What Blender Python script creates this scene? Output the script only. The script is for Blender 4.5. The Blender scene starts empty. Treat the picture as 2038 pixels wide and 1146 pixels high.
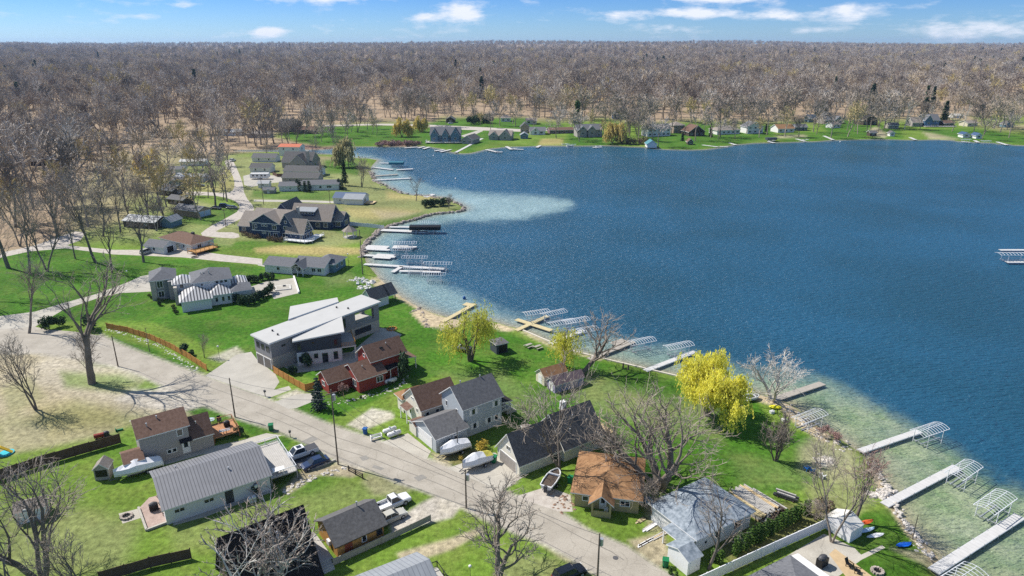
import bpy, math, random
import numpy as np
from mathutils import Vector, Matrix, noise as mnoise
S = bpy.context.scene
COL = S.collection
PI = math.pi
# ------------------------------------------------------------------ camera, sky, sun, exposure
F, CX, CY, HZ, CAMH = 1377.0, 1019.0, 573.0, 85.0, 65.0
PITCH = math.atan((CY - HZ) / F)
cd = bpy.data.cameras.new('camera'); cam = bpy.data.objects.new('camera', cd); COL.objects.link(cam)
cam.location = (0, 0, CAMH); cam.rotation_euler = (PI / 2 - PITCH, 0, 0)
cd.sensor_width = 36; cd.lens = 36 * F / 2038.0; cd.clip_start = .5; cd.clip_end = 40000
S.camera = cam
SUN_EL, SUN_AZ = math.radians(48), math.radians(-66)     # azimuth from +Y towards +X
sdir = Vector((math.sin(SUN_AZ) * math.cos(SUN_EL), math.cos(SUN_AZ) * math.cos(SUN_EL), math.sin(SUN_EL)))
sl = bpy.data.lights.new('sun', 'SUN'); sl.energy = 5.0; sl.angle = math.radians(.5); sl.color = (1, .95, .87)
so = bpy.data.objects.new('sun', sl); COL.objects.link(so); so.rotation_euler = sdir.to_track_quat('Z', 'Y').to_euler()
S.view_settings.view_transform = 'Standard'; S.view_settings.look = 'None'
S.view_settings.exposure = 0.42; S.view_settings.gamma = 1
S.cycles.use_denoising = False; S.cycles.sample_clamp_direct = 1.5; S.cycles.sample_clamp_indirect = .9; S.cycles.use_adaptive_sampling = False; S.cycles.blur_glossy = 1.0
S.cycles.max_bounces = 5; S.cycles.diffuse_bounces = 2; S.cycles.glossy_bounces = 2; S.cycles.transparent_max_bounces = 4
S.cycles.volume_bounces = 0
S.cycles.caustics_reflective = False; S.cycles.caustics_refractive = False

def world():
    w = bpy.data.worlds.new('World'); S.world = w; w.use_nodes = True
    nt = w.node_tree; nt.nodes.clear(); N = nt.nodes.new; Lk = nt.links.new
    out = N('ShaderNodeOutputWorld'); bg = N('ShaderNodeBackground'); bg.inputs[1].default_value = .125
    sk = N('ShaderNodeTexSky'); sk.sky_type = 'NISHITA'; sk.sun_disc = False
    sk.sun_elevation = SUN_EL; sk.sun_rotation = SUN_AZ
    sk.altitude = 300; sk.air_density = 1.0; sk.dust_density = .3; sk.ozone_density = 3.0
    tc = N('ShaderNodeTexCoord'); sp = N('ShaderNodeSeparateXYZ'); Lk(tc.outputs['Generated'], sp.inputs[0])
    def M(op, a, b=None, c=None, clamp=False):
        n = N('ShaderNodeMath'); n.operation = op; n.use_clamp = clamp
        for i, v in enumerate((a, b, c)):
            if v is None: continue
            if isinstance(v, (int, float)): n.inputs[i].default_value = v
            else: Lk(v, n.inputs[i])
        return n.outputs[0]
    az = M('ARCTAN2', sp.outputs[0], sp.outputs[1]); el = sp.outputs[2]
    # colour of the clear air: deep blue overhead, paler at the horizon
    mr = N('ShaderNodeMapRange'); Lk(el, mr.inputs[0]); mr.inputs[1].default_value = -.002; mr.inputs[2].default_value = .075
    tint = N('ShaderNodeMix'); tint.data_type = 'RGBA'; Lk(mr.outputs[0], tint.inputs[0])
    tint.inputs[6].default_value = SKY_T0; tint.inputs[7].default_value = SKY_T1
    mu = N('ShaderNodeMix'); mu.data_type = 'RGBA'; mu.blend_type = 'MULTIPLY'; mu.inputs[0].default_value = 1
    hi = N('ShaderNodeMapRange'); Lk(el, hi.inputs[0]); hi.inputs[1].default_value = .12; hi.inputs[2].default_value = .34
    t2 = N('ShaderNodeMix'); t2.data_type = 'RGBA'; Lk(hi.outputs[0], t2.inputs[0]); Lk(tint.outputs[2], t2.inputs[6]); t2.inputs[7].default_value = SKY_T2
    Lk(sk.outputs[0], mu.inputs[6]); Lk(t2.outputs[2], mu.inputs[7])
    # clouds
    cv = N('ShaderNodeCombineXYZ'); Lk(M('MULTIPLY', az, 1.0), cv.inputs[0]); Lk(M('MULTIPLY', el, 3.2), cv.inputs[1])
    nz = N('ShaderNodeTexNoise'); nz.inputs['Scale'].default_value = 34; nz.inputs['Detail'].default_value = 9
    nz.inputs['Roughness'].default_value = .62; Lk(cv.outputs[0], nz.inputs['Vector'])
    dens = None
    for (x, y, sx, sy, k) in CLOUDS:
        a0 = math.atan2((x - CX) / F, 1); e0 = (HZ - y) / F * .95
        da = M('MULTIPLY', M('SUBTRACT', az, a0), F / sx); de = M('MULTIPLY', M('SUBTRACT', el, e0), F / sy)
        g = M('MULTIPLY', M('EXPONENT', M('MULTIPLY', M('ADD', M('MULTIPLY', da, da), M('MULTIPLY', de, de)), -1.0)), k)
        dens = g if dens is None else M('ADD', dens, g)
    n2 = N('ShaderNodeTexNoise'); n2.inputs['Scale'].default_value = 7; n2.inputs['Detail'].default_value = 5
    cv2 = N('ShaderNodeCombineXYZ'); Lk(az, cv2.inputs[0]); Lk(M('MULTIPLY', el, 4.0), cv2.inputs[1]); Lk(cv2.outputs[0], n2.inputs['Vector'])
    wide = M('MULTIPLY', M('SUBTRACT', n2.outputs[0], .38), 1.8, clamp=True)
    tot = M('ADD', dens, M('MULTIPLY', wide, .9))
    c = M('MULTIPLY', M('SUBTRACT', M('ADD', M('MULTIPLY', nz.outputs[0], 1.35), M('MULTIPLY', tot, .75)), .93), 2.0, clamp=True)
    c = M('MULTIPLY', c, M('MULTIPLY', tot, 1.6, clamp=True))
    cm = N('ShaderNodeMix'); cm.data_type = 'RGBA'; Lk(c, cm.inputs[0]); Lk(mu.outputs[2], cm.inputs[6]); cm.inputs[7].default_value = (5.4, 5.7, 6.3, 1)
    Lk(cm.outputs[2], bg.inputs[0]); Lk(bg.outputs[0], out.inputs[0])
SKY_T2 = (1.0, .93, .84, 1); SKY_T0 = (.39, .60, .96, 1); SKY_T1 = (.155, .355, .78, 1)
CLOUDS = [(930, 30, 40, 20, 1.0), (862, 36, 26, 9, .6), (560, 66, 24, 8, 1.0), (225, 8, 45, 9, .7), (700, 5, 130, 12, .6),
          (1350, 32, 80, 10, 1.0), (1380, 4, 110, 9, .9), (1220, 34, 40, 9, .6), (1520, 38, 50, 10, .7), (1640, 34, 40, 14, .8),
          (1850, 65, 50, 14, .6), (1980, 66, 90, 14, .5), (1310, 60, 60, 8, .4), (420, 22, 22, 7, .45), (1590, 62, 60, 8, .4), (340, 42, 24, 7, .35)]
HAZE = 5e-5
world()

# ------------------------------------------------------------------ pixel <-> world
_fw = Vector((0, math.cos(PITCH), -math.sin(PITCH))); _up = Vector((0, math.sin(PITCH), math.cos(PITCH)))
WL = -.5
def G(px, py, z=0.0):
    """the point at height z that the photograph shows at (px, py)"""
    d = Vector(((px - CX) / F, 0, 0)) + _fw + _up * ((CY - py) / F)
    t = (z - CAMH) / d.z
    return Vector((0, 0, CAMH)) + d * t
def Gv(px, py, z=0.0):
    px = np.asarray(px, float); py = np.asarray(py, float)
    u = (CY - py) / F
    dy = _fw.y + _up.y * u; dz = _fw.z + _up.z * u
    t = (z - CAMH) / dz
    return (px - CX) / F * t, dy * t
def PXv(x, y, z):
    dz = z - CAMH
    dep = y * _fw.y + dz * _fw.z; u = y * _up.y + dz * _up.z
    return CX + F * x / dep, CY - F * u / dep
def topz(base, py):
    """height of a vertical thing standing at world point base whose tip shows at row py"""
    u = (CY - py) / F
    k = (_fw.z + _up.z * u) / (_fw.y + _up.y * u)
    return CAMH + base.y * k

# ------------------------------------------------------------------ objects
def setp(o, label=None, cat=None, group=None, kind=None):
    if label: o['label'] = label
    if cat: o['category'] = cat
    if group: o['group'] = group
    if kind: o['kind'] = kind
    return o
def link(o, parent=None):
    COL.objects.link(o)
    if parent is not None: o.parent = parent
    return o
def empty(name, loc, rz=0.0, label=None, cat=None, group=None):
    o = bpy.data.objects.new(name, None); o.empty_display_size = .2
    o.location = loc; o.rotation_euler = (0, 0, rz)
    link(o); return setp(o, label, cat, group)
def add(name, me, parent=None, loc=None, rz=None):
    o = bpy.data.objects.new(name, me)
    if loc is not None: o.location = loc
    if rz is not None: o.rotation_euler = (0, 0, rz)
    return link(o, parent)
def copy_tree(o, parent=None):
    c = o.copy(); link(c, parent)
    if parent is not None: c.matrix_parent_inverse = o.matrix_parent_inverse.copy()
    for ch in list(o.children): copy_tree(ch, c)
    return c
class MB:
    """collects polygons with a material index; build() makes ONE mesh"""
    def __init__(s): s.v = []; s.f = []; s.m = []
    def poly(s, pts, m=0):
        n = len(s.v); s.v += [tuple(p) for p in pts]; s.f.append(tuple(range(n, n + len(pts)))); s.m.append(m)
    def raw(s, V, Fc, m=0):
        n = len(s.v); s.v += [tuple(p) for p in V]
        for f in Fc: s.f.append(tuple(i + n for i in f)); s.m.append(m)
    def box(s, x0, x1, y0, y1, z0, z1, m=0, T=None):
        V = [(x0, y0, z0), (x1, y0, z0), (x1, y1, z0), (x0, y1, z0), (x0, y0, z1), (x1, y0, z1), (x1, y1, z1), (x0, y1, z1)]
        if T is not None: V = [tuple(T @ Vector(p)) for p in V]
        s.raw(V, [(0, 3, 2, 1), (4, 5, 6, 7), (0, 1, 5, 4), (1, 2, 6, 5), (2, 3, 7, 6), (3, 0, 4, 7)], m)
    def prism(s, prof, a, b, fn, m=0, mcap=None):
        """prof: 2D points, fn(t, p, q) -> 3D; swept from t=a to t=b"""
        n = len(prof)
        V = [fn(a, p, q) for p, q in prof] + [fn(b, p, q) for p, q in prof]
        s.raw(V, [(i, (i + 1) % n, n + (i + 1) % n, n + i) for i in range(n)], m)
        s.raw(V, [tuple(range(n - 1, -1, -1)), tuple(range(n, 2 * n))], m if mcap is None else mcap)
    def bar(s, a, b, r, sides=6, m=0, r2=None):
        tube(s, [Vector(a), Vector(b)], [r, r if r2 is None else r2], sides, m, True)
    def path(s, pts, r, sides=5, m=0):
        tube(s, [Vector(p) for p in pts], [r] * len(pts), sides, m, True)
    def ball(s, c, rx, ry, rz, nu=10, nv=6, m=0, jit=0, rng=None):
        V = []; Fc = []
        for j in range(nv + 1):
            th = PI * j / nv
            for i in range(nu):
                ph = 2 * PI * i / nu; k = 1 + (rng.uniform(-jit, jit) if rng else 0)
                V.append((c[0] + rx * k * math.sin(th) * math.cos(ph), c[1] + ry * k * math.sin(th) * math.sin(ph), c[2] + rz * k * math.cos(th)))
        for j in range(nv):
            for i in range(nu):
                Fc.append((j * nu + i, (j + 1) * nu + i, (j + 1) * nu + (i + 1) % nu, j * nu + (i + 1) % nu))
        s.raw(V, Fc, m)
    def mesh(s, name, mats, smooth=False):
        me = bpy.data.meshes.new(name); me.from_pydata(s.v, [], s.f)
        for m in (mats if isinstance(mats, (list, tuple)) else [mats]): me.materials.append(m)
        me.polygons.foreach_set('material_index', s.m)
        if smooth: me.polygons.foreach_set('use_smooth', [True] * len(s.f))
        me.update(); return me
    def build(s, name, mats, parent=None, loc=None, rz=None, smooth=False):
        return add(name, s.mesh(name, mats, smooth), parent, loc, rz)
def tube(mb, pts, rads, sides, m=0, cap=False):
    d = (pts[-1] - pts[0])
    if d.length < 1e-6: return
    d.normalize(); u = d.orthogonal().normalized(); w = d.cross(u)
    n = len(mb.v); k = len(pts)
    cs = [(math.cos(2 * PI * i / sides), math.sin(2 * PI * i / sides)) for i in range(sides)]
    for p, r in zip(pts, rads):
        for c, s_ in cs: mb.v.append((p.x + r * (u.x * c + w.x * s_), p.y + r * (u.y * c + w.y * s_), p.z + r * (u.z * c + w.z * s_)))
    for j in range(k - 1):
        for i in range(sides):
            a = n + j * sides + i; b = n + j * sides + (i + 1) % sides
            mb.f.append((a, b, b + sides, a + sides)); mb.m.append(m)
    if cap:
        mb.f.append(tuple(n + i for i in range(sides - 1, -1, -1))); mb.m.append(m)
        mb.f.append(tuple(n + (k - 1) * sides + i for i in range(sides))); mb.m.append(m)

# ------------------------------------------------------------------ materials
def newmat(name):
    m = bpy.data.materials.new(name); m.use_nodes = True; nt = m.node_tree
    return m, nt, nt.nodes['Principled BSDF']
def setspec(b, v):
    b.inputs['Specular IOR Level'].default_value = v
def mat(name, col, rough=.75, var=.18, scale=1.5, col2=None, metal=0.0, spec=.3, bump=0.0, stripes=None, streak=None, detail=6):
    """stripes=(axis, period, width, colour): painted/raised seams in local coordinates"""
    m, nt, b = newmat(name); N = nt.nodes.new; Lk = nt.links.new
    b.inputs['Roughness'].default_value = rough; b.inputs['Metallic'].default_value = metal; setspec(b, spec)
    tc = N('ShaderNodeTexCoord'); nz = N('ShaderNodeTexNoise'); nz.inputs['Scale'].default_value = scale; nz.inputs['Detail'].default_value = detail
    nz.inputs['Roughness'].default_value = .65
    if streak:
        mp = N('ShaderNodeMapping'); mp.inputs['Scale'].default_value = streak; Lk(tc.outputs['Object'], mp.inputs[0]); Lk(mp.outputs[0], nz.inputs['Vector'])
    else: Lk(tc.outputs['Object'], nz.inputs['Vector'])
    mr = N('ShaderNodeMapRange'); mr.inputs[1].default_value = .3; mr.inputs[2].default_value = .7; Lk(nz.outputs[0], mr.inputs[0])
    mx = N('ShaderNodeMix'); mx.data_type = 'RGBA'; Lk(mr.outputs[0], mx.inputs[0])
    c2 = col2 if col2 else tuple(min(.95, c * (1 + var)) for c in col)
    c1 = col if col2 else tuple(c * (1 - var) for c in col)
    mx.inputs[6].default_value = (*c1, 1); mx.inputs[7].default_value = (*c2, 1)
    src = mx.outputs[2]
    if stripes:
        ax, per, wid, sc = stripes
        sp = N('ShaderNodeSeparateXYZ'); Lk(tc.outputs['Object'], sp.inputs[0])
        q = N('ShaderNodeMath'); q.operation = 'MULTIPLY'; q.inputs[1].default_value = 1 / per; Lk(sp.outputs[ax], q.inputs[0])
        fr = N('ShaderNodeMath'); fr.operation = 'FRACT'; Lk(q.outputs[0], fr.inputs[0])
        lt = N('ShaderNodeMath'); lt.operation = 'LESS_THAN'; lt.inputs[1].default_value = wid; Lk(fr.outputs[0], lt.inputs[0])
        m2 = N('ShaderNodeMix'); m2.data_type = 'RGBA'; Lk(lt.outputs[0], m2.inputs[0]); Lk(src, m2.inputs[6]); m2.inputs[7].default_value = (*sc, 1)
        src = m2.outputs[2]
    Lk(src, b.inputs['Base Color'])
    if bump:
        bp = N('ShaderNodeBump'); bp.inputs['Strength'].default_value = bump; bp.inputs['Distance'].default_value = .05
        Lk(nz.outputs[0], bp.inputs['Height']); Lk(bp.outputs[0], b.inputs['Normal'])
    return m
def treemat(name, cols, rough=.9, trans=0.0):
    """colour drawn per object (or per instance) from a ramp"""
    m, nt, b = newmat(name); N = nt.nodes.new; Lk = nt.links.new
    oi = N('ShaderNodeObjectInfo'); r = N('ShaderNodeValToRGB'); r.color_ramp.interpolation = 'CONSTANT' if False else 'LINEAR'
    el = r.color_ramp.elements
    while len(el) < len(cols): el.new(.5)
    for i, c in enumerate(cols): el[i].position = i / max(1, len(cols) - 1); el[i].color = (*c, 1)
    Lk(oi.outputs['Random'], r.inputs[0])
    tc = N('ShaderNodeTexCoord'); nz = N('ShaderNodeTexNoise'); nz.inputs['Scale'].default_value = .9; Lk(tc.outputs['Object'], nz.inputs['Vector'])
    mr = N('ShaderNodeMapRange'); mr.inputs[1].default_value = .3; mr.inputs[2].default_value = .7; mr.inputs[3].default_value = .75; mr.inputs[4].default_value = 1.25; Lk(nz.outputs[0], mr.inputs[0])
    mx = N('ShaderNodeMix'); mx.data_type = 'RGBA'; mx.blend_type = 'MULTIPLY'; mx.inputs[0].default_value = 1
    Lk(r.outputs[0], mx.inputs[6]); Lk(mr.outputs[0], mx.inputs[7]); Lk(mx.outputs[2], b.inputs['Base Color'])
    b.inputs['Roughness'].default_value = rough; setspec(b, .15)
    if trans:
        tr = N('ShaderNodeBsdfTranslucent'); Lk(mx.outputs[2], tr.inputs[0]); ms = N('ShaderNodeMixShader'); ms.inputs[0].default_value = trans
        Lk(b.outputs[0], ms.inputs[1]); Lk(tr.outputs[0], ms.inputs[2]); Lk(ms.outputs[0], nt.nodes['Material Output'].inputs[0])
    return m
# ------------------------------------------------------------------ the lake's outline (photograph pixels at water level)
SHORE_NEAR = [(1905,1190),(1860,1146),(1856,1130),(1871,1108),(1847,1085),(1820,1062),(1797,1031),(1777,1006),(1768,975),(1752,945),(1732,916),(1707,898),(1665,870),(1628,850),
    (1605,828),(1580,808),(1548,792),(1510,784),(1488,780),(1449,776),(1356,751),(1280,733),(1203,715),(1150,702),(1110,690),(1085,677),(1058,664),(1041,658),(1026,652),(1012,650),(987,641),(965,638),
    (935,640),(900,634),(871,627),(836,613),(815,602),(794,588),(777,573),(760,560),(749,548),(738,535),(728,522),(724,510),(722,492),(733,477),(745,467),(758,457),(773,449),(813,438),(860,425),(890,421),
    (919,419),(925,414),(915,407),(899,400),(883,393),(850,390),(818,389),(800,385),(786,380),(770,371),(755,363),(742,358),(738,345),(737,334),(743,325),(752,318),(734,316),(703,314),(670,309),(640,307),(600,304),(540,303),(462,302)]
SHORE_FAR = [(462,298),(540,298),(600,298),(650,297),(690,291),(745,291),(780,291),(805,291),(858,292),(885,297),(905,304),(929,306),(950,301),(968,296),(1006,292),(1074,290),(1114,290),(1180,290),(1206,289),(1250,291),(1281,292),(1316,296),(1350,298),(1385,298),
    (1420,295),(1455,288),(1490,285),(1526,283),(1604,282),(1667,278),(1720,277),(1770,277),(1816,278),(1882,277),(1916,282),(1950,283),(1982,285),(2038,290),(2200,296),(2700,300)]
LAKE_PX = SHORE_NEAR + SHORE_FAR + [(3400, 700), (3000, 1190)]
def smooth_closed(pts, keep=0):
    P = [np.array(p, float) for p in pts]; out = []
    n = len(P)
    for i in range(n):
        a, b = P[i], P[(i + 1) % n]
        out += [a * .75 + b * .25, a * .25 + b * .75]
    return [tuple(p) for p in out]
LAKE_PX = smooth_closed(LAKE_PX)
_lx, _ly = Gv([p[0] for p in LAKE_PX], [p[1] for p in LAKE_PX], WL)
LAKE = np.stack([_lx, _ly], 1)
def inside(px, py, poly):
    poly = np.asarray(poly, float); r = np.zeros(px.shape, bool); n = len(poly)
    for i in range(n):
        x0, y0 = poly[i]; x1, y1 = poly[(i + 1) % n]
        if y0 == y1: continue
        c = ((y0 > py) != (y1 > py)) & (px < (x1 - x0) * (py - y0) / (y1 - y0) + x0)
        r ^= c
    return r
def segdist(px, py, poly, closed=True):
    poly = np.asarray(poly, float); d2 = np.full(px.shape, 1e18); n = len(poly)
    for i in range(n if closed else n - 1):
        a = poly[i]; b = poly[(i + 1) % n]; e = b - a; L = e @ e
        if L == 0: continue
        t = np.clip(((px - a[0]) * e[0] + (py - a[1]) * e[1]) / L, 0, 1)
        d2 = np.minimum(d2, (px - a[0] - t * e[0]) ** 2 + (py - a[1] - t * e[1]) ** 2)
    return np.sqrt(d2)
def sdist(px, py, poly):           # positive inside
    d = segdist(px, py, poly); return np.where(inside(px, py, poly), d, -d)
def sstep(x): x = np.clip(x, 0, 1); return x * x * (3 - 2 * x)

# ------------------------------------------------------------------ ground sheet
LUSH=(.048,.130,.011); LAWN=(.115,.19,.026); PALE=(.22,.225,.105); DRY=(.30,.26,.11); DIRT=(.37,.31,.22); GRAVEL=(.42,.385,.33)
LITTER=(.30,.225,.155); SAND=(.44,.36,.24); MULCH=(.16,.10,.07); STRAW=(.38,.30,.13); REED=(.26,.165,.13)
PAINT = [  # (colour, polygon in photograph pixels, feather, strength)
 (LITTER,[(-900,60),(2900,60),(2900,262),(1990,258),(1900,240),(1700,238),(1500,244),(1380,240),(1290,246),(1200,236),(1120,240),(1000,238),(880,235),(860,246),(780,243),(700,246),(640,256),(545,268),(560,292),(460,306),(430,320),(345,330),(330,370),(345,400),(300,425),(250,440),(150,462),(60,500),(-900,640)],10,1),
 (LITTER,[(440,280),(560,275),(600,285),(690,288),(700,296),(600,298),(440,304)],4,1),
 (REED,[(560,285),(690,288),(690,297),(560,298)],3,1),(REED,[(590,308),(700,315),(690,324),(600,318)],4,.8),
 (REED,[(752,286),(775,276),(840,270),(845,282),(842,292),(780,292)],3,1),
 (LUSH,[(555,266),(640,252),(735,250),(800,252),(860,244),(930,236),(1060,246),(1060,262),(900,282),(842,291),(765,280),(740,289),(690,289),(640,292),(600,284)],4,1),
 (LUSH,[(900,236),(1050,234),(1060,246),(1200,248),(1205,258),(1200,290),(1000,292),(935,303),(860,291),(870,280),(980,262),(900,250)],4,1),
 (LAWN,[(1060,262),(1130,262),(1130,290),(1040,292),(960,300),(940,295)],5,.9),(STRAW,[(1078,276),(1120,276),(1118,287),(1070,288)],3,.8),
 (LUSH,[(1190,270),(1222,272),(1225,288),(1190,290)],3,1),
 (LUSH,[(1285,262),(1340,246),(1400,246),(1480,244),(1540,250),(1540,272),(1500,282),(1440,290),(1380,297),(1300,294)],4,1),
 (STRAW,[(1420,246),(1450,244),(1478,246),(1470,254),(1420,254)],3,.5),
 (LUSH,[(1540,270),(1600,262),(1660,262),(1720,272),(1700,278),(1560,283)],4,.9),(LUSH,[(1630,244),(1660,236),(1715,238),(1740,260),(1720,276),(1650,268)],4,1),
 (LUSH,[(1720,250),(1745,246),(1790,258),(1800,276),(1740,277)],4,.9),
 (LUSH,[(1830,258),(1900,256),(1960,258),(2010,266),(2060,276),(2060,288),(1960,282),(1900,278),(1842,264)],4,1),
 (LAWN,[(1930,232),(2000,228),(2060,230),(2060,250),(1960,252)],6,.8),
 (DIRT,[(1730,256),(1745,252),(1768,268),(1762,274),(1742,272)],3,.8),(DIRT,[(1835,262),(1860,266),(1910,277),(1850,276)],3,.7),
 (DIRT,[(1545,270),(1600,268),(1608,272),(1550,275)],3,.8),(DIRT,[(1440,250),(1500,246),(1500,252),(1445,256)],4,.5),
 (LAWN,[(1100,252),(1200,236),(1250,246),(1200,262)],5,.8),
 # the north lots
 (PALE,[(190,320),(330,295),(460,320),(440,470),(300,480),(150,480),(130,440)],16,.55),(LAWN,[(240,400),(330,380),(420,380),(400,440),(280,440)],14,.5),
 (PALE,[(455,310),(590,312),(700,318),(745,330),(742,360),(800,388),(880,392),(925,414),(860,424),(760,455),(725,480),(640,495),(500,480),(430,480),(420,440),(330,440),(300,470),(250,470),(340,400),(440,390),(470,360)],6,.75),
 (LUSH,[(645,318),(700,318),(720,330),(712,350),(690,345),(650,345)],4,.9),(LUSH,[(505,378),(640,378),(700,380),(700,398),(560,398),(500,392)],4,.75),
 (LUSH,[(330,425),(440,410),(490,418),(455,438),(410,448),(340,440)],4,.85),(LAWN,[(390,376),(470,392),(490,408),(440,412),(380,395)],4,.9),
 (DRY,[(455,330),(470,345),(468,380),(440,378),(430,350)],4,.7),(DRY,[(370,365),(460,372),(440,388),(370,380)],4,.6),
 (DRY,[(680,412),(780,414),(840,420),(790,432),(740,436),(700,432)],5,.9),(DIRT,[(740,418),(850,425),(800,436),(760,436)],6,.5),
 (STRAW,[(770,380),(800,386),(870,390),(860,398),(770,396)],5,.6),(LUSH,[(640,452),(720,448),(762,440),(860,418),(790,450),(735,475),(700,470)],4,.7),
 (LUSH,[(420,478),(480,478),(620,482),(640,494),(520,498),(430,492)],4,.8),(STRAW,[(505,494),(560,488),(640,490),(720,494),(722,505),(650,510),(510,503)],4,.85),
 (PALE,[(430,478),(470,478),(460,490),(425,488)],5,.6),
 # big lawns in the middle
 (LUSH,[(-300,560),(0,505),(70,492),(130,490),(225,504),(360,512),(520,530),(690,536),(722,520),(728,560),(800,590),(830,612),(880,640),(1000,655),(1080,690),(1200,720),(1360,760),(1500,790),(1540,850),(1620,870),(1700,905),(1600,975),(1450,985),(1300,960),(1210,900),(1040,880),(1010,820),(890,740),(740,800),(640,840),(580,815),(640,760),(500,710),(420,690),(300,640),(210,640),(100,640),(0,640),(-300,660)],5,1),
 (PALE,[(640,540),(700,545),(720,560),(650,570)],10,.35),(PALE,[(860,740),(1000,740),(1080,800),(1050,830),(900,760)],12,.3),(PALE,[(1180,740),(1300,800),(1260,840),(1150,800)],14,.45),
 (PALE,[(1220,770),(1420,800),(1440,880),(1300,860)],20,.35),(PALE,[(1450,900),(1620,930),(1600,975),(1470,960)],20,.25),
 (SAND,[(748,548),(760,545),(800,585),(870,625),(870,632),(836,618),(790,592),(760,570)],2,1),(SAND,[(735,555),(745,552),(765,572),(750,575)],3,.9),
 (SAND,[(818,622),(840,612),(872,626),(910,632),(935,638),(900,655),(845,650)],2,1),(SAND,[(972,640),(1005,645),(1030,655),(1010,660),(985,655)],2,1),
 (SAND,[(1030,655),(1060,664),(1110,690),(1200,715),(1200,719),(1100,692),(1050,668)],2,.9),
 (SAND,[(1490,780),(1548,788),(1590,812),(1630,848),(1660,868),(1640,880),(1590,850),(1550,812),(1500,795)],3,1),
 (DIRT,[(1630,860),(1700,890),(1710,930),(1700,970),(1640,960),(1590,930),(1590,890)],16,.55),
 (GRAVEL,[(1622,912),(1640,906),(1658,910),(1664,922),(1650,930),(1630,928)],3,.9),
 (SAND,[(1720,900),(1750,940),(1770,985),(1800,1028),(1850,1080),(1880,1110),(1860,1126),(1830,1090),(1790,1050),(1765,1010),(1745,970)],3,1),
 (PALE,[(1600,960),(1700,960),(1740,1000),(1690,1040),(1620,1010)],14,.7),
 (LUSH,[(1655,1085),(1720,1020),(1770,1010),(1800,1060),(1850,1130),(1840,1200),(1760,1200),(1700,1120)],4,.9),
 (DIRT,[(1770,1090),(1850,1100),(1880,1146),(1830,1120)],6,.7),
 # left foreground: thin grass under the trees
 (PALE,[(-300,680),(100,690),(230,735),(420,806),(480,838),(420,830),(250,850),(60,900),(-300,960)],8,1),
 (DIRT,[(-200,690),(60,690),(240,700),(270,760),(340,790),(410,808),(330,830),(240,820),(150,800),(60,830),(-200,850)],22,.8),(GRAVEL,[(80,700),(240,705),(300,770),(420,808),(300,825),(180,790),(60,760)],20,.45),(DIRT,[(0,840),(150,850),(240,845),(230,870),(100,890),(0,900)],16,.45),
 (GRAVEL,[(270,770),(340,768),(430,810),(380,818),(290,812),(230,795)],6,.9),(LAWN,[(120,740),(240,745),(300,768),(240,780),(130,770)],10,.7),
 (LUSH,[(150,705),(250,715),(240,735),(170,728)],8,.4),(LAWN,[(290,755),(325,762),(310,776),(270,775)],5,.8),
 (PALE,[(0,770),(60,750),(90,790),(20,830)],12,.6),(DRY,[(60,800),(220,810),(250,850),(100,870)],18,.45),
 (LAWN,[(-300,960),(250,868),(300,905),(290,1030),(500,960),(620,905),(700,935),(830,985),(700,1060),(560,1146),(300,1250),(-300,1250)],8,.95),
 (PALE,[(0,1010),(120,1000),(280,1040),(240,1146),(0,1146)],30,.6),(PALE,[(330,1040),(560,985),(700,960),(790,985),(700,1010),(540,1060),(350,1100)],20,.35),
 (LUSH,[(210,870),(260,860),(280,900),(260,960),(200,960),(180,905)],14,.5),(LUSH,[(520,975),(620,940),(680,945),(640,975),(540,1010)],14,.5),
 (LUSH,[(372,818),(420,805),(470,832),(535,850),(545,862),(500,868),(480,850),(400,835)],4,.95),(LUSH,[(510,880),(560,868),(580,876),(575,890),(520,892)],3,.95),
 (DIRT,[(600,935),(690,918),(740,935),(700,950),(640,945),(590,965),(560,975)],5,.9),(DIRT,[(730,938),(830,968),(800,985),(745,985),(720,960)],10,.55),
 (DIRT,[(560,975),(600,950),(610,962),(575,985)],4,.6),
 (DIRT,[(790,1100),(900,1070),(960,1045),(960,1060),(900,1095),(800,1125)],6,.9),(LAWN,[(740,1080),(850,1040),(900,1025),(960,1030),(960,1050),(880,1068),(790,1098),(700,1130)],6,.9),
 (GRAVEL,[(775,1040),(840,1000),(870,985),(920,1005),(900,1030),(840,1045),(780,1062)],5,1),
 (LAWN,[(840,1120),(960,1070),(1040,1062),(1180,1130),(1200,1200),(800,1200)],6,.95),(PALE,[(1000,1100),(1120,1110),(1100,1160),(980,1160)],14,.6),
 (DIRT,[(1060,1075),(1090,1090),(1180,1130),(1220,1150),(1160,1140)],5,.7),
 # right foreground
 (LAWN,[(1135,1020),(1200,1020),(1290,1040),(1330,1060),(1300,1110),(1250,1085),(1180,1058)],5,.9),
 (DIRT,[(1250,1075),(1320,1060),(1335,1110),(1310,1130),(1270,1100)],6,.9),(DIRT,[(1280,1000),(1345,1000),(1340,1060),(1290,1060)],8,.6),
 (MULCH,[(1430,1080),(1560,1000),(1640,1010),(1650,1035),(1460,1140)],8,.5),(DIRT,[(1100,980),(1140,985),(1140,1018),(1100,1010)],5,.7),
 (GRAVEL,[(690,845),(740,812),(780,820),(785,832),(720,858)],3,.9),(GRAVEL,[(550,790),(590,775),(625,790),(575,805)],4,.9),
 (DIRT,[(856,900),(890,905),(900,930),(870,925)],4,.8),(MULCH,[(880,905),(950,890),(960,905),(930,930),(900,925)],6,.6),
 (GRAVEL,[(415,712),(470,690),(500,712),(440,720)],4,.8),(LUSH,[(228,672),(300,690),(408,738),(400,742),(300,712),(215,672)],3,1),
]
ROAD_FAR = [(200,668),(245,690),(330,722),(408,750),(513,787),(583,817),(649,844),(715,866),(760,880),(835,908),(900,934),(998,978),(1111,1018),(1173,1058),(1247,1089),(1300,1126),(1380,1170)]
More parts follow.
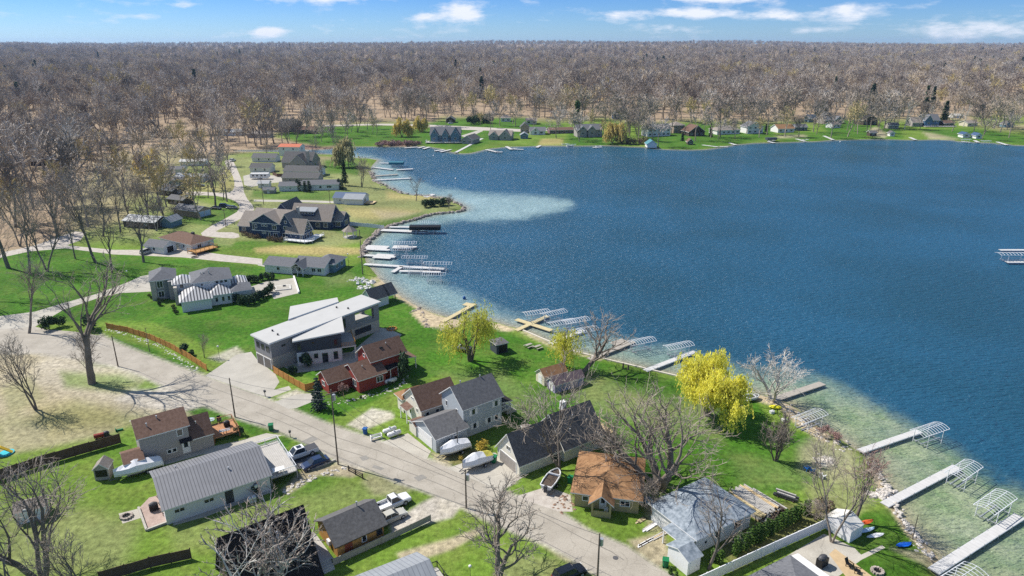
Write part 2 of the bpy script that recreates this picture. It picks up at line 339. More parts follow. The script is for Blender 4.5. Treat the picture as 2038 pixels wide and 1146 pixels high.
ROAD_NEAR = [(1270,1178),(1166,1132),(1138,1110),(1088,1083),(1033,1062),(960,1030),(900,998),(840,974),(789,957),(735,934),(668,916),(618,884),(579,866),(536,850),(470,829),(400,802),(330,768),(262,737),(225,725),(160,712),(60,700),(-60,702)]
def paint(px, py):
    c = np.tile(np.array(LAWN), (px.size, 1))
    for colr, poly, fe, st in PAINT:
        p = np.asarray(poly, float); lo = p.min(0) - fe * 2; hi = p.max(0) + fe * 2
        m = (px > lo[0]) & (px < hi[0]) & (py > lo[1]) & (py < hi[1])
        if not m.any(): continue
        w = sstep(sdist(px[m], py[m], p) / (2 * fe) + .5) * st
        c[m] = c[m] * (1 - w[:, None]) + np.array(colr) * w[:, None]
    for line in (ROAD_FAR, ROAD_NEAR):
        w = 1 - sstep((segdist(px, py, line, False) - 2) / 6); w = w * .85
        c = c * (1 - w[:, None]) + np.array(GRAVEL) * .92 * w[:, None]
    return c
def hillz(x, y):
    d = np.hypot(x, y); az = np.arctan2(x, y)
    r = sstep((d - 1200) / 6500)
    return r * (38 + 9 * np.sin(az * 7 + 1.0) + 6 * np.sin(az * 17 + d / 900) + 14 * np.exp(-((az - .27) / .09) ** 2) + 8 * np.exp(-((az + .16) / .2) ** 2)) + sstep((d - 620) / 500) * 3 * np.sin(az * 9 + d / 260) ** 2
def grid_mesh(name, rows_y, cols_px, zfun):
    Y = np.array(rows_y)[:, None]; dep = Y * _fw.y - CAMH * _fw.z
    X = (np.array(cols_px)[None, :] - CX) / F * dep; Y = np.broadcast_to(Y, X.shape)
    nr, nc = X.shape; x = X.ravel(); y = Y.ravel(); z = zfun(x, y)
    me = bpy.data.meshes.new(name)
    idx = np.arange(nr * nc).reshape(nr, nc)
    q = np.stack([idx[:-1, :-1], idx[:-1, 1:], idx[1:, 1:], idx[1:, :-1]], -1).reshape(-1, 4)
    me.vertices.add(nr * nc); me.vertices.foreach_set('co', np.stack([x, y, z], 1).astype(np.float32).ravel())
    me.loops.add(q.size); me.loops.foreach_set('vertex_index', q.astype(np.int32).ravel())
    me.polygons.add(len(q)); me.polygons.foreach_set('loop_start', np.arange(0, q.size, 4, dtype=np.int32))
    me.polygons.foreach_set('use_smooth', [True] * len(q)); me.update(); me.validate()
    return me, x, y
def setcol(me, name, rgba):
    a = me.color_attributes.new(name, 'FLOAT_COLOR', 'POINT'); a.data.foreach_set('color', rgba.astype(np.float32).ravel())
def rows(y0, y1, px):
    r = [y0]
    while r[-1] < y1:
        Y = r[-1]; r.append(Y + max(.3, (2.6 if 300 < Y < 900 else px) * Y * Y / (CAMH * F)))
    return r
def make_ground():
    def zf(x, y):
        d = segdist(x, y, LAKE); ins = inside(x, y, LAKE)
        z = np.where(ins, WL - np.minimum(2.5, .25 * d), WL + np.minimum(-WL, .4 * d))
        return z + hillz(x, y)
    ry = rows(46, 11500, 5); ry = [y for y in ry]
    me, x, y = grid_mesh('ground', ry, np.arange(-700, 2745, 6.0), zf)
    px, py = PXv(x, y, np.zeros_like(x)); c = paint(px, py)
    setcol(me, 'turf', np.concatenate([c, np.ones((len(c), 1))], 1))
    m, nt, b = newmat('ground_cover'); N = nt.nodes.new; Lk = nt.links.new
    at = N('ShaderNodeAttribute'); at.attribute_name = 'turf'; gp = N('ShaderNodeNewGeometry')
    def nz(sc, det, lo, hi, a, b_, vec=None, rough=.6):
        n = N('ShaderNodeTexNoise'); n.inputs['Scale'].default_value = sc; n.inputs['Detail'].default_value = det; n.inputs['Roughness'].default_value = rough
        Lk(vec or gp.outputs['Position'], n.inputs['Vector'])
        r = N('ShaderNodeMapRange'); r.inputs[1].default_value = lo; r.inputs[2].default_value = hi; r.inputs[3].default_value = a; r.inputs[4].default_value = b_; Lk(n.outputs[0], r.inputs[0]); return r.outputs[0]
    def mul(a, b_):
        n = N('ShaderNodeMix'); n.data_type = 'RGBA'; n.blend_type = 'MULTIPLY'; n.inputs[0].default_value = 1; Lk(a, n.inputs[6]); Lk(b_, n.inputs[7]); return n.outputs[2]
    # yellower thin patches in the turf
    dry = N('ShaderNodeMix'); dry.data_type = 'RGBA'; Lk(nz(.16, 8, .45, .70, 0, .60), dry.inputs[0]); Lk(at.outputs['Color'], dry.inputs[6])
    hs = N('ShaderNodeMix'); hs.data_type = 'RGBA'; hs.inputs[0].default_value = .32; Lk(at.outputs['Color'], hs.inputs[6]); hs.inputs[7].default_value = (.30, .25, .10, 1)
    Lk(hs.outputs[2], dry.inputs[7])
    c = mul(dry.outputs[2], nz(1.1, 8, .28, .72, .55, 1.45)); c = mul(c, nz(.05, 5, .3, .7, .74, 1.26)); c = mul(c, nz(7.0, 3, .25, .75, .72, 1.28))
    Lk(c, b.inputs['Base Color']); b.inputs['Roughness'].default_value = .95; setspec(b, .1)
    bp = N('ShaderNodeBump'); bp.inputs['Strength'].default_value = .6; bp.inputs['Distance'].default_value = .25; Lk(nz(2.2, 6, 0, 1, 0, 1), bp.inputs['Height']); Lk(bp.outputs[0], b.inputs['Normal'])
    me.materials.append(m); o = add('ground', me); o['kind'] = 'structure'
make_ground()

# ------------------------------------------------------------------ water
SHELF = [(1900,1200),(2300,1150),(2200,1060),(2038,985),(1960,945),(1900,905),(1835,868),(1770,825),(1700,785),(1640,758),(1560,742),(1470,735),(1400,712),(1330,695),(1260,682),(1200,668),(1130,650),(1060,634),(1000,620),(940,592),(890,568),(850,548),(820,540),(790,528),(770,500),(800,478),(820,466),(860,450),(900,440),(960,440),(1030,436),(1100,425),(1140,410),(1130,398),(1060,392),(985,388),(930,382),(890,376),(860,372),(830,360),(800,342),(770,322),(720,305),(640,300),
   (700,318),(735,330),(735,360),(780,382),(840,395),(910,410),(860,424),(770,450),(722,490),(725,520),(760,565),(840,620),(930,645),(1040,662),(1110,695),(1300,745),(1500,790),(1600,830),(1700,898),(1760,990),(1850,1100)]
def make_water():
    x0 = float(LAKE[:, 0].min())
    def zf(x, y): return np.full_like(x, WL)
    ry = [y for y in rows(float(LAKE[:, 1].min()) - 8, 505, 5)]
    me, x, y = grid_mesh('water', ry, np.arange(430, 3000, 6.0), zf)
    # cut away the cells that lie well inside the land
    d = segdist(x, y, LAKE); ins = inside(x, y, LAKE)
    px, py = PXv(x, y, np.full_like(x, WL))
    sd = sdist(px, py, np.array(SHELF))
    wid = 18 + 46 * sstep((py - 420) / 500)
    w = sstep(.5 + sd / wid)                                  # 1 on the shallow shelf
    spit = sstep(.5 + sdist(px, py, np.array([(895,388),(960,386),(1050,391),(1130,401),(1142,410),(1085,424),(1000,438),(920,438),(890,425)])) / 26)
    near = np.exp(-np.where(ins, d, 0) / 3.2)                  # sandy close to the beach
    green = sstep((py - 600) / 250)
    setcol(me, 'depth', np.stack([w, near, green, spit], 1))
    import bmesh
    bm = bmesh.new(); bm.from_mesh(me); bm.verts.ensure_lookup_table()
    kill = [v for v, i, dd in zip(bm.verts, ins, d) if not i and dd > 14]
    bmesh.ops.delete(bm, geom=kill, context='VERTS'); bm.to_mesh(me); bm.free()
    m, nt, b = newmat('lake_water'); N = nt.nodes.new; Lk = nt.links.new
    at = N('ShaderNodeAttribute'); at.attribute_name = 'depth'; sp = N('ShaderNodeSeparateColor'); Lk(at.outputs['Color'], sp.inputs[0]); gp = N('ShaderNodeNewGeometry')
    def noise(sc, det=4, scale=(1, 1, 1), rot=0, rough=.55):
        mp = N('ShaderNodeMapping'); mp.inputs['Scale'].default_value = scale; mp.inputs['Rotation'].default_value = (0, 0, rot); Lk(gp.outputs['Position'], mp.inputs[0])
        n = N('ShaderNodeTexNoise'); n.inputs['Scale'].default_value = sc; n.inputs['Detail'].default_value = det; n.inputs['Roughness'].default_value = rough; Lk(mp.outputs[0], n.inputs['Vector']); return n.outputs[0]
    def mapr(v, a, b_, c, d_):
        r = N('ShaderNodeMapRange'); r.inputs[1].default_value = a; r.inputs[2].default_value = b_; r.inputs[3].default_value = c; r.inputs[4].default_value = d_; Lk(v, r.inputs[0]); return r.outputs[0]
    def M(op, a, b_, clamp=False):
        n = N('ShaderNodeMath'); n.operation = op; n.use_clamp = clamp
        for i, v in enumerate((a, b_)):
            if isinstance(v, (int, float)): n.inputs[i].default_value = v
            else: Lk(v, n.inputs[i])
        return n.outputs[0]
    def mix(f, a, b_):
        n = N('ShaderNodeMix'); n.data_type = 'RGBA'
        if isinstance(f, float): n.inputs[0].default_value = f
        else: Lk(f, n.inputs[0])
        for i, v in ((6, a), (7, b_)):
            if isinstance(v, tuple): n.inputs[i].default_value = (*v, 1)
            else: Lk(v, n.inputs[i])
        return n.outputs[2]
    deep = mix(mapr(noise(.02, 3), .35, .65, 0, 1), (.008, .062, .100), (.012, .085, .152))
    weed = mapr(noise(.14, 6, rough=.7), .40, .60, 0, 1)
    weedf = mapr(noise(1.3, 5, (1, 1.8, 1), .5, .7), .3, .7, 0, 1)
    sand = mix(weedf, (.37, .41, .26), (.23, .29, .16))
    grn = mix(weedf, (.11, .19, .075), (.25, .32, .17))
    blu = mix(weedf, (.25, .36, .34), (.14, .25, .28))
    shal = mix(sp.outputs[2], blu, mix(weed, grn, sand))
    mid = M('MULTIPLY', M('MULTIPLY', sp.outputs[0], M('SUBTRACT', 1.0, sp.outputs[0])), 4.0)
    wv = M('MULTIPLY', M('ADD', sp.outputs[0], M('MULTIPLY', mid, mapr(noise(.09, 7, rough=.7), .32, .68, -.42, .42))), mapr(noise(.11, 5), .3, .7, .75, 1.1), True)
    c = mix(wv, deep, shal)
    c = mix(M('MULTIPLY', at.outputs['Alpha'], mapr(noise(.045, 8, rough=.72), .36, .66, .1, .85), True), c, (.33, .46, .46))
    c = mix(mapr(sp.outputs[1], .12, .85, 0, .85), c, mix(weedf, (.36, .31, .20), (.28, .25, .155)))
    Lk(c, b.inputs['Base Color']); b.inputs['Roughness'].default_value = .27; b.inputs['IOR'].default_value = 1.33; setspec(b, .95)
    h = M('ADD', M('MULTIPLY', noise(.42, 3, (1, 3.4, 1), math.radians(-48)), 1.25), M('MULTIPLY', noise(1.3, 3, (1, 2.6, 1), math.radians(-30)), .45))
    bp = N('ShaderNodeBump'); bp.inputs['Strength'].default_value = 1.0; bp.inputs['Distance'].default_value = .75; Lk(h, bp.inputs['Height']); Lk(bp.outputs[0], b.inputs['Normal'])
    me.materials.append(m); o = add('lake_water', me); o['kind'] = 'structure'
make_water()

# ------------------------------------------------------------------ roads and paved sheets
def sheet(name, poly, m, z=.004, smooth=0, edge=None):
    for _ in range(smooth): poly = smooth_closed(poly)
    pts = [G(x, y) for x, y in poly]
    c = sum(pts, Vector()) / len(pts)
    import bmesh
    bm = bmesh.new(); vs = [bm.verts.new((p.x - c.x, p.y - c.y, 0)) for p in pts]
    f = bm.faces.new(vs); bmesh.ops.triangulate(bm, faces=[f]); bmesh.ops.recalc_face_normals(bm, faces=bm.faces[:])
    for f in bm.faces:
        if f.normal.z < 0: f.normal_flip()
    me = bpy.data.meshes.new(name); bm.to_mesh(me); bm.free(); me.materials.append(m)
    o = add(name, me, loc=(c.x, c.y, z)); o['kind'] = 'structure'; return o
def pave(name, c1, c2, sc=.35, crack=0.0, joint=None, rough=.9):
    m, nt, b = newmat(name); N = nt.nodes.new; Lk = nt.links.new; gp = N('ShaderNodeNewGeometry')
    def noise(s, det, r=.6):
        n = N('ShaderNodeTexNoise'); n.inputs['Scale'].default_value = s; n.inputs['Detail'].default_value = det; n.inputs['Roughness'].default_value = r; Lk(gp.outputs['Position'], n.inputs['Vector']); return n.outputs[0]
    mx = N('ShaderNodeMix'); mx.data_type = 'RGBA'; mr = N('ShaderNodeMapRange'); mr.inputs[1].default_value = .32; mr.inputs[2].default_value = .68; Lk(noise(sc, 8, .68), mr.inputs[0]); Lk(mr.outputs[0], mx.inputs[0])
    mx.inputs[6].default_value = (*c1, 1); mx.inputs[7].default_value = (*c2, 1)
    r2 = N('ShaderNodeMapRange'); r2.inputs[1].default_value = .25; r2.inputs[2].default_value = .75; r2.inputs[3].default_value = .8; r2.inputs[4].default_value = 1.2; Lk(noise(6, 4), r2.inputs[0])
    mu = N('ShaderNodeMix'); mu.data_type = 'RGBA'; mu.blend_type = 'MULTIPLY'; mu.inputs[0].default_value = 1; Lk(mx.outputs[2], mu.inputs[6]); Lk(r2.outputs[0], mu.inputs[7]); src = mu.outputs[2]
    if crack:
        v = N('ShaderNodeTexVoronoi'); v.feature = 'DISTANCE_TO_EDGE'; v.inputs['Scale'].default_value = crack
        wn = N('ShaderNodeTexNoise'); wn.inputs['Scale'].default_value = .5; Lk(gp.outputs['Position'], wn.inputs['Vector'])
        av = N('ShaderNodeVectorMath'); av.operation = 'MULTIPLY_ADD'; Lk(wn.outputs['Color'], av.inputs[0]); av.inputs[1].default_value = (2, 2, 0); Lk(gp.outputs['Position'], av.inputs[2]); Lk(av.outputs[0], v.inputs['Vector'])
        lt = N('ShaderNodeMapRange'); lt.inputs[1].default_value = 0; lt.inputs[2].default_value = .012; lt.inputs[3].default_value = .34; lt.inputs[4].default_value = 0; Lk(v.outputs['Distance'], lt.inputs[0])
        m3 = N('ShaderNodeMix'); m3.data_type = 'RGBA'; Lk(lt.outputs[0], m3.inputs[0]); Lk(src, m3.inputs[6]); m3.inputs[7].default_value = (c1[0] * .4, c1[1] * .4, c1[2] * .4, 1); src = m3.outputs[2]
    Lk(src, b.inputs['Base Color']); b.inputs['Roughness'].default_value = rough; setspec(b, .15); return m
M_ROAD = pave('worn_asphalt', (.29, .262, .218), (.40, .365, .31), .25, .23)
M_CONC = pave('pale_concrete', (.34, .32, .28), (.43, .405, .355), .3, .0)
M_CONC2 = pave('old_concrete', (.34, .315, .27), (.46, .43, .37), .3, .10)
M_GRAV = pave('gravel', (.34, .30, .26), (.50, .46, .41), .7)
M_DARKP = pave('dark_asphalt', (.075, .075, .08), (.12, .12, .125), .5)
M_PATCH = pave('patched_asphalt', (.20, .19, .17), (.27, .255, .23), .8)
M_BRICKP = pave('brick_paving', (.30, .22, .19), (.42, .33, .29), 1.2)
sheet('road', [(-60,640),(30,640),(90,655),(150,660)] + ROAD_FAR + ROAD_NEAR, M_ROAD, .004)
M_SEAM = pave('dark_seam', (.17,.155,.135), (.24,.22,.19), 1.5)
def along(line, n):
    P = np.array(line, float); d = np.r_[0, np.cumsum(np.hypot(*np.diff(P, axis=0).T))]; t = np.linspace(0, d[-1], n); return np.stack([np.interp(t, d, P[:, 0]), np.interp(t, d, P[:, 1])], 1)
_rf, _rn = along(ROAD_FAR[1:], 40), along(ROAD_NEAR[::-1][5:], 40)
for _k, _i0, _i1 in ((.30, 3, 36), (.62, 8, 30)):
    _m = _rf * (1 - _k) + _rn * _k; _w = np.array([[.25 * math.sin(i * 1.7), .8 + .3 * math.sin(i * .9)] for i in range(40)])
    _b = MB(); _q = [G(*_m[i]) for i in range(_i0, _i1)]; _o = _q[0].copy()
    for _a, _c in zip(_q, _q[1:]):
        _n = Vector((_a.y - _c.y, _c.x - _a.x, 0)).normalized() * .07; _b.poly([_a - _n - _o, _c - _n - _o, _c + _n - _o, _a + _n - _o])
    _e = _b.build('road_seam', M_SEAM, None, (_o.x, _o.y, .009)); _e['kind'] = 'structure'
sheet('driveway_of_the_hip_roofed_house', [(-60,628),(0,629),(70,620),(119,605),(195,584),(258,560),(279,550),(330,540),(330,570),(300,580),(265,582),(240,583),(195,593),(125,617),(70,650),(-60,660)], M_CONC2, .009)
sheet('gravel_lane', [(-60,515),(0,503),(70,488),(110,474),(150,460),(172,462),(160,478),(133,488),(225,497),(300,497),(363,495),(440,506),(522,515),(522,527),(440,520),(363,512),(225,506),(130,494),(60,500),(0,513),(-60,530)], M_GRAV, .005)
sheet('gravel_road', [(446,318),(463,318),(472,336),(482,360),(487,390),(508,414),(500,424),(470,440),(440,455),(425,462),(474,462),(478,475),(425,472),(395,468),(415,452),(450,434),(478,418),(474,402),(440,390),(395,388),(365,390),(365,381),(400,381),(440,384),(462,382),(468,368),(462,345),(450,330)], M_GRAV, .005, 1)
sheet('driveway_of_the_modern_house', [(408,748),(470,706),(500,700),(512,716),(548,744),(556,760),(545,776),(575,768),(580,775),(535,792)], M_CONC, .008)
sheet('driveway_of_the_red_house', [(545,800),(590,785),(628,782),(645,790),(620,800),(590,812),(575,814)], M_CONC, .008)
sheet('driveway_of_the_grey_house', [(758,880),(812,862),(858,898),(848,915),(830,906)], M_CONC2, .008)
sheet('driveway_of_the_gambrel_house', [(889,932),(985,900),(1040,950),(998,978)], M_CONC2, .008)
sheet('dark_driveway', [(565,918),(590,895),(640,905),(662,920),(640,926),(585,935)], M_DARKP, .008)
sheet('concrete_walk', [(415,890),(480,876),(530,862),(562,866),(540,874),(470,895),(400,905),(330,925),(320,915)], M_CONC2, .008)
sheet('dirt_drive', [(1026,988),(1090,968),(1135,985),(1140,1018),(1111,1018)], M_GRAV, .008)
sheet('asphalt_patch', [(715,910),(728,906),(735,913),(722,917)], M_PATCH, .012); sheet('asphalt_patch', [(823,950),(840,944),(850,950),(833,958)], M_PATCH, .012)
sheet('asphalt_patch', [(600,878),(622,868),(634,873),(612,884)], M_PATCH, .012); sheet('asphalt_patch', [(745,925),(765,932),(758,936),(740,930)], M_PATCH, .012)
sheet('house_terrace', [(655,706),(700,700),(757,652),(775,655),(800,666),(770,690),(740,700),(700,725),(640,736),(590,742),(560,728)], M_CONC2, .008)
sheet('far_shore_road', [(640,252),(740,249),(800,250),(870,254),(920,258),(1040,262),(1160,258),(1160,254),(1040,257),(940,252),(880,249),(800,246),(740,246),(640,249)], M_GRAV, .006)
sheet('far_shore_drive', [(917,270),(955,258),(962,260),(930,275)], M_CONC, .008)
sheet('pool_terrace', [(480,600),(500,570),(530,560),(585,553),(595,583),(545,595),(540,586)], M_CONC, .008)
sheet('patio', [(1560,1110),(1640,1062),(1700,1090),(1720,1110),(1650,1160),(1560,1160)], M_CONC2, .008)
sheet('garden_path', [(1683,1118),(1755,1085),(1762,1090),(1695,1124)], M_CONC2, .009)
sheet('far_lane', [(505,397),(600,398),(690,401),(690,405),(600,402),(505,401)], M_CONC, .006)
sheet('parking_pad', [(484,350),(500,346),(560,350),(566,362),(540,364),(500,372),(486,368)], M_CONC, .007)
# ------------------------------------------------------------------ trees
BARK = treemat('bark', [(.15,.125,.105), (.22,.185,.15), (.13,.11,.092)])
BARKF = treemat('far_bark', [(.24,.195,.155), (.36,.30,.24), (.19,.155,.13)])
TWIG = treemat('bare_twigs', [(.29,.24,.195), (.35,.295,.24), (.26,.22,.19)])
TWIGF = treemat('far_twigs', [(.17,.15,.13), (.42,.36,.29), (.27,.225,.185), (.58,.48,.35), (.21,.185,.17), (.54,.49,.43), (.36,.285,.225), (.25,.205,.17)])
BUDF = treemat('budding_twigs', [(.52,.42,.19), (.44,.36,.19), (.56,.46,.20)])
PINK = treemat('reddish_twigs', [(.33,.20,.17), (.30,.20,.19)])
WHITEBARK = treemat('pale_bark', [(.55,.51,.46), (.48,.45,.41)])
WILLOW = treemat('willow_leaves', [(.86,.80,.13), (.84,.80,.15)], trans=.4)
WILLOWG = treemat('young_willow_leaves', [(.66,.64,.10), (.62,.62,.11)], trans=.4)
WILLOWO = treemat('golden_willow_leaves', [(.66,.52,.16), (.62,.50,.18)], trans=.4)
CONIF = treemat('conifer_needles', [(.04,.075,.035), (.055,.09,.04), (.045,.08,.055)])
ARBOR = treemat('cedar_needles', [(.085,.16,.03), (.10,.18,.04), (.07,.135,.03)])
SPRUCE = treemat('blue_spruce_needles', [(.075,.105,.09), (.07,.10,.08)])
SHRUBM = treemat('shrub_leaves', [(.07,.10,.03), (.10,.12,.04), (.05,.08,.03)])
BROWNS = treemat('brown_shrub', [(.15,.11,.075), (.19,.14,.09)])
GOLDS = treemat('golden_shrub', [(.50,.36,.06), (.46,.35,.08)])
PINEL = treemat('pine_needles', [(.13,.19,.05), (.09,.15,.05)])

def skeleton(seed, h, fork=.35, kids=(6,5,4,4), ang=(.55,.6,.65,.7), ratio=(.62,.55,.5,.45), r0=.35, lean=(0,0), wig=.13, up=.10, stems=1, stemspread=.25, first=.4, droop=0.0):
    """branches of a bare tree as [(level, points, radii)]; scaled so that its tip is at height h"""
    R = random.Random(seed); out = []; mx = len(kids)
    def br(p, d, L, r, lev):
        n = (5, 4, 3, 2, 2, 2)[lev]; pts = [p.copy()]; rad = [r]
        dr = [d.copy()]
        for i in range(n):
            k = wig * (1 + .5 * lev)
            d = d + Vector((R.gauss(0, k), R.gauss(0, k), R.gauss(0, k) * .7 + (up if lev < mx - 1 else up * .5) - droop * lev * .1)); d.normalize()
            p = p + d * (L / n); pts.append(p.copy()); rad.append(r * (1 - (.55 if lev == 0 else .75) * (i + 1) / n)); dr.append(d.copy())
        out.append((lev, pts, rad))
        if lev == mx: return
        k = kids[lev]; lo = (fork if lev == 0 else .28); a0 = R.uniform(0, 6.28)
        for j in range(k):
            t = lo + (1 - lo) * (j + R.uniform(.1, .9)) / k; t = min(t, .999)
            if j == k - 1: t = 1.0
            i = min(n - 1, int(t * n)); f = t * n - i; q = pts[i].lerp(pts[i + 1], min(1, f)); dd = dr[i + 1]
            u = dd.orthogonal().normalized(); u.rotate(Matrix.Rotation(a0 + j * 2.4 + R.uniform(-.5, .5), 3, dd))
            th = ang[lev] * R.uniform(.65, 1.3) * (.45 if j == k - 1 else 1)
            nd = dd * math.cos(th) + u * math.sin(th)
            Lr = L * ratio[lev] * R.uniform(.75, 1.25) * (1.15 - .35 * (t - lo) / max(.01, 1 - lo))
            br(q, nd, Lr, max(.012, (rad[i] + (rad[i + 1] - rad[i]) * f) * (.62 if j < k - 1 else .9)), lev + 1)
    for s in range(stems):
        a = R.uniform(0, 6.28) if stems == 1 else 2 * PI * s / stems + R.uniform(-.4, .4)
        sp = 0 if stems == 1 else stemspread * R.uniform(.7, 1.3)
        d = Vector((lean[0] + math.cos(a) * sp, lean[1] + math.sin(a) * sp, 1)).normalized()
        br(Vector((math.cos(a) * sp * .5, math.sin(a) * sp * .5, -.15)), d, h * .62 * R.uniform(.85, 1.1), r0 * (1 if stems == 1 else R.uniform(.55, .8)), 0)
    top = max(p.z for _, ps, _ in out for p in ps); k = h / top
    return [(l, [p * k for p in ps], rs) for l, ps, rs in out], mx
def tri_twig(mb, pts, r, m, R):
    """last-level twig: a thin three-sided spike, bent once"""
    a, b, c = pts[0], pts[len(pts) // 2], pts[-1]
    d = (c - a); 
    if d.length < 1e-5: return
    u = d.orthogonal().normalized(); w = d.normalized().cross(u); n = len(mb.v)
    for p, rr in ((a, r), (b, r * .75)):
        for k in range(3):
            q = 2.094 * k; mb.v.append(tuple(p + (u * math.cos(q) + w * math.sin(q)) * rr))
    mb.v.append(tuple(c))
    for k in range(3):
        e = (k + 1) % 3
        mb.f.append((n + k, n + e, n + 3 + e, n + 3 + k)); mb.m.append(m); mb.f.append((n + 3 + k, n + 3 + e, n + 6)); mb.m.append(m)
def flat_twig(mb, pts, r, m, R):
    a, b, c = pts[0], pts[len(pts) // 2], pts[-1]; d = c - a
    if d.length < 1e-5: return
    u = Vector((R.gauss(0, 1), R.gauss(0, 1), R.gauss(0, 1))).cross(d); 
    if u.length < 1e-5: return
    u.normalize(); n = len(mb.v)
    mb.v += [tuple(a + u * r), tuple(a - u * r), tuple(b - u * r), tuple(b + u * r), tuple(c)]
    mb.f += [(n, n + 1, n + 2, n + 3), (n + 3, n + 2, n + 4)]; mb.m += [m, m]
def tree_meshes(name, seed, h, tw=.028, barkm=None, twigm=None, split=2, **kw):
    """(wood mesh, twig mesh)"""
    sk, mx = skeleton(seed, h, **kw); a = MB(); b = MB(); R = random.Random(seed + 7)
    for lev, pts, rs in sk:
        if lev <= split: tube(a, pts, [max(r, .03) for r in rs], (7, 5, 4, 3)[min(lev, 3)])
        elif lev < mx: tube(b, pts, [max(r, tw * 1.15) for r in rs], 3)
        else: tri_twig(b, pts, tw, 0, R)
    return a.mesh(name + '_wood', barkm or BARK, True), b.mesh(name + '_twigs', twigm or TWIG)
def far_tree(name, seed, h, tw=.10, barkm=None, twigm=None, **kw):
    """one mesh, for trees far off"""
    kw.setdefault('kids', (7, 6, 8)); sk, mx = skeleton(seed, h, **kw); a = MB(); R = random.Random(seed + 7)
    for lev, pts, rs in sk:
        if lev == 0: tube(a, pts, [max(r, .06) for r in rs], 5, 0)
        elif lev == 1: tube(a, pts, [max(r, .07) for r in rs], 3, 0)
        elif lev < mx: tri_twig(a, pts, tw * 1.0, 1, R)
        else: flat_twig(a, pts, tw, 1, R)
    return a.mesh(name, [barkm or BARKF, twigm or TWIGF])
def leafquad(mb, p, s, R, m=0, n=None, el=1.0):
    u = Vector((R.gauss(0, 1), R.gauss(0, 1), R.gauss(0, 1)))
    v = n if n is not None else Vector((R.gauss(0, 1), R.gauss(0, 1), R.gauss(0, 1)))
    u = u.cross(v)
    if u.length < 1e-5: return
    u.normalize(); v = v.normalized(); k = len(mb.v)
    mb.v += [tuple(p - u * s * .5), tuple(p + v * s * el * .6 - u * s * .2), tuple(p + u * s * .5 + v * s * el * .3), tuple(p - v * s * el * .6)]
    mb.f.append((k, k + 1, k + 2, k + 3)); mb.m.append(m)
def conifer(seed, h, w, mats, leaf=.35, n=900, trunk=.25, base=.08, shape=1.0, jag=.35):
    """cone of needle sprays hung on whorls of boughs"""
    R = random.Random(seed); t = MB(); tube(t, [Vector((0, 0, 0)), Vector((0, 0, h * .97))], [trunk, .03], 6)
    c = MB(); wh = max(7, int(h * 1.6))
    for i in range(wh):
        f = i / wh; z = h * (base + (1 - base) * f); rad = w * (1 - f) ** shape * R.uniform(.85, 1.1) + .08; nb = max(4, int(9 * (1 - f) + 3))
        for j in range(nb):
            a = 6.283 * j / nb + R.uniform(-.4, .4); rr = rad * R.uniform(1 - jag, 1.1); m = max(3, int(n / wh / nb))
            for k in range(m):
                q = (k + R.random()) / m
                p = Vector((math.cos(a) * rr * q, math.sin(a) * rr * q, z - rr * q * .28 + R.gauss(0, .10) * leaf * 2))
                p += Vector((R.gauss(0, .3), R.gauss(0, .3), 0)) * leaf * (1.2 - .5 * q)
                leafquad(c, p, leaf * R.uniform(.7, 1.3), R, 0, Vector((math.cos(a), math.sin(a), R.uniform(-.5, .4))), 1.5)
    return t.mesh('conifer_wood', mats[0]), c.mesh('conifer_needles', mats[1])
def bush_mesh(seed, rx, ry, rz, m, n=500, leaf=.22, lump=5, z0=.0):
    R = random.Random(seed); c = MB(); L = [(Vector((R.uniform(-.6, .6) * rx, R.uniform(-.6, .6) * ry, rz * R.uniform(.35, .75))), R.uniform(.35, .6)) for _ in range(lump)]
    for i in range(n):
        p0, s = R.choice(L); d = Vector((R.gauss(0, 1), R.gauss(0, 1), R.gauss(0, 1))).normalized() * (R.random() ** .4)
        p = p0 + Vector((d.x * rx * s, d.y * ry * s, d.z * rz * s)); p.z = max(.04, p.z) + z0
        leafquad(c, p, leaf * R.uniform(.6, 1.3), R)
    for p0, s in L: c.bar((0, 0, 0), (p0.x, p0.y, p0.z), .03, 3)
    return c.mesh('bush', m)
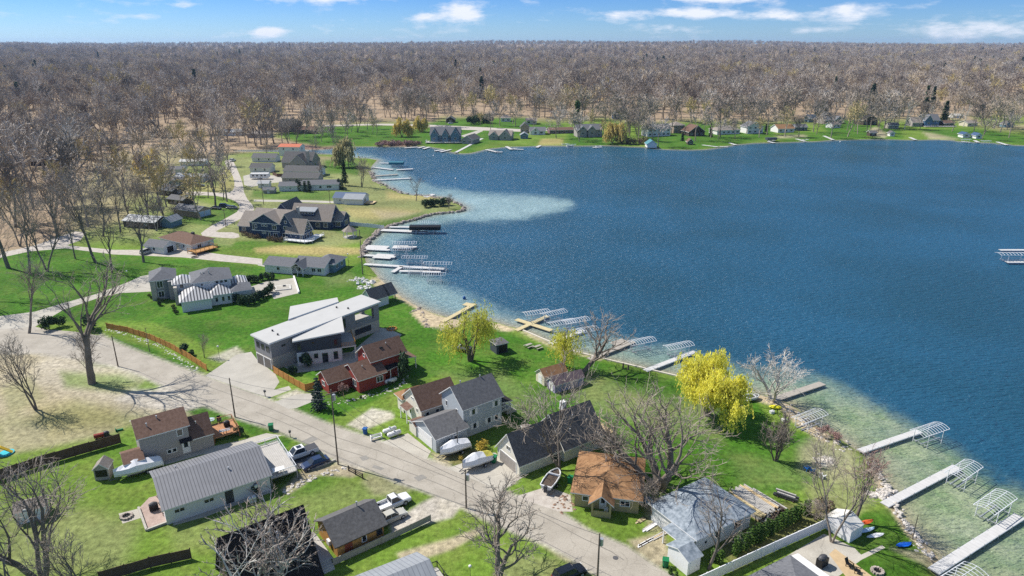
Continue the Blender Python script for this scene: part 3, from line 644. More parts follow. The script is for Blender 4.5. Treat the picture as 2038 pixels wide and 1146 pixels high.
def willow(seed, h, spread, leafm, strands=420, leaf=.22, drop=(.25, .6), stems=2, dens=10, r0=.6, fork=.3, skew=(0, 0), ball=0.0, wood=None):
    """limbs, and hanging strands of small leaves"""
    R = random.Random(seed)
    sk, mx = skeleton(seed, h * .93, fork=fork, kids=(5, 5, 4), ang=(.65, .6, .6), r0=r0, stems=stems, stemspread=.35, wig=.12, up=.06)
    ext = max(math.hypot(p.x, p.y) for _, ps, _ in sk for p in ps); k = spread / ext
    sk = [(l, [Vector((p.x * k + skew[0] * p.z / h, p.y * k + skew[1] * p.z / h, p.z)) for p in ps], rs) for l, ps, rs in sk]
    a = MB(); c = MB(); tips = []
    for lev, pts, rs in sk:
        if lev <= 2: tube(a, pts, [max(r, .035) for r in rs], (7, 5, 4)[lev])
        else: tube(c, pts, [.03, .025, .02][:len(pts)], 3, 1)
        if lev >= 2: tips += pts[1:]
    for i in range(strands):
        p = R.choice(tips).copy(); L = min(p.z * .85, h * R.uniform(*drop)); out = Vector((p.x - skew[0] * p.z / h, p.y, 0)); out = out.normalized() if out.length > .1 else Vector((1, 0, 0))
        out = out * R.uniform(.0, 1.0) + Vector((R.gauss(0, .4), R.gauss(0, .4), 0)); nd = max(4, int(dens * L / 3))
        p += Vector((R.gauss(0, .5), R.gauss(0, .5), R.gauss(0, .35)))
        for j in range(nd):
            t = (j + R.random()) / nd; q = p + out * (L * .45 * t ** .6) + Vector((0, 0, (.18 * L * math.sin(min(1, t * 2.2) * PI) if ball else 0) - L * t ** 1.35))
            q += Vector((R.gauss(0, .12), R.gauss(0, .12), R.gauss(0, .12)))
            if q.z > .25: leafquad(c, q, leaf * R.uniform(.6, 1.3), R, 0, Vector((R.gauss(0, .25), R.gauss(0, .25), -1)), 1.7)
    return a.mesh('willow_wood', wood or BARK, True), c.mesh('willow_crown', [leafm, TWIG])

# prototypes of the near bare trees
NP = []
for i, (h, kw) in enumerate([
    (20, dict(fork=.38, kids=(6,5,5,4), r0=.50, ang=(.6,.6,.65,.7))),
    (20, dict(fork=.30, kids=(6,5,5,4), r0=.42, stems=2, stemspread=.22, ang=(.5,.6,.65,.7))),
    (22, dict(fork=.45, kids=(7,5,5,4), r0=.42, ang=(.45,.55,.65,.7))),
    (18, dict(fork=.30, kids=(7,5,5,4), r0=.38, ang=(.7,.6,.6,.7))),
    (14, dict(fork=.28, kids=(5,5,4,4), r0=.30, ang=(.6,.6,.65,.7), stems=3, stemspread=.3))]):
    NP.append((h,) + tree_meshes('bare_tree', 11 + i, h, .024, **kw))
def tree(base, top, proto, label, rz=0, wide=1.0, group=None, cat='tree', name='bare_tree', tilt=0.0, meshes=None, h0=None):
    """base=(px,py) of the foot, top=row of the tip (or height in metres if below 60)"""
    p = G(*base); H = top if top < 60 else topz(p, top)
    if meshes is None: h0, a, b = NP[proto]
    else: a, b = meshes
    k = H / h0
    o = empty(name, p, rz, label, cat, group); o.scale = (k * wide, k * wide, k)
    if tilt: o.rotation_euler = (0, tilt, rz)
    add('trunk', a, o); add('crown', b, o); return o

# prototypes of the far trees
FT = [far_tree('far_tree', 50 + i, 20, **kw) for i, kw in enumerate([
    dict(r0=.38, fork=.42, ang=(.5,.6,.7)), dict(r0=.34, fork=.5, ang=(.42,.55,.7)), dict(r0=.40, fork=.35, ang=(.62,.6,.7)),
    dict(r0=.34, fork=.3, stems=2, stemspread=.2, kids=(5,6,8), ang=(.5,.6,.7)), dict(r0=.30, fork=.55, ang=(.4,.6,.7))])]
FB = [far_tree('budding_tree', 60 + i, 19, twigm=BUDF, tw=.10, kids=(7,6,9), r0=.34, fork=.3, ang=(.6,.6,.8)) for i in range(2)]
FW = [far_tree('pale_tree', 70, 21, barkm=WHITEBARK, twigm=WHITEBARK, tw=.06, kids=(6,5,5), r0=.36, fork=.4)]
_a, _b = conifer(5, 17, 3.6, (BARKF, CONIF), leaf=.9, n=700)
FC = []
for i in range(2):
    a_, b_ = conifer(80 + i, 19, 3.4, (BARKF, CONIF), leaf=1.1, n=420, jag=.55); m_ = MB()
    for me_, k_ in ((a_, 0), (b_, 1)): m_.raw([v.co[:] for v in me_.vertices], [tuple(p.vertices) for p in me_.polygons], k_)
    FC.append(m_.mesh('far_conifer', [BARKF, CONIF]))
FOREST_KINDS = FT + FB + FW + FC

LAKEPX = np.array(LAKE_PX)
CLEAR = [[(190,300),(330,285),(470,285),(470,480),(130,485),(110,440),(170,350)],
         [(540,262),(640,250),(740,245),(860,250),(920,258),(1040,255),(1200,240),(1230,262),(1230,300),(540,300)],
         [(855,236),(1010,232),(1070,236),(1210,244),(1210,262),(860,262)],
         [(1285,250),(1400,244),(1540,244),(1640,240),(1720,235),(1740,246),(1800,246),(1850,250),(1960,240),(2100,235),(2100,300),(1285,300)],
         [(430,320),(560,300),(700,300),(760,320),(940,420),(720,520),(500,520),(300,500),(200,500),(240,470),(300,440),(320,400),(340,370),(420,360)],
         [(-900,490),(60,490),(150,480),(240,490),(2900,560),(2900,1400),(-900,1400)], [(-700,462),(140,452),(175,462),(100,500),(-700,540)]]
WOODS = [[(-900,60),(2900,60),(2900,262),(1960,240),(1720,246),(1560,262),(1290,262),(1200,252),(1000,245),(860,250),(740,250),(640,262),(545,300),(440,310),(430,340),(330,350),(300,420),(240,455),(150,480),(60,505),(-900,560)],
         [(1225,258),(1290,256),(1285,290),(1228,289)], [(480,282),(690,290),(700,298),(480,300)], [(1740,246),(1800,248),(1795,262),(1745,258)]]
def scatter(n, dmin, dmax, R, hx=1.0):
    """random ground points inside the woods, uniform per area"""
    out = []
    px_l, px_r = -330, 2368
    tl = (px_l - CX) / F * 1.02; tr = (px_r - CX) / F * 1.02
    while len(out) < n:
        Y = np.sqrt(R.uniform(dmin ** 2, dmax ** 2, 4000)); X = R.uniform(tl, tr, 4000) * (Y * _fw.y + CAMH * .334)
        px, py = PXv(X, Y, np.zeros_like(X))
        ok = np.zeros(px.shape, bool)
        for w in WOODS: ok |= inside(px, py, w)
        for c in CLEAR: ok &= ~(inside(px, py, c) & ~(inside(px, py, WOODS[1]) | inside(px, py, WOODS[3])))
        ok &= ~inside(px, py, LAKEPX)
        out += list(zip(X[ok], Y[ok]))
    return out[:n]
def forest():
    R = np.random.default_rng(3)
    bands = [(230, 520, 135), (520, 700, 430), (700, 1000, 1350), (1000, 1500, 3600), (1500, 2300, 5200), (2300, 3800, 6500), (3800, 7500, 8500)]
    pts = []; 
    for a, b, n in bands: pts += [(x, y, b) for x, y in scatter(n, a, b, R)]
    P = np.array(pts); d = np.hypot(P[:, 0], P[:, 1]); P = P[np.argsort(d)]; d = np.sort(d)
    z = hillz(P[:, 0], P[:, 1]); n = len(P)
    big = 1 + .25 * sstep((d - 1500) / 2500)
    sc = 1.42 * R.uniform(.62, 1.15, n) * (1 + .2 * np.sin(P[:, 0] / 90) * np.cos(P[:, 1] / 130)) * big
    # patches where one kind gathers
    bud = np.sin(P[:, 0] / 61 + 1) * np.sin(P[:, 1] / 83) + .5 * np.sin(P[:, 0] / 23) * np.cos(P[:, 1] / 31)
    k = R.integers(0, len(FT), n); u = R.random(n)
    k = np.where(u < np.where(bud > .6, .26, .03), len(FT) + R.integers(0, 2, n), k); k = np.where(u > .985, len(FT) + 2, k)
    ev = np.sin(P[:, 0] / 140 + 2) * np.sin(P[:, 1] / 190 + 1); k = np.where((R.random(n) < np.where(ev > .85, .10, .004)) & (d > 700), len(FT) + 3 + R.integers(0, 2, n), k)
    return P, d, z, sc, k, R
def woods():
    P, d, z, sc, k, R = forest(); NEAR = 78
    # the nearest, one object each
    px, py = PXv(P[:, 0], P[:, 1], z)
    vis = (px > -40) & (px < 2080); near = np.where(vis)[0][:NEAR]; m = np.zeros(len(P), bool); m[near] = True
    for i in near:
        nm = 'bare_tree' if k[i] < len(FT) else ('budding_tree' if k[i] < len(FT) + 2 else 'pale_tree' if k[i] == len(FT) + 2 else 'conifer_tree')
        o = add(nm, FOREST_KINDS[k[i]], None, (P[i, 0], P[i, 1], z[i] - .1), R.uniform(0, 6.28)); o.scale = (sc[i] * R.uniform(.9, 1.15), sc[i] * R.uniform(.9, 1.15), sc[i])
        kind = {'bare_tree': 'bare grey-brown tree', 'budding_tree': 'tree hazed with tan buds', 'pale_tree': 'pale white-barked bare tree', 'conifer_tree': 'dark conifer'}[nm]
        where = 'in the woods west of the gravel road' if px[i] < 470 else ('beside the brown creek behind the orange-roofed house' if px[i] < 700 else 'at the lakeward edge of the woods across the water')
        setp(o, kind + ' ' + where, 'tree', kind + 's ' + where)
    idx = np.where(~m)[0]; n = len(idx)
    me = bpy.data.meshes.new('forest'); me.vertices.add(n)
    me.vertices.foreach_set('co', np.stack([P[idx, 0], P[idx, 1], z[idx] - .2], 1).astype(np.float32).ravel())
    for nm, ty, arr in (('kind_no', 'INT', k[idx].astype(np.int32)), ('size', 'FLOAT', sc[idx].astype(np.float32)), ('turn', 'FLOAT', R.uniform(0, 6.28, n).astype(np.float32))):
        a = me.attributes.new(nm, ty, 'POINT'); a.data.foreach_set('value', arr)
    o = add('forest', me); setp(o, 'bare grey-brown spring woodland stretching from the far shore to the horizon', 'woodland', None, 'stuff')
    coll = bpy.data.collections.new('forest_kinds')
    for i, fm in enumerate(FOREST_KINDS): coll.objects.link(bpy.data.objects.new('forest_kind_%02d' % i, fm))
    ng = bpy.data.node_groups.new('forest_scatter', 'GeometryNodeTree'); ng.interface.new_socket('Geometry', in_out='INPUT', socket_type='NodeSocketGeometry'); ng.interface.new_socket('Geometry', in_out='OUTPUT', socket_type='NodeSocketGeometry')
    N = ng.nodes.new; Lk = ng.links.new; gi = N('NodeGroupInput'); go = N('NodeGroupOutput')
    mp = N('GeometryNodeMeshToPoints'); ip = N('GeometryNodeInstanceOnPoints'); ci = N('GeometryNodeCollectionInfo'); ci.inputs['Collection'].default_value = coll; ci.inputs['Separate Children'].default_value = True; ci.inputs['Reset Children'].default_value = True
    def attr(nm, ty):
        a = N('GeometryNodeInputNamedAttribute'); a.data_type = ty; a.inputs[0].default_value = nm; return a.outputs[0]
    Lk(gi.outputs[0], mp.inputs[0]); Lk(mp.outputs[0], ip.inputs['Points']); Lk(ci.outputs[0], ip.inputs['Instance']); ip.inputs['Pick Instance'].default_value = True
    Lk(attr('kind_no', 'INT'), ip.inputs['Instance Index']); cx = N('ShaderNodeCombineXYZ'); Lk(attr('turn', 'FLOAT'), cx.inputs[2]); Lk(cx.outputs[0], ip.inputs['Rotation']); Lk(attr('size', 'FLOAT'), ip.inputs['Scale'])
    Lk(ip.outputs[0], go.inputs[0]); md = o.modifiers.new('scatter', 'NODES'); md.node_group = ng
woods()
# ------------------------------------------------------------------ houses
WHITE = mat('white_paint', (.72,.71,.69), .6, .06, 3); TRIM = mat('white_trim', (.74,.73,.71), .5, .04, 3)
GLASS = mat('window_glass', (.022,.028,.036), .08, .3, .5, spec=.6)
M_GREYSID = mat('grey_siding', (.40,.43,.45), .7, .06, 1.5, stripes=(2,.2,.12,(.30,.325,.34)))
M_TAN = mat('taupe_siding', (.34,.31,.29), .75, .06, 1.5, stripes=(2,.2,.12,(.27,.25,.23)))
M_WHSID = mat('white_siding', (.70,.69,.66), .65, .05, 1.2, stripes=(2,.2,.1,(.60,.59,.57)))
M_CREAM = mat('cream_siding', (.66,.62,.52), .7, .06, 1.2, stripes=(2,.2,.1,(.57,.53,.45)))
M_BEIGE = mat('beige_siding', (.62,.56,.44), .7, .06, 1.2)
M_OLIVE = mat('ochre_siding', (.38,.31,.15), .75, .08, 1.2)
M_RED = mat('red_siding', (.27,.045,.035), .7, .10, 1.5, stripes=(2,.2,.12,(.21,.035,.028)))
M_NAVY = mat('navy_siding', (.030,.055,.11), .65, .12, 1.5, stripes=(2,.22,.12,(.022,.042,.085)))
M_NAVY2 = mat('slate_panel', (.055,.065,.085), .6, .1, 1.0)
M_TEAL = mat('blue_grey_siding', (.12,.20,.25), .7, .1, 1.5)
M_GREYP = mat('grey_panel', (.25,.245,.25), .7, .08, .6, stripes=(2,.6,.05,(.20,.195,.2)))
M_STONE = mat('tan_stone', (.42,.38,.33), .85, .25, 4, bump=.3)
M_BRICKW = mat('tan_brick', (.36,.27,.19), .8, .15, 5)
M_LOG = mat('stained_board', (.46,.24,.075), .65, .2, 2, stripes=(0,.3,.12,(.27,.13,.04)))
M_DARKW = mat('dark_brown_board', (.075,.055,.042), .7, .2, 2)
M_LILAC = mat('lilac_siding', (.33,.29,.42), .7, .08, 2)
def shingle(name, c, c2, sc=2.2): return mat(name, c, .9, .2, sc, c2, spec=.15, bump=.4, detail=9, streak=None)
R_BROWN = shingle('brown_shingles', (.105,.062,.045), (.185,.118,.09))
R_GREY = shingle('grey_shingles', (.095,.095,.10), (.17,.168,.17))
R_CHAR = shingle('charcoal_shingles', (.075,.073,.073), (.15,.147,.147))
R_BLACK = shingle('black_shingles', (.019,.017,.018), (.036,.032,.033))
R_TANR = shingle('weathered_tan_shingles', (.20,.17,.145), (.30,.265,.235))
R_ORNG = shingle('rust_brown_shingles', (.20,.105,.052), (.34,.20,.105), 1.2)
R_BLUEG = mat('patched_blue_grey_shingles', (.10,.13,.16), .85, .3, 1.6, (.34,.38,.42), detail=10)
R_SLATE = shingle('slate_grey_shingles', (.105,.108,.118), (.175,.178,.19))
R_METAL = mat('ribbed_steel_roof', (.215,.215,.225), .42, .08, .7, stripes=(0,.46,.22,(.10,.10,.107)), metal=.15, spec=.5)
R_SEAM = mat('standing_seam_roof', (.52,.51,.50), .4, .06, .7, stripes=(0,.75,.42,(.06,.06,.065)), spec=.5)
R_WHITE = mat('white_membrane_roof', (.43,.425,.41), .7, .05, .4)
R_LGREY = mat('pale_metal_roof', (.27,.285,.30), .45, .12, .8, stripes=(0,.6,.15,(.18,.19,.21)), spec=.5)
R_BLUE = mat('blue_metal_roof', (.035,.075,.16), .5, .1, .8, stripes=(0,.6,.12,(.025,.05,.11)), spec=.5)
R_RED = mat('orange_metal_roof', (.50,.13,.05), .5, .1, .8, stripes=(0,.5,.12,(.36,.09,.035)), spec=.4)
M_PLANK = mat('weathered_planks', (.42,.40,.37), .85, .12, 1.5, stripes=(0,.3,.12,(.27,.255,.235)))
M_REDWOOD = mat('redwood_planks', (.40,.20,.10), .8, .15, 1.5, stripes=(0,.3,.12,(.26,.12,.06)))
M_YELLOW = mat('new_yellow_lumber', (.50,.42,.24), .75, .15, 1.5, stripes=(0,.3,.1,(.38,.31,.17)))
M_LUMB = mat('raw_lumber', (.56,.42,.24), .8, .2, 2)
M_CEDAR = mat('cedar_boards', (.47,.22,.055), .7, .2, 1.5, stripes=(0,.2,.12,(.30,.13,.03)))
M_FENCEB = mat('brown_stockade_boards', (.12,.075,.05), .85, .25, 1.5, stripes=(0,.16,.15,(.06,.038,.025)))
M_VINYL = mat('white_vinyl', (.74,.74,.75), .4, .03, 1)
M_BLACK = mat('black_paint', (.012,.012,.013), .4, .2, 2); M_DGREY = mat('dark_grey_paint', (.06,.06,.065), .5, .15, 2)
M_STEEL = mat('galvanized_steel', (.45,.46,.48), .35, .1, 3, metal=.5, spec=.5)
M_ALU = mat('white_aluminium', (.72,.73,.75), .35, .05, 3, metal=.2, spec=.5)
M_WOODP = mat('old_pole_wood', (.17,.13,.10), .9, .2, 2, streak=(4,4,.3))
M_POSTW = mat('grey_wood', (.33,.30,.26), .9, .15, 2)
_wc = {}
def win_meshes(w, h, frame, mull, glass):
    k = (round(w, 2), round(h, 2), frame.name, mull, glass.name)
    if k not in _wc:
        a = MB(); t = min(.11, w * .14); x, z = w / 2, h / 2
        a.box(-x, -x + t, -.05, .03, -z, z); a.box(x - t, x, -.05, .03, -z, z); a.box(-x + t, x - t, -.05, .03, z - t, z); a.box(-x + t, x - t, -.05, .03, -z, -z + t)
        for i in range(1, mull + 1):
            q = -x + w * i / (mull + 1); a.box(q - .04, q + .04, -.045, .025, -z + t, z - t)
        b = MB(); b.box(-x + t, x - t, -.015, .02, -z + t, z - t)
        _wc[k] = (a.mesh('window_frame', frame), b.mesh('window_pane', glass))
    return _wc[k]
ROT = {'n': 0.0, 'r': PI / 2, 'f': PI, 'l': -PI / 2}
class House:
    B = []
    def note(s): x0, x1, y0, y1 = s.cur; House.B.append((s.world((x0 + x1) / 2, (y0 + y1) / 2), math.hypot(x1 - x0, y1 - y0) / 2))
    def __init__(s, name, label, o, head, cat='house', group=None):
        s.h = math.radians(head); s.o = Vector((o[0], o[1], 0)); s.root = empty(name, s.o, s.h, label, cat, group)
    def loc(s, px, py, z=0.0):
        p = G(px, py, z) - s.o; c, n = math.cos(s.h), math.sin(s.h)
        return (p.x * c + p.y * n, -p.x * n + p.y * c)
    def world(s, x, y, z=0):
        c, n = math.cos(s.h), math.sin(s.h); return Vector((s.o.x + x * c - y * n, s.o.y + x * n + y * c, z))
    def zpx(s, x, y, py): return topz(s.world(x, y), py)
    def part(s, nm, mb, mats, parent=None, smooth=False, label=None):
        o = mb.build(nm, mats, parent or s.root, smooth=smooth)
        if label: o['label'] = label
        return o
    def block(s, x0, x1, y0, y1, z0, z1, m, nm='wall', cap=None):
        b = MB(); b.box(x0, x1, y0, y1, z0, z1); s.cur = (x0, x1, y0, y1); return s.part(nm, b, m)
    def gable(s, x0, x1, y0, y1, ze, zr, wall, roof, axis='x', z0=0.0, ov=.4, ovx=.35, t=.16, trim=None, rf=.5, skew=None, wn='wall', nowall=False):
        trim = trim or TRIM
        if axis == 'x': a0, a1, q0, q1 = x0, x1, y0, y1; fn = lambda t_, q, z: (t_, q, z)
        else: a0, a1, q0, q1 = y0, y1, x0, x1; fn = lambda t_, q, z: (q, t_, z)
        qm = q0 + (q1 - q0) * rf; s0 = (zr - ze) / (qm - q0); s1 = (zr - ze) / (q1 - qm)
        if not nowall:
            w = MB(); w.prism([(q0, z0), (q1, z0), (q1, ze - .01), (qm, zr - .01), (q0, ze - .01)], a0, a1, fn); s.part(wn, w, wall)
        r = MB(); e0, e1 = ze - s0 * ov, ze - s1 * ov; A0, A1 = a0 - ovx, a1 + ovx
        P = [(q0 - ov, e0), (qm, zr), (q1 + ov, e1), (q1 + ov, e1 + t), (qm, zr + t), (q0 - ov, e0 + t)]
        A = [fn(A0, q, z) for q, z in P]; B = [fn(A1, q, z) for q, z in P]
        for i, m in ((0, 1), (1, 1), (2, 1), (3, 0), (4, 0), (5, 1)):
            j = (i + 1) % 6; r.poly([A[i], A[j], B[j], B[i]], m)
        r.poly([A[0], A[5], A[4], A[1]], 1); r.poly([A[1], A[4], A[3], A[2]], 1); r.poly([B[0], B[1], B[4], B[5]], 1); r.poly([B[1], B[2], B[3], B[4]], 1)
        ro = s.part('roof', r, [roof, trim]); s.cur = (x0, x1, y0, y1); s.rf = (q0, qm, q1, ze, zr, axis, t); s.lastroof = ro; s.note(); return ro
    def hip(s, x0, x1, y0, y1, ze, zr, roof, wall=None, z0=0.0, ov=.5, t=.16, trim=None, inset=None, wn='wall'):
        trim = trim or TRIM
        if wall:
            w = MB(); w.box(x0, x1, y0, y1, z0, ze); s.part(wn, w, wall)
        X0, X1, Y0, Y1 = x0 - ov, x1 + ov, y0 - ov, y1 + ov; W, D = X1 - X0, Y1 - Y0
        if W >= D: i = D / 2 if inset is None else inset; a, b = (X0 + i, (Y0 + Y1) / 2), (X1 - i, (Y0 + Y1) / 2)
        else: i = W / 2 if inset is None else inset; a, b = ((X0 + X1) / 2, Y0 + i), ((X0 + X1) / 2, Y1 - i)
        E = [(X0, Y0), (X1, Y0), (X1, Y1), (X0, Y1)]; r = MB(); T = [(*p, ze + t) for p in E]; Bm = [(*p, ze) for p in E]; A = (*a, zr + t); B = (*b, zr + t)
        if W >= D: r.poly([T[0], T[1], B, A]); r.poly([T[2], T[3], A, B]); r.poly([T[3], T[0], A]); r.poly([T[1], T[2], B])
        else: r.poly([T[0], T[1], A]); r.poly([T[1], T[2], B, A]); r.poly([T[2], T[3], B]); r.poly([T[3], T[0], A, B])
        for k in range(4): r.poly([Bm[k], Bm[(k + 1) % 4], T[(k + 1) % 4], T[k]], 1)
        r.poly(Bm[::-1], 1); ro = s.part('roof', r, [roof, trim]); s.cur = (x0, x1, y0, y1); s.lastroof = ro; s.note(); return ro
    def slab(s, pts, t, mats, nm='roof', top=0, side=1):
        """pts: local (x, y, z) round the top face"""
        r = MB(); n = len(pts); Bm = [(x, y, z - t) for x, y, z in pts]; r.poly(pts, top); r.poly(Bm[::-1], side)
        for k in range(n): r.poly([Bm[k], Bm[(k + 1) % n], pts[(k + 1) % n], pts[k]], side)
        return s.part(nm, r, mats)
    def prismz(s, pts, z0, tops, m, nm='wall'):
        r = MB(); n = len(pts); tops = tops if isinstance(tops, (list, tuple)) else [tops] * n
        Bm = [(x, y, z0) for x, y in pts]; T = [(x, y, z) for (x, y), z in zip(pts, tops)]; r.poly(T); r.poly(Bm[::-1])
        for k in range(n): r.poly([Bm[k], Bm[(k + 1) % n], T[(k + 1) % n], T[k]])
        return s.part(nm, r, m)
    def plane(s, face, u, z, off=.0):
        x0, x1, y0, y1 = s.cur
        return {'n': (u, y0 - off, z), 'f': (u, y1 + off, z), 'l': (x0 - off, u, z), 'r': (x1 + off, u, z)}[face]
    def win(s, face, u, z, w=1.0, h=1.2, mull=0, frame=None, nm='window', shut=None, glass=None):
        a, b = win_meshes(w, h, frame or TRIM, mull, glass or GLASS); o = add(nm, a, s.root, s.plane(face, u, z), ROT[face]); add('pane', b, o)
        if shut:
            for q in (-1, 1):
                m = MB(); m.box(-.2, .2, -.04, .02, -h / 2, h / 2); c = s.part('shutter', m, shut); c.location = s.plane(face, u, z); c.rotation_euler = (0, 0, ROT[face])
                d = q * (w / 2 + .22); v = Vector((d, 0, 0)); v.rotate(Matrix.Rotation(ROT[face], 3, 'Z')); c.location = c.location + v
        return o
    def door(s, face, u, w=.95, h=2.05, m=None, z0=.1, lite=True):
        b = MB(); x = w / 2; b.box(-x - .08, x + .08, -.04, .02, 0, h + .08); o = s.part('door', b, m or TRIM); o.location = s.plane(face, u, z0); o.rotation_euler = (0, 0, ROT[face])
        if lite:
            p = MB(); p.box(-x * .6, x * .6, -.055, -.03, h * .5, h * .9); s.part('pane', p, GLASS, o)
        k = MB(); k.box(x * .65, x * .8, -.1, -.03, h * .42, h * .48); s.part('handle', k, M_STEEL, o); return o
    def garage_door(s, face, u, w=2.6, h=2.2, m=None, z0=.05):
        b = MB(); x = w / 2
        for k in range(4): b.box(-x, x, -.03 - .01 * (k % 2), .02, h * k / 4 + .02, h * (k + 1) / 4)
        o = s.part('garage_door', b, m or WHITE); o.location = s.plane(face, u, z0); o.rotation_euler = (0, 0, ROT[face])
        f = MB(); f.box(-x - .14, -x, -.06, .02, 0, h + .14); f.box(x, x + .14, -.06, .02, 0, h + .14); f.box(-x, x, -.06, .02, h, h + .14); s.part('frame', f, TRIM, o); return o
    def vents(s, *uv):
        """pipes on the last gable roof: (x along ridge, fraction from near eave to ridge, height)"""
        q0, qm, q1, ze, zr, axis, t = s.rf
        for u, f, h in uv:
            q = q0 + (qm - q0) * f if f <= 1 else qm + (q1 - qm) * (f - 1); z = ze + (zr - ze) * (f if f <= 1 else 2 - f) + t
            m = MB(); p = (u, q) if axis == 'x' else (q, u); m.bar((*p, z - .1), (*p, z + h), .09, 8); m.bar((*p, z + h), (*p, z + h + .09), .14, 8)
            s.part('vent_pipe', m, M_STEEL, s.lastroof)
    def posts(s, pts, z0, z1, r=.08, m=None, nm='post'):
        for x, y in pts:
            b = MB(); b.box(x - r, x + r, y - r, y + r, z0, z1); s.part(nm, b, m or TRIM)
    def deck(s, pts, z, planks, rail=None, edges=(), rh=.95, z0=0, railm=None, bal=.35, root=True):
        """raised deck: floor, posts, and a railing on the listed edges"""
        d = s.slab([(x, y, z) for x, y in pts], .2, [planks, planks], 'deck')
        n = len(pts)
        for x, y in pts:
            b = MB(); b.box(x - .07, x + .07, y - .07, y + .07, z0, z - .2); s.part('deck_post', b, planks, d)
        for i in edges:
            a, c = Vector((*pts[i], z)), Vector((*pts[(i + 1) % n], z)); L = (c - a).length; r = MB(); k = max(2, int(L / 1.6))
            for j in range(k + 1):
                p = a.lerp(c, j / k); r.box(p.x - .05, p.x + .05, p.y - .05, p.y + .05, z, z + rh)
            up = Vector((0, 0, 1)); r.bar(a + up * rh, c + up * rh, .055, 4); r.bar(a + up * .15, c + up * .15, .035, 4)
            kk = max(2, int(L / bal))
            for j in range(kk): 
                p = a.lerp(c, (j + .5) / kk); r.bar(p + up * .15, p + up * rh, .018, 3)
            s.part('railing', r, railm or TRIM, d)
        return d
def houseAB(name, label, A, B, eave, ov=.4, cat='house', ovx=.35):
    a, b = G(*A, eave), G(*B, eave); h = math.atan2(b.y - a.y, b.x - a.x); L = (b - a).length
    d = Vector((math.cos(h), math.sin(h), 0)); n = Vector((-d.y, d.x, 0)); o = a + d * ovx + n * ov
    H = House(name, label, o, math.degrees(h), cat); H.L = L - 2 * ovx; return H

# --- white ranch under a ribbed steel roof
H = houseAB('house', 'long low white house under a ribbed grey metal roof', (322,1018), (542,946), 2.7); L = H.L
H.gable(0, L, 0, 10.9, 2.75, H.zpx(-.35, 5.4, 953), M_WHSID, R_METAL, t=.14)
H.win('n', 1.9, 1.75, 1.5, .75, 1); H.win('n', 5.9, 1.75, 1.5, .75, 1); H.door('n', 8.7, 1.0, 2.1, M_DGREY, lite=False); H.win('n', 12.6, 1.9, .9, .7); H.win('l', 4, 1.7, 1.2, 1.1); H.win('l', 8, 1.7, 1.2, 1.1)
H.vents((9.6, .55, .3), (3, 1.4, .3))
b = MB(); b.box(12.3, 13.0, -.45, -.05, 1.5, 1.95); H.part('air_conditioner', b, M_ALU)
dk = [H.loc(517,886,1.35), H.loc(541,880,1.35), H.loc(588,938,1.35), H.loc(545,952,1.35)]
dk = [(L + .4, 11.2), (L + 4.4, 11.4), (L + 4.4, .9), (L + .4, .9)]
H.deck(dk, 1.35, M_PLANK, edges=(0, 1, 2), railm=M_ALU)
HR = H
sheet('brick_patio', [(297,990),(318,985),(345,1036),(292,1056),(276,1012)], M_BRICKP, .008); sheet('fire_pit_pad', [(236,1022),(276,1012),(282,1030),(244,1042)], M_CONC2, .008)
sheet('side_walk', [(345,1036),(398,1020),(470,995),(540,972),(545,978),(478,1002),(410,1028),(345,1046)], M_CONC2, .007)
# --- two-storey taupe house
H = houseAB('house', 'taupe two-storey house with brown roof beside the redwood deck', (271,876), (378,846), 5.3); L = H.L
H.gable(0, L, 0, 6.6, 5.35, H.zpx(-.35, 3.3, 838), M_TAN, R_BROWN)
H.vents((1.6, .45, .5), (3.3, .75, .35))
H.win('n', L - 1.3, 4.3, 1.0, 1.25); H.win('n', 4.0, 1.4, .75, .8); H.win('n', 4.8, 1.4, .75, .8); H.door('n', 6.6, 1.05, 2.15, TRIM, .25); H.win('l', 2, 4.3, .9, 1.1); H.win('l', 4.6, 4.3, .9, 1.1)
b = MB(); b.poly([(5.7, -.9, 2.7), (7.6, -.9, 2.7), (7.6, 0, 3.05), (5.7, 0, 3.05)]); b.poly([(5.7, -.9, 2.62), (5.7, 0, 2.97), (7.6, 0, 2.97), (7.6, -.9, 2.62)]); b.poly([(5.7, -.9, 2.62), (7.6, -.9, 2.62), (7.6, -.9, 2.7), (5.7, -.9, 2.7)]); H.part('door_canopy', b, R_BLACK)
H.gable(L, L + 3.6, -.02, 5.2, 2.75, H.zpx(L, 2.6, 833), M_TAN, R_BROWN, ovx=.2); H.vents((L + 1.5, .6, .25))
H.gable(-2.6, 0, -1.6, 2.4, 2.35, 3.1, M_TAN, R_BROWN, ovx=.25, ov=.3); H.win('n', -1.7, 1.3, 1.3, 1.2, 1); H.win('n', -.6, 1.3, .8, 1.2)
dz = 1.1; dk = [(L + 3.8, 5.6), (L + 8.0, 5.6), (L + 8.0, .6), (L + 3.8, .6)]
H.deck(dk, dz, M_REDWOOD, edges=(0, 1, 2), railm=M_REDWOOD); HT = H
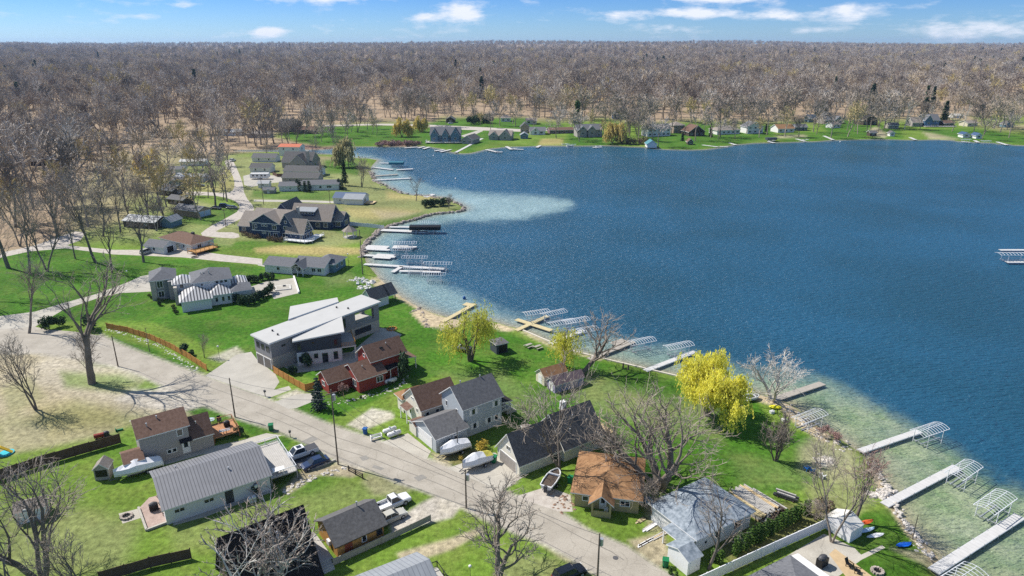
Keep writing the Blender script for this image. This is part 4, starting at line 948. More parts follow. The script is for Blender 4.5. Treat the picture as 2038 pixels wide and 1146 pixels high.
# --- dark A-frame
a, b_ = G(431,1073,8.0), G(605,1005,8.0); hd = math.degrees(math.atan2(b_.y - a.y, b_.x - a.x)); n = Vector((math.sin(math.radians(hd)), -math.cos(math.radians(hd)), 0)); o = a + n * 4.6; LL = (b_ - a).length
H = House('house', 'steep black-roofed A-frame cabin with a metal flue', o, hd)
H.gable(.5, LL - .5, .0, 9.2, .4, 8.0, M_DARKW, R_BLACK, ov=.3, ovx=.45, trim=R_BLACK); H.win('r', 4.6, 2.2, 2.2, 1.6, 2, M_DARKW); H.door('r', 6.6, m=M_DARKW); H.win('r', 4.6, 5.0, 1.4, 1.2, 1, M_DARKW); H.win('l', 4.6, 2.2, 2.0, 1.6, 1, M_DARKW)
c = MB(); zc = 8.0 - 2.1 * 7.6 / 4.6; c.bar((LL * .60, 4.6 - 2.1, zc - .3), (LL * .60, 4.6 - 2.1, zc + 2.6), .17, 10); c.bar((LL * .60, 2.5, zc + 2.6), (LL * .60, 2.5, zc + 2.85), .26, 10, r2=.05); H.part('flue', c, M_STEEL, H.lastroof, True)
H.deck([(LL - .2, 7.4), (LL + 1.9, 7.4), (LL + 1.9, 1.2), (LL - .2, 1.2)], .9, M_PLANK, edges=(0,), railm=M_POSTW)
for k in range(4):
    c = MB(); c.box(LL + .1, LL + 1.6, .9 - k * .3, 1.2 - k * .3, .0, .72 - k * .19); H.part('step', c, M_PLANK)
# --- small log cabin
H = houseAB('cabin', 'small cabin with stained wood walls and dark grey shingles', (666,1091), (772,1043), 2.25, cat='cabin', ovx=.5); L = H.L
H.gable(0, L, 0, 6.3, 2.3, H.zpx(-.5, 3.15, 1039), M_LOG, R_CHAR, ovx=.5, trim=M_DARKW)
H.win('n', 3.9, 1.35, .75, 1.1, 0, TRIM); H.win('n', 6.2, 1.35, .9, 1.1, 0, M_DARKW); H.door('n', 1.6, m=mat('red_door', (.25,.06,.03)), lite=False); H.vents((L - 2.2, 1.05, .7)); HC = H
c = MB(); c.box(-.35, 0, 2.0, 2.8, .9, 1.6); H.part('air_conditioner', c, M_ALU)
# --- grey roof at the lower edge
H = houseAB('house', 'weathered grey-roofed house with black railing steps, cut by the lower frame edge', (745,1238), (885,1178), 2.8)
H.gable(0, H.L, 0, 7.4, 2.8, 4.5, M_WHSID, R_LGREY); H.win('n', 3, 1.6); H.win('r', 3.5, 1.6, 1.2, 1.1)
H.deck([(H.L + .3, 6), (H.L + 2.3, 6), (H.L + 2.3, 2), (H.L + .3, 2)], .8, M_PLANK, edges=(0, 1), railm=M_BLACK)
# --- blue-grey two-storey house and its garage wing
H = houseAB('house', 'blue-grey two-storey house with white shutters and attached garage', (921,816), (1004,786), 5.9); L = H.L
H.gable(0, L, 0, 7.0, 5.9, H.zpx(-.35, 3.5, 771), M_GREYSID, R_GREY)
M_SHUT = WHITE
for u, z in ((2.1, 4.55), (L - 1.2, 4.6), (2.3, 1.75), (5.4, 1.75), (L - 1.2, 1.8)): H.win('n', u, z, .85, 1.25, 0, shut=M_SHUT)
H.win('l', 2.0, 4.4, .7, 1.1); H.win('l', 5.4, 4.6, .7, 1.1); H.win('n', 5.4, .35, .6, .3)
H.vents((2.0, 1.1, .5), (6, 1.02, .3))
gx = H.loc(854, 872, 2.85); gy0 = -1.0
gx0 = -6.2; H.gable(gx0, 0, gy0, gy0 + 6.9, 2.85, 4.55, M_GREYSID, R_GREY); H.garage_door('l', gy0 + 3.6, 4.4, 2.15); H.door('n', -2.3, .9, 2.0); H.win('n', -3.6, 1.5, .6, .9)
H.deck([(L + .1, 5.8), (L + 2.6, 5.8), (L + 2.6, .8), (L + .1, .8)], 2.0, M_PLANK, edges=(0, 1, 2)); H.slab([(L, .6, 3.9), (L + 3.0, .6, 3.5), (L + 3.0, 6.0, 3.5), (L, 6.0, 3.9)], .15, [R_BLACK, TRIM], 'porch_roof'); H.posts([(L + 2.5, .9), (L + 2.5, 5.7)], 2.0, 3.4)
c = MB()
for k in range(7): c.box(L + 2.7 + k * .3, L + 3.0 + k * .3, 2.0, 3.2, 0, 1.85 - k * .25)
H.part('stairs', c, M_PLANK)
for q in (1.95, 3.25):
    c = MB(); c.bar((L + 2.7, q, 2.9), (L + 4.8, q, 1.0), .05, 4); [c.bar((L + 2.7 + .3 * k, q, 1.9 - .25 * k), (L + 2.7 + .3 * k, q, 2.85 - .27 * k), .03, 4) for k in range(8)]; H.part('handrail', c, TRIM)
HG = H
# --- beige house with the brown roof
H = houseAB('house', 'small beige house with dark brown roof behind the blue-grey garage', (837,818), (917,792), 3.8); L = H.L
H.gable(0, L, 0, 6.6, 3.85, H.zpx(-.35, 3.3, 774), M_CREAM, R_BROWN); H.win('l', 1.6, 2.9, .7, .9); H.win('l', 3.3, 4.6, 1.1, .6, 1); H.win('n', 1.2, 2.5, .8, 1.0); H.win('n', 3.2, 2.5, .8, 1.0)
H.slab([(-1.5, 3.0, 2.6), (-.05, 3.0, 3.0), (-.05, 5.6, 3.0), (-1.5, 5.6, 2.6)], .14, [R_BROWN, TRIM], 'porch_roof'); H.posts([(-1.4, 3.1), (-1.4, 5.5)], 0, 2.45); H.door('l', 4.3, .9, 2.05)
H.gable(-2.2, -.0, -1.9, .6, 2.0, 2.5, M_CREAM, R_BROWN, ov=.2, ovx=.2); H.hip(-.2, 4.5, 6.8, 9.2, 2.9, 4.0, R_ORNG, M_CREAM)
# --- red house in three steps
H = houseAB('house', 'dark red house with brown roofs stepping down to a front wing', (737,721), (811,698), 5.0); L = H.L
H.gable(0, L, 0, 5.6, 5.05, H.zpx(-.35, 2.8, 690), M_RED, R_BROWN); H.vents((4.6, .7, .3)); H.win('n', L - .9, 3.7, .8, 1.25, 1); H.win('l', 2.8, 5.3, .9, .8)
sk = MB(); sk.box(2.9, 3.6, 1.45, 2.1, 6.05, 6.6); H.part('skylight', sk, GLASS, H.lastroof)
q = H.loc(713, 760, 2.7); H.gable(q[0] + .3, q[0] + 6.2, q[1] + .4, q[1] + 7.4, 2.9, 4.9, M_RED, R_BROWN, axis='x'); X0, X1, Y0, Y1 = H.cur; H.win('n', X0 + 4.6, 1.6, 1.5, 1.3, 1); H.win('l', Y0 + 1.8, 1.6, 1.4, 1.5, 1); H.vents((X0 + 2, .6, .3))
H.slab([(X1 - .1, Y0 + .2, 2.7), (X1 + 3.8, Y0 + 1.0, 2.7), (X1 + 3.8, 0, 3.1), (X1 - .1, 0, 3.1)], .14, [R_BLACK, TRIM], 'porch_roof'); H.posts([(X1 + 3.6, Y0 + 1.2), (X1 + 1.6, Y0 + .8)], 0, 2.55)
q2 = H.loc(652.5, 765, 2.4); H.gable(q2[0] + .3, q2[0] + 5.6, q2[1] + .4, q2[1] + 5.0, 2.5, 4.1, M_RED, R_BROWN, axis='x'); X0, X1, Y0, Y1 = H.cur; H.win('l', Y0 + 2.3, 1.5, 1.3, 1.1, 1)
H.slab([(L, .3, 3.2), (L + 2.9, .3, 2.7), (L + 2.9, 4.6, 2.7), (L, 4.6, 3.2)], .14, [R_BROWN, TRIM], 'porch_roof'); H.posts([(L + 2.7, .5), (L + 2.7, 4.4)], 0, 2.6); H.door('n', L - 2, .9)
# --- modern grey house under white sloping roofs
H = House('house', 'modern grey and navy house under sloping white roofs with concrete driveway', G(544.6,738), 49.5); L = 28.5
zl, zr_ = 6.6, 7.4
def tz(x): return zl + (zr_ - zl) * x / L
P4 = [(0, 0), (L, 0), (L, 6.5), (0, 6.5)]
H.prismz([(0.06,.06),(L-.06,.06),(L-.06,6.44),(.06,6.44)], 0, 2.9, M_STONE, 'ground_floor_wall')
H.prismz([(0,0),(20.6,0),(20.6,6.5),(0,6.5)], 2.9, [tz(0)-.3, tz(20.6)-.3, tz(20.6)-.3, tz(0)-.3], M_GREYP, 'upper_wall')
# the open loggia at the lake end: corner walls, floor and back
H.prismz([(20.6,0),(21.6,0),(21.6,6.5),(20.6,6.5)], 2.9, tz(21)-.3, M_GREYP, 'upper_wall'); H.prismz([(27.0,0),(L,0),(L,.9),(27.0,.9)], 2.9, tz(28)-.3, M_GREYP, 'column'); H.prismz([(27.6,5.6),(L,5.6),(L,6.5),(27.6,6.5)], 2.9, tz(28)-.3, M_GREYP, 'column')
H.block(21.6, 27.0, 0, .15, 2.9, 3.7, M_GREYP, 'parapet'); H.block(21.6, 27.0, 0, .3, 6.3, tz(24) - .3, M_GREYP, 'lintel'); H.block(21.6, 28.4, .1, 6.4, 2.9, 3.0, M_PLANK, 'loggia_floor')
e = .45; H.slab([(-e, -e, tz(-e)), (L + e, -e, tz(L + e)), (L + e, 6.5 + e, tz(L + e)), (-e, 6.5 + e, tz(-e))], .35, [R_WHITE, TRIM], 'roof')
for u, v in ((3.0, 1.9), (3.4, 4.6), (20, 4.6), (21.3, 2.0)):
    c = MB(); c.bar((u, v, tz(u)), (u, v, tz(u) + .35), .2, 8); H.part('vent_pipe', c, M_DGREY)
H.cur = (0, L, 0, 6.5)
for k in range(3): H.win('l', 1.3 + k * 1.9, 4.6, 1.2, 1.3, 0, M_DGREY)
H.garage_door('l', 1.9, 2.5, 2.3, mat('glass_garage_door', (.10,.09,.085), .2, spec=.5)); H.garage_door('l', 4.8, 2.5, 2.3, mat('glass_garage_panel', (.10,.09,.085), .2, spec=.5))
H.win('n', 2.9, 4.9, .9, .45, 0, M_DGREY)
for k in range(4): H.win('n', 14.9 + k * 1.15, 4.9, 1.1, 2.3, 0, M_DGREY)
H.win('n', 23.6, 1.7, 4.6, 1.4, 4, M_DGREY); H.door('n', 19.4, 1.1, 2.3, M_DGREY, lite=False)
wp = [(4.7, -1.8), (12.6, -6.7), (17.4, -.06), (5.9, -.06)]
H.prismz(wp, 0, 3.0, WHITE, 'wing_lower_wall')
def pr(p, k): c = (sum(q[0] for q in wp) / 4, sum(q[1] for q in wp) / 4); return (c[0] + (p[0] - c[0]) * k, c[1] + (p[1] - c[1]) * k)
H.prismz([pr(p, 1.004) if i < 2 else p for i, p in enumerate(wp)], 3.0, [5.7, 6.5, 6.7, 5.8], M_NAVY2, 'wing_upper_wall')
H.slab([(3.9, -2.0, 6.0), (13.2, -7.4, 6.75), (18.0, -.02, 7.1), (5.2, -.02, 6.1)], .28, [R_WHITE, TRIM], 'roof')
wd = Vector((7.9, -4.9, 0)).normalized(); wa = math.atan2(wd.y, wd.x)
def wwin(f, z, w, h, nm='window', fr=None):
    a, b = win_meshes(w, h, fr or M_DGREY, 0, GLASS); p = Vector((4.7, -1.8, z)) + wd * (f * 9.3) + Vector((wd.y, -wd.x, 0)) * .03; o = add(nm, a, H.root, p, wa); add('pane', b, o)
for f, z, w, h in ((.07, 4.3, .8, 1.6), (.38, 4.9, .5, .5), (.88, 4.4, .8, 1.6), (.08, 1.5, .8, 1.2), (.42, 1.8, .8, 1.1), (.62, 1.1, 1.2, 2.2), (.86, 1.4, .9, 1.8)): wwin(f, z, w, h, 'door' if h == 2.2 else 'window')
H.slab([(12.6, -6.6, 3.05), (15.4, -8.2, 3.05), (19.0, -1.6, 3.05), (17.3, -.2, 3.05)], .25, [M_PLANK, WHITE], 'balcony'); H.posts([(15.2, -8.0), (18.7, -1.8)], 0, 2.8, .12)
c = MB()
for (ax, ay), (bx, by) in (((12.7, -6.7), (15.3, -8.1)), ((15.3, -8.1), (18.9, -1.7))):
    for k in range(9): c.bar((ax + (bx - ax) * k / 8, ay + (by - ay) * k / 8, 3.05), (ax + (bx - ax) * k / 8, ay + (by - ay) * k / 8, 4.0), .04, 4)
    for z in (3.4, 3.7, 4.0): c.bar((ax, ay, z), (bx, by, z), .035, 4)
H.part('railing', c, M_LOG)
up = [(9.0, 6.5), (22.4, 6.5), (23.6, 9.2), (13.7, 13.2)]; H.prismz(up, 0, 6.9, M_GREYP, 'rear_wing_wall'); H.slab([(8.8, 6.96, 7.15), (22.3, 6.96, 7.5), (23.8, 9.5, 7.5), (13.6, 13.7, 7.15)], .3, [R_WHITE, TRIM], 'roof')
HM = H
# --- big white hip-roofed house
H = House('house', 'large white hip-roofed house with striped standing-seam lower roofs', G(364,622), 26)
H.hip(0, 7.0, 0, 8.2, 2.75, 4.9, R_SEAM, M_WHSID, inset=3.6); H.cur = (0, 7, 0, 8.2); H.win('l', 4, 1.6, 1.2, 1.2)
H.hip(6.9, 12.0, 2.0, 8.0, 2.75, 4.5, R_SEAM, M_WHSID); H.win('n', 8.4, 1.5, .8, 1.4); H.win('n', 10.0, 1.5, .8, 1.4); H.win('n', 11.4, 1.5, .8, 1.4)
H.hip(12.0, 17.0, 2.6, 8.5, 2.75, 4.0, R_SLATE, M_WHSID); H.win('n', 13.5, 1.5, 1.2, 1.4, 1); H.win('r', 5, 1.4, 2.0, 1.8, 2)
H.hip(3.4, 12.6, 6.4, 15.8, 5.4, 7.7, R_SLATE, M_WHSID, ov=.6)
for k in range(3): H.win('n', 9.2 + k * 1.1, 4.9, .9, .9)
H.win('n', 5.5, 4.7, .8, .6); H.win('r', 10, 4.6, 1.2, 1.2, 1)
for (u, v, h) in ((5.6, 9.2, .5), (6.2, 9.2, .5), (7.6, 8.8, .8)):
    c = MB(); c.bar((u, v, 6.3), (u, v, 6.9 + h), .12, 8); H.part('vent_pipe', c, M_STEEL, H.lastroof)
H.hip(-1.2, 3.4, 8.6, 14.0, 5.0, 6.5, R_SEAM, M_WHSID, inset=2.6); H.win('n', .6, 4.4, 1.0, 1.2)
H.hip(-6.6, -.8, 13.0, 21.5, 5.4, 7.3, R_SLATE, M_GREYP); H.block(-6.9, -5.6, 12.8, 14.2, 0, 5.3, M_STONE, 'stone_pier'); H.cur = (-6.6, -.8, 13.0, 21.5)
for z in (1.5, 4.2): 
    for u in (15.2, 17.2, 19.3): H.win('l', u, z, 1.5, 1.9, 1)
H.win('n', -4.6, 4.2, 1.5, 1.9, 1); H.win('n', -4.6, 1.5, 1.5, 1.9, 1)
H.block(-2.6, -.9, 11.4, 13.0, 0, 5.2, M_GREYP, 'tower'); H.block(-1.4, -.6, 6.4, 8.6, 0, 4.8, M_STONE, 'chimney')
H.hip(13.3, 16.5, 9.5, 14.5, 2.9, 4.0, R_SEAM, M_BRICKW); H.cur = (13.3, 16.5, 9.5, 14.5); H.win('r', 12, 1.6, 2, 1.3, 2)
HH = H
# --- low grey cottage by the shore lane
H = House('house', 'low grey-white cottage with hipped porch at the end of the lane', G(522,526,2.6) + Vector((.4,.3,-2.6)), -14)
H.gable(0, 9.0, .2, 7.0, 2.5, 4.0, M_WHSID, R_SLATE); H.win('n', 4.5, 1.5, 1.1, 1.1)
H.gable(9.0, 19.0, 1.4, 9.4, 2.5, 4.2, M_WHSID, R_SLATE, ovx=.4); H.hip(14.0, 20.5, 4.4, 12.0, 2.6, 4.4, R_SLATE, M_TEAL); H.gable(9.4, 13.4, -.9, 5.0, 2.5, 4.0, M_WHSID, R_SLATE, axis='y', nowall=True)
H.posts([(9.6, -.8), (11.4, -.8), (13.2, -.8)], 0, 2.4); H.cur = (9.0, 19.0, 1.4, 9.4); H.win('n', 10.5, 1.4, 1.6, 1.3, 1); H.door('n', 12.4); H.win('n', 15.5, 1.5, 1.4, 1.2, 1); H.win('n', 17.4, 1.5, 1.4, 1.2, 1); H.cur = (14, 20.5, 4.4, 12); H.win('r', 6.5, 1.5, 1.4, 1.4, 1); H.win('r', 9.5, 1.5, 1.4, 1.4, 1)
sheet('cottage_walk', [(513,523),(525,528),(560,531),(580,536),(575,540),(513,528)], M_CONC, .009)
# --- navy house, nearer
H = House('house', 'navy shingle-style house with tall glass gable and white wrap-around deck', G(509.5,469.5), -15)
H.gable(-9.0, 3.5, 3.0, 14.0, 2.7, 6.8, M_NAVY, R_TANR, axis='x'); H.cur = (-9, 3.5, 3.0, 14); H.win('n', -6.8, 1.5, 1.6, 1.4, 1); H.win('n', -3.6, 1.4, 1.2, 1.6); H.win('l', 7, 1.5, 2.2, 1.6, 2)
H.gable(-2.0, 12.2, .0, 10, 5.4, 8.9, M_NAVY, R_TANR, axis='x', rf=.55)
H.gable(-.3, 11.2, -1.6, 6.0, 5.4, 8.7, M_NAVY, R_TANR, axis='y'); H.cur = (-.3, 11.2, -1.6, 6)
b = MB(); b.box(-.2, 11.1, -1.68, -1.6, 5.25, 5.45); H.part('belly_band', b, TRIM); b = MB(); b.box(-.2, 11.1, -1.68, -1.6, 2.55, 2.75); H.part('belly_band', b, TRIM)
H.win('n', 4.4, 4.6, 1.1, .7); H.win('n', 5.7, 4.6, 1.1, .7); H.win('n', 9.0, 4.1, 1.8, 1.6, 1); H.win('n', .6, 3.9, .8, 2.2); H.win('n', 1.7, 4.2, .8, 1.4); H.win('n', 4.6, 1.9, 1.6, .7, 1); H.win('n', 6.8, 1.2, 1.0, 1.8); H.win('n', 9.2, 1.3, 1.9, 1.6, 1)
H.gable(11.2, 15.6, -1.2, 6.5, 5.6, 9.0, M_NAVY, R_TANR, axis='y'); H.win('n', 13.4, 6.2, 1.0, 1.0); H.win('n', 13.2, 4.0, 1.6, 1.6, 1); H.win('n', 12.2, 1.3, 1.2, 1.8); H.win('r', 3, 4.2, 1.4, 2.0)
H.gable(14.0, 20.5, -2.2, 3.6, 3.0, 7.2, M_NAVY, R_TANR, axis='x', ovx=.5); H.win('n', 15.6, 1.7, .35, .35); H.win('n', 17.6, 1.7, .35, .35); H.win('n', 19.6, 1.3, .9, 1.9)
for u in (-1.2, .7, 2.6): H.win('r', u, 1.5, 1.5, 2.2, 0)
H.win('r', -.3, 3.9, 1.3, 1.3); H.win('r', 1.7, 3.9, 1.3, 1.3); H.win('r', .7, 5.4, 1.2, .9)
H.deck([(14.2, -2.3), (20.6, -2.3), (20.6, 5.5), (24.0, 5.5), (24.4, -3.4), (22.6, -5.2), (14.2, -4.6)], .8, mat('white_deck', (.66,.66,.68), .6), edges=(3, 4, 5, 6), railm=TRIM, rh=.8)
H.slab([(-1.0, 9.0, 6.6), (3.6, 9.0, 6.6), (3.6, 5.8, 8.2), (-1.0, 5.8, 8.2)], .3, [R_LGREY, TRIM], 'dormer_roof')
for (u, w_) in ((2.0, 1.0),):
    c = MB(); c.box(13.7, 14.5, 5.6, 6.6, 6, 10); H.part('chimney', c, M_STONE)
# --- navy house, farther
H = House('house', 'dark navy house with shed dormer behind the white-decked navy house', G(613,452.4), -10)
H.gable(-5.5, 10.0, -2.0, 7.5, 3.4, 8.4, M_NAVY, R_TANR, axis='x', ovx=.5); H.cur = (-5.5, 10, -2, 7.5)
H.win('n', 5.0, 1.7, 1.7, 1.7, 2); H.win('n', 8.0, 1.7, 1.7, 1.7, 2); H.win('r', 1.0, 5.0, 1.6, 1.8, 1); H.win('r', 1.0, 1.6, 2.0, 1.8, 1); H.win('r', 5.0, 1.6, 2.0, 1.8, 1)
b = MB(); b.box(-5.6, 10.1, -2.09, -2.0, 2.9, 3.1); H.part('belly_band', b, TRIM)
H.block(-2.6, 3.6, -1.0, 2.0, 4.4, 6.6, M_NAVY, 'dormer_wall'); H.slab([(-3.0, -1.5, 6.5), (4.0, -1.5, 6.5), (4.0, 2.6, 7.7), (-3.0, 2.6, 7.7)], .25, [R_LGREY, TRIM], 'dormer_roof')
for k in range(5): H.win('n', -1.9 + k * 1.2, 5.7, .8, .8)
H.gable(-12.5, -5.4, -1.5, 10.5, 5.0, 9.0, M_NAVY, R_CHAR, axis='y'); H.win('n', -9, 4.0, 1.4, 1.4, 1); H.win('n', -9, 1.6, 1.4, 1.4, 1)
H.gable(10.0, 13.5, .5, 7.5, 3.0, 5.6, M_NAVY, R_TANR, axis='x'); H.win('r', 4, 1.6, 3.5, 1.9, 3); H.cur = (10, 13.5, .5, 7.5); H.win('n', 11.8, 1.6, 2.2, 1.8, 2)
H.gable(-16, -12.5, 2, 9.5, 2.8, 5.2, M_NAVY, R_LGREY, axis='x')
# --- lake-side boathouse
H = houseAB('boathouse', 'pale blue boathouse with dark grey roof open at the beach end', (740,598), (792,581), 2.6, cat='boathouse'); L = H.L
H.gable(0, L - 2.6, 0, 4.2, 2.6, H.zpx(0, 2.1, 577), M_WHSID, R_CHAR, nowall=False); zr2 = H.rf[4]; H.gable(L - 2.6, L, 0, 4.2, 2.6, zr2, M_WHSID, R_CHAR, nowall=True, ovx=.3); H.posts([(L - .2, .2), (L - .2, 4.0)], 0, 2.5, m=M_DARKW); H.win('n', 2.5, 1.5, .8, .8)
# --- cream house and garage with the long grey roof
H = houseAB('house', 'long cream house with attached two-car garage under a worn grey roof', (1033,927), (1200,861), 2.35); L = H.L
H.gable(0, 8.4, 0, 6.3, 2.4, H.zpx(-.35, 3.15, 865), M_CREAM, R_CHAR); zz = H.rf[4]; H.garage_door('l', 3.2, 4.6, 2.05, mat('taupe_garage_door', (.30,.27,.24), .6)); H.win('l', 3.1, 3.6, 1.2, .9, 1); H.door('n', 7.4, .95, 2.05, mat('green_door', (.02,.05,.04)), lite=False)
H.gable(8.4, L, -.8, 7.2, 2.6, zz + .75, M_CREAM, R_CHAR, ovx=.3); H.win('n', 12.2, 1.6, 1.1, .9, 1); H.win('n', 15.2, 1.6, 2.1, .9, 2); H.win('r', 3.2, 1.6, 2, 1.4, 1); H.vents((10.6, .35, .5), (12.2, .7, .4))
c = MB(); c.box(11.3, 12.2, 3.6, 4.4, 4.2, zz + 1.9); H.part('chimney', c, WHITE, H.lastroof)
H.slab([(6.0, 7.4, 3.0), (8.2, 7.4, 3.0), (7.1, 8.6, 3.0), (6.2, 8.6, 3.0)], .2, [R_TANR, TRIM], 'porch_roof'); H.posts([(6.4, 8.4), (8.0, 7.6)], 0, 2.8)
H.deck([(L + .3, 7.6), (L + 3.4, 7.6), (L + 3.4, .2), (L + .3, .2)], 1.2, M_LUMB, edges=(0, 1, 2), railm=M_LUMB)
HB = H
# --- ochre house under the rust hip roof
H = House('house', 'ochre house under a rust-brown hip roof streaked with tree shadows', G(1135,982,2.5) + Vector((.7,.5,-2.5)), -12)
H.hip(0, 9.4, 0, 10.2, 2.5, 4.3, R_ORNG, M_OLIVE, ov=.6, inset=4.4); H.win('n', 1.6, 1.55, 1.0, .9); H.win('n', 7.4, 1.5, 1.5, 1.0, 1); H.win('r', 3, 1.5, 1.2, 1.0, 1)
lr = H.lastroof; H.gable(2.6, 5.6, -2.0, 3.6, 2.5, 3.75, M_OLIVE, R_ORNG, axis='y', ov=.35, nowall=True); H.posts([(2.8, -1.8), (5.4, -1.8)], 0, 2.45, .14, M_OLIVE); H.cur = (0, 9.4, 0, 10.2); H.door('n', 4.2, .9)
H.block(2.7, 5.5, -1.9, -1.75, 0, 1.0, M_OLIVE, 'porch_wall')
for (u, v) in ((4.0, 6.2), (5.4, 6.8), (5.8, 6.6)):
    c = MB(); c.bar((u, v, 4.0), (u, v, 4.95), .12, 8); H.part('vent_pipe', c, M_STEEL, lr)
# --- blue-grey shingled house under repair
H = House('house', 'pale house with patched blue-grey shingles beside the cedar row', G(1385,1078,2.6) + Vector((.2,.5,-2.6)), 32)
H.hip(0, 10.8, 0, 8.6, 2.7, 4.3, R_BLUEG, WHITE, ov=.45, inset=3.9); H.win('n', 4.2, 1.6, .8, .8, 0, M_DARKW); H.win('n', 8.2, 1.6, 1.3, 1.0, 1, M_DARKW); H.garage_door('l', 5.8, 2.6, 2.1); H.win('n', 1.9, 1.3, .6, .6)
H.slab([(-2.2, -.2, 2.45), (.1, -.2, 2.7), (.1, 4.2, 2.7), (-2.2, 4.2, 2.45)], .16, [R_BLUEG, TRIM], 'porch_roof'); H.posts([(-2.0, 0), (-2.0, 4.0)], 0, 2.3)
# --- sheds
def shed(label, A, B, eave, W, zr, wall, roof, py=None, door='l', name='shed', group=None):
    H = houseAB(name, label, A, B, eave, .2, 'shed', .2); H.gable(0, H.L, 0, W, eave, zr, wall, roof, ov=.2, ovx=.2, t=.1)
    if door: H.door(door, W / 2 if door in 'lr' else H.L / 2, 1.1, 1.8, TRIM, lite=False)
    return H
H = House('shed', 'white garden shed with patched grey roof by the road and green bin', G(1367,1146), 32, 'shed'); H.gable(0, 2.3, 0, 3.6, 2.3, 3.0, WHITE, R_BLUEG, ov=.25, ovx=.2); H.door('n', 1.1, 1.2, 1.8, TRIM, lite=False)
shed('cream shed with tan-brown roof under the narrow willow', (1083,752), (1131,738), 2.0, 3.0, 3.2, M_BEIGE, R_ORNG)
shed('lilac shed with white-trimmed doors and purple-brown roof', (1104,768), (1165,750), 1.8, 2.6, 2.9, M_LILAC, shingle('purple_brown_shingles', (.13,.09,.10), (.2,.15,.16)))
H = House('shed', 'dark navy open-fronted shed with grey roof on the lawn by the willow', G(990,705), 30, 'shed'); H.hip(-.2, 2.6, 0, 3.0, 2.2, 2.8, R_GREY, M_NAVY2, ov=.25); b = MB(); b.box(.4, 2.3, -.03, .05, .1, 1.9); H.part('opening', b, M_BLACK)
H = House('shed', 'pale fabric shed with ridged roof beside the tall leaning tree', G(1690,1081), 33, 'shed'); H.gable(0, 2.9, 0, 4.0, 1.9, 2.9, M_VINYL, mat('pale_tarp', (.60,.58,.53), .7), ov=.08, ovx=.08, t=.06); H.door('n', 1.5, .9, 1.6, lite=False)
H = House('shed', 'weathered grey shed with lattice front on the left lawn', G(190,957), 12, 'shed'); H.gable(0, 2.1, 0, 2.3, 2.0, 2.9, M_POSTW, R_TANR, ov=.15, ovx=.15, axis='y'); b = MB(); b.box(.2, 1.9, -.03, .04, .6, 1.8); H.part('opening', b, M_BLACK)
H = House('shed', 'low grey shed behind bare limbs at the left edge', G(34,1045), 26, 'shed'); H.gable(0, 3.6, 0, 3.0, 1.9, 2.7, WHITE, R_TANR, ov=.2, ovx=.2); H.door('n', 1.5, lite=False); H.win('l', 1.5, 1.2, .8, .6)
# --- house at the lower right edge
_q = G(1572,1107,2.7); _u = Vector((math.cos(.52), math.sin(.52), 0)); _v = Vector((-_u.y, _u.x, 0)); H = House('house', 'grey-roofed house with white eaves by the timber patio', _q - _u * 12.4 - _v * 9.0, 29.8); H.hip(0, 12, 0, 8.6, 2.7, 4.2, R_SLATE, WHITE, ov=.5); H.win('l', 4, 1.6, 1.2, 1.1)
H.slab([(12.55, 9.0, 2.7), (14.0, 9.0, 2.5), (14.0, .4, 2.5), (12.55, .4, 2.7)], .12, [WHITE, TRIM], 'awning'); H.posts([(13.9, 8.8), (13.9, .6)], 0, 2.35)
# --- the lots to the north-west
H = House('garage', 'tan brick garage with two pale blue doors', G(395,434), -27 + 90 - 90, 'garage'); a = G(350,428); H.root.rotation_euler = (0, 0, math.radians(-24)); H.h = math.radians(-24)
H.gable(-13, 0, 0, 6.6, 2.6, 4.0, M_BRICKW, R_SLATE); H.garage_door('r', 1.8, 2.5, 2.1, mat('pale_blue_door', (.42,.53,.62))); H.garage_door('r', 4.8, 2.5, 2.1, mat('light_blue_door', (.42,.53,.62)))
def simple(name, label, base, head, Lx, Wy, ze, zr, wall, roof, wins=(), hip=False, x0=0.0, cat='house', axis='x', door=None, trim=None):
    H = House(name, label, G(*base), head, cat)
    if hip: H.hip(x0, x0 + Lx, 0, Wy, ze, zr, roof, wall, trim=trim)
    else: H.gable(x0, x0 + Lx, 0, Wy, ze, zr, wall, roof, axis=axis, trim=trim)
    for w in wins: H.win(*w)
    if door: H.door(*door)
    return H
H = simple('house', 'white ranch house with brown hip roof and a wooden deck', (382,502), -32, 17, 8.5, 2.5, 4.3, M_WHSID, R_BROWN, [('n', -4, 1.5), ('n', -9, 1.5), ('n', -13, 1.5), ('r', 3, 1.5, 1.6, 1.2, 1)], True, -17)
H.deck([(.2, 6.4), (4.8, 6.4), (4.8, -1.6), (.2, -1.6)], 1.0, M_LOG, edges=(0, 1, 2), railm=M_LOG); c = MB(); c.box(-6, -5, 4.5, 5.3, 3.4, 5.0); H.part('chimney', c, M_DGREY, H.lastroof)
H = simple('garage', 'white garage with grey roof and a van parked at its side', (327,506), -20, 8, 5.4, 2.3, 3.7, M_WHSID, R_SLATE, [('n', -4, 1.4)], False, -8, 'garage'); H.garage_door('r', 2.7, 2.6, 2.0, M_BLACK)
H = simple('outbuilding', 'long outbuilding with pale blue metal roof among bare trees', (310,456), -14, 14, 8, 2.5, 3.9, M_DARKW, R_LGREY, [('r', 3, 1.4), ('n', -4, 1.4, 1.0, .7)], False, -14, 'outbuilding'); H.gable(.2, 4.4, 3, 9, 2.4, 3.8, M_TEAL, R_LGREY, axis='y')
simple('house', 'brown-sided house with grey roof and side porch among the western trees', (345,391), -25, 10, 7, 2.6, 4.6, M_DARKW, R_SLATE, [('n', -3, 1.5, 1.2, 1), ('n', -7, 1.5, 1.2, 1), ('r', 3.5, 1.5, 1.6, 1.2, 1)], False, -10)
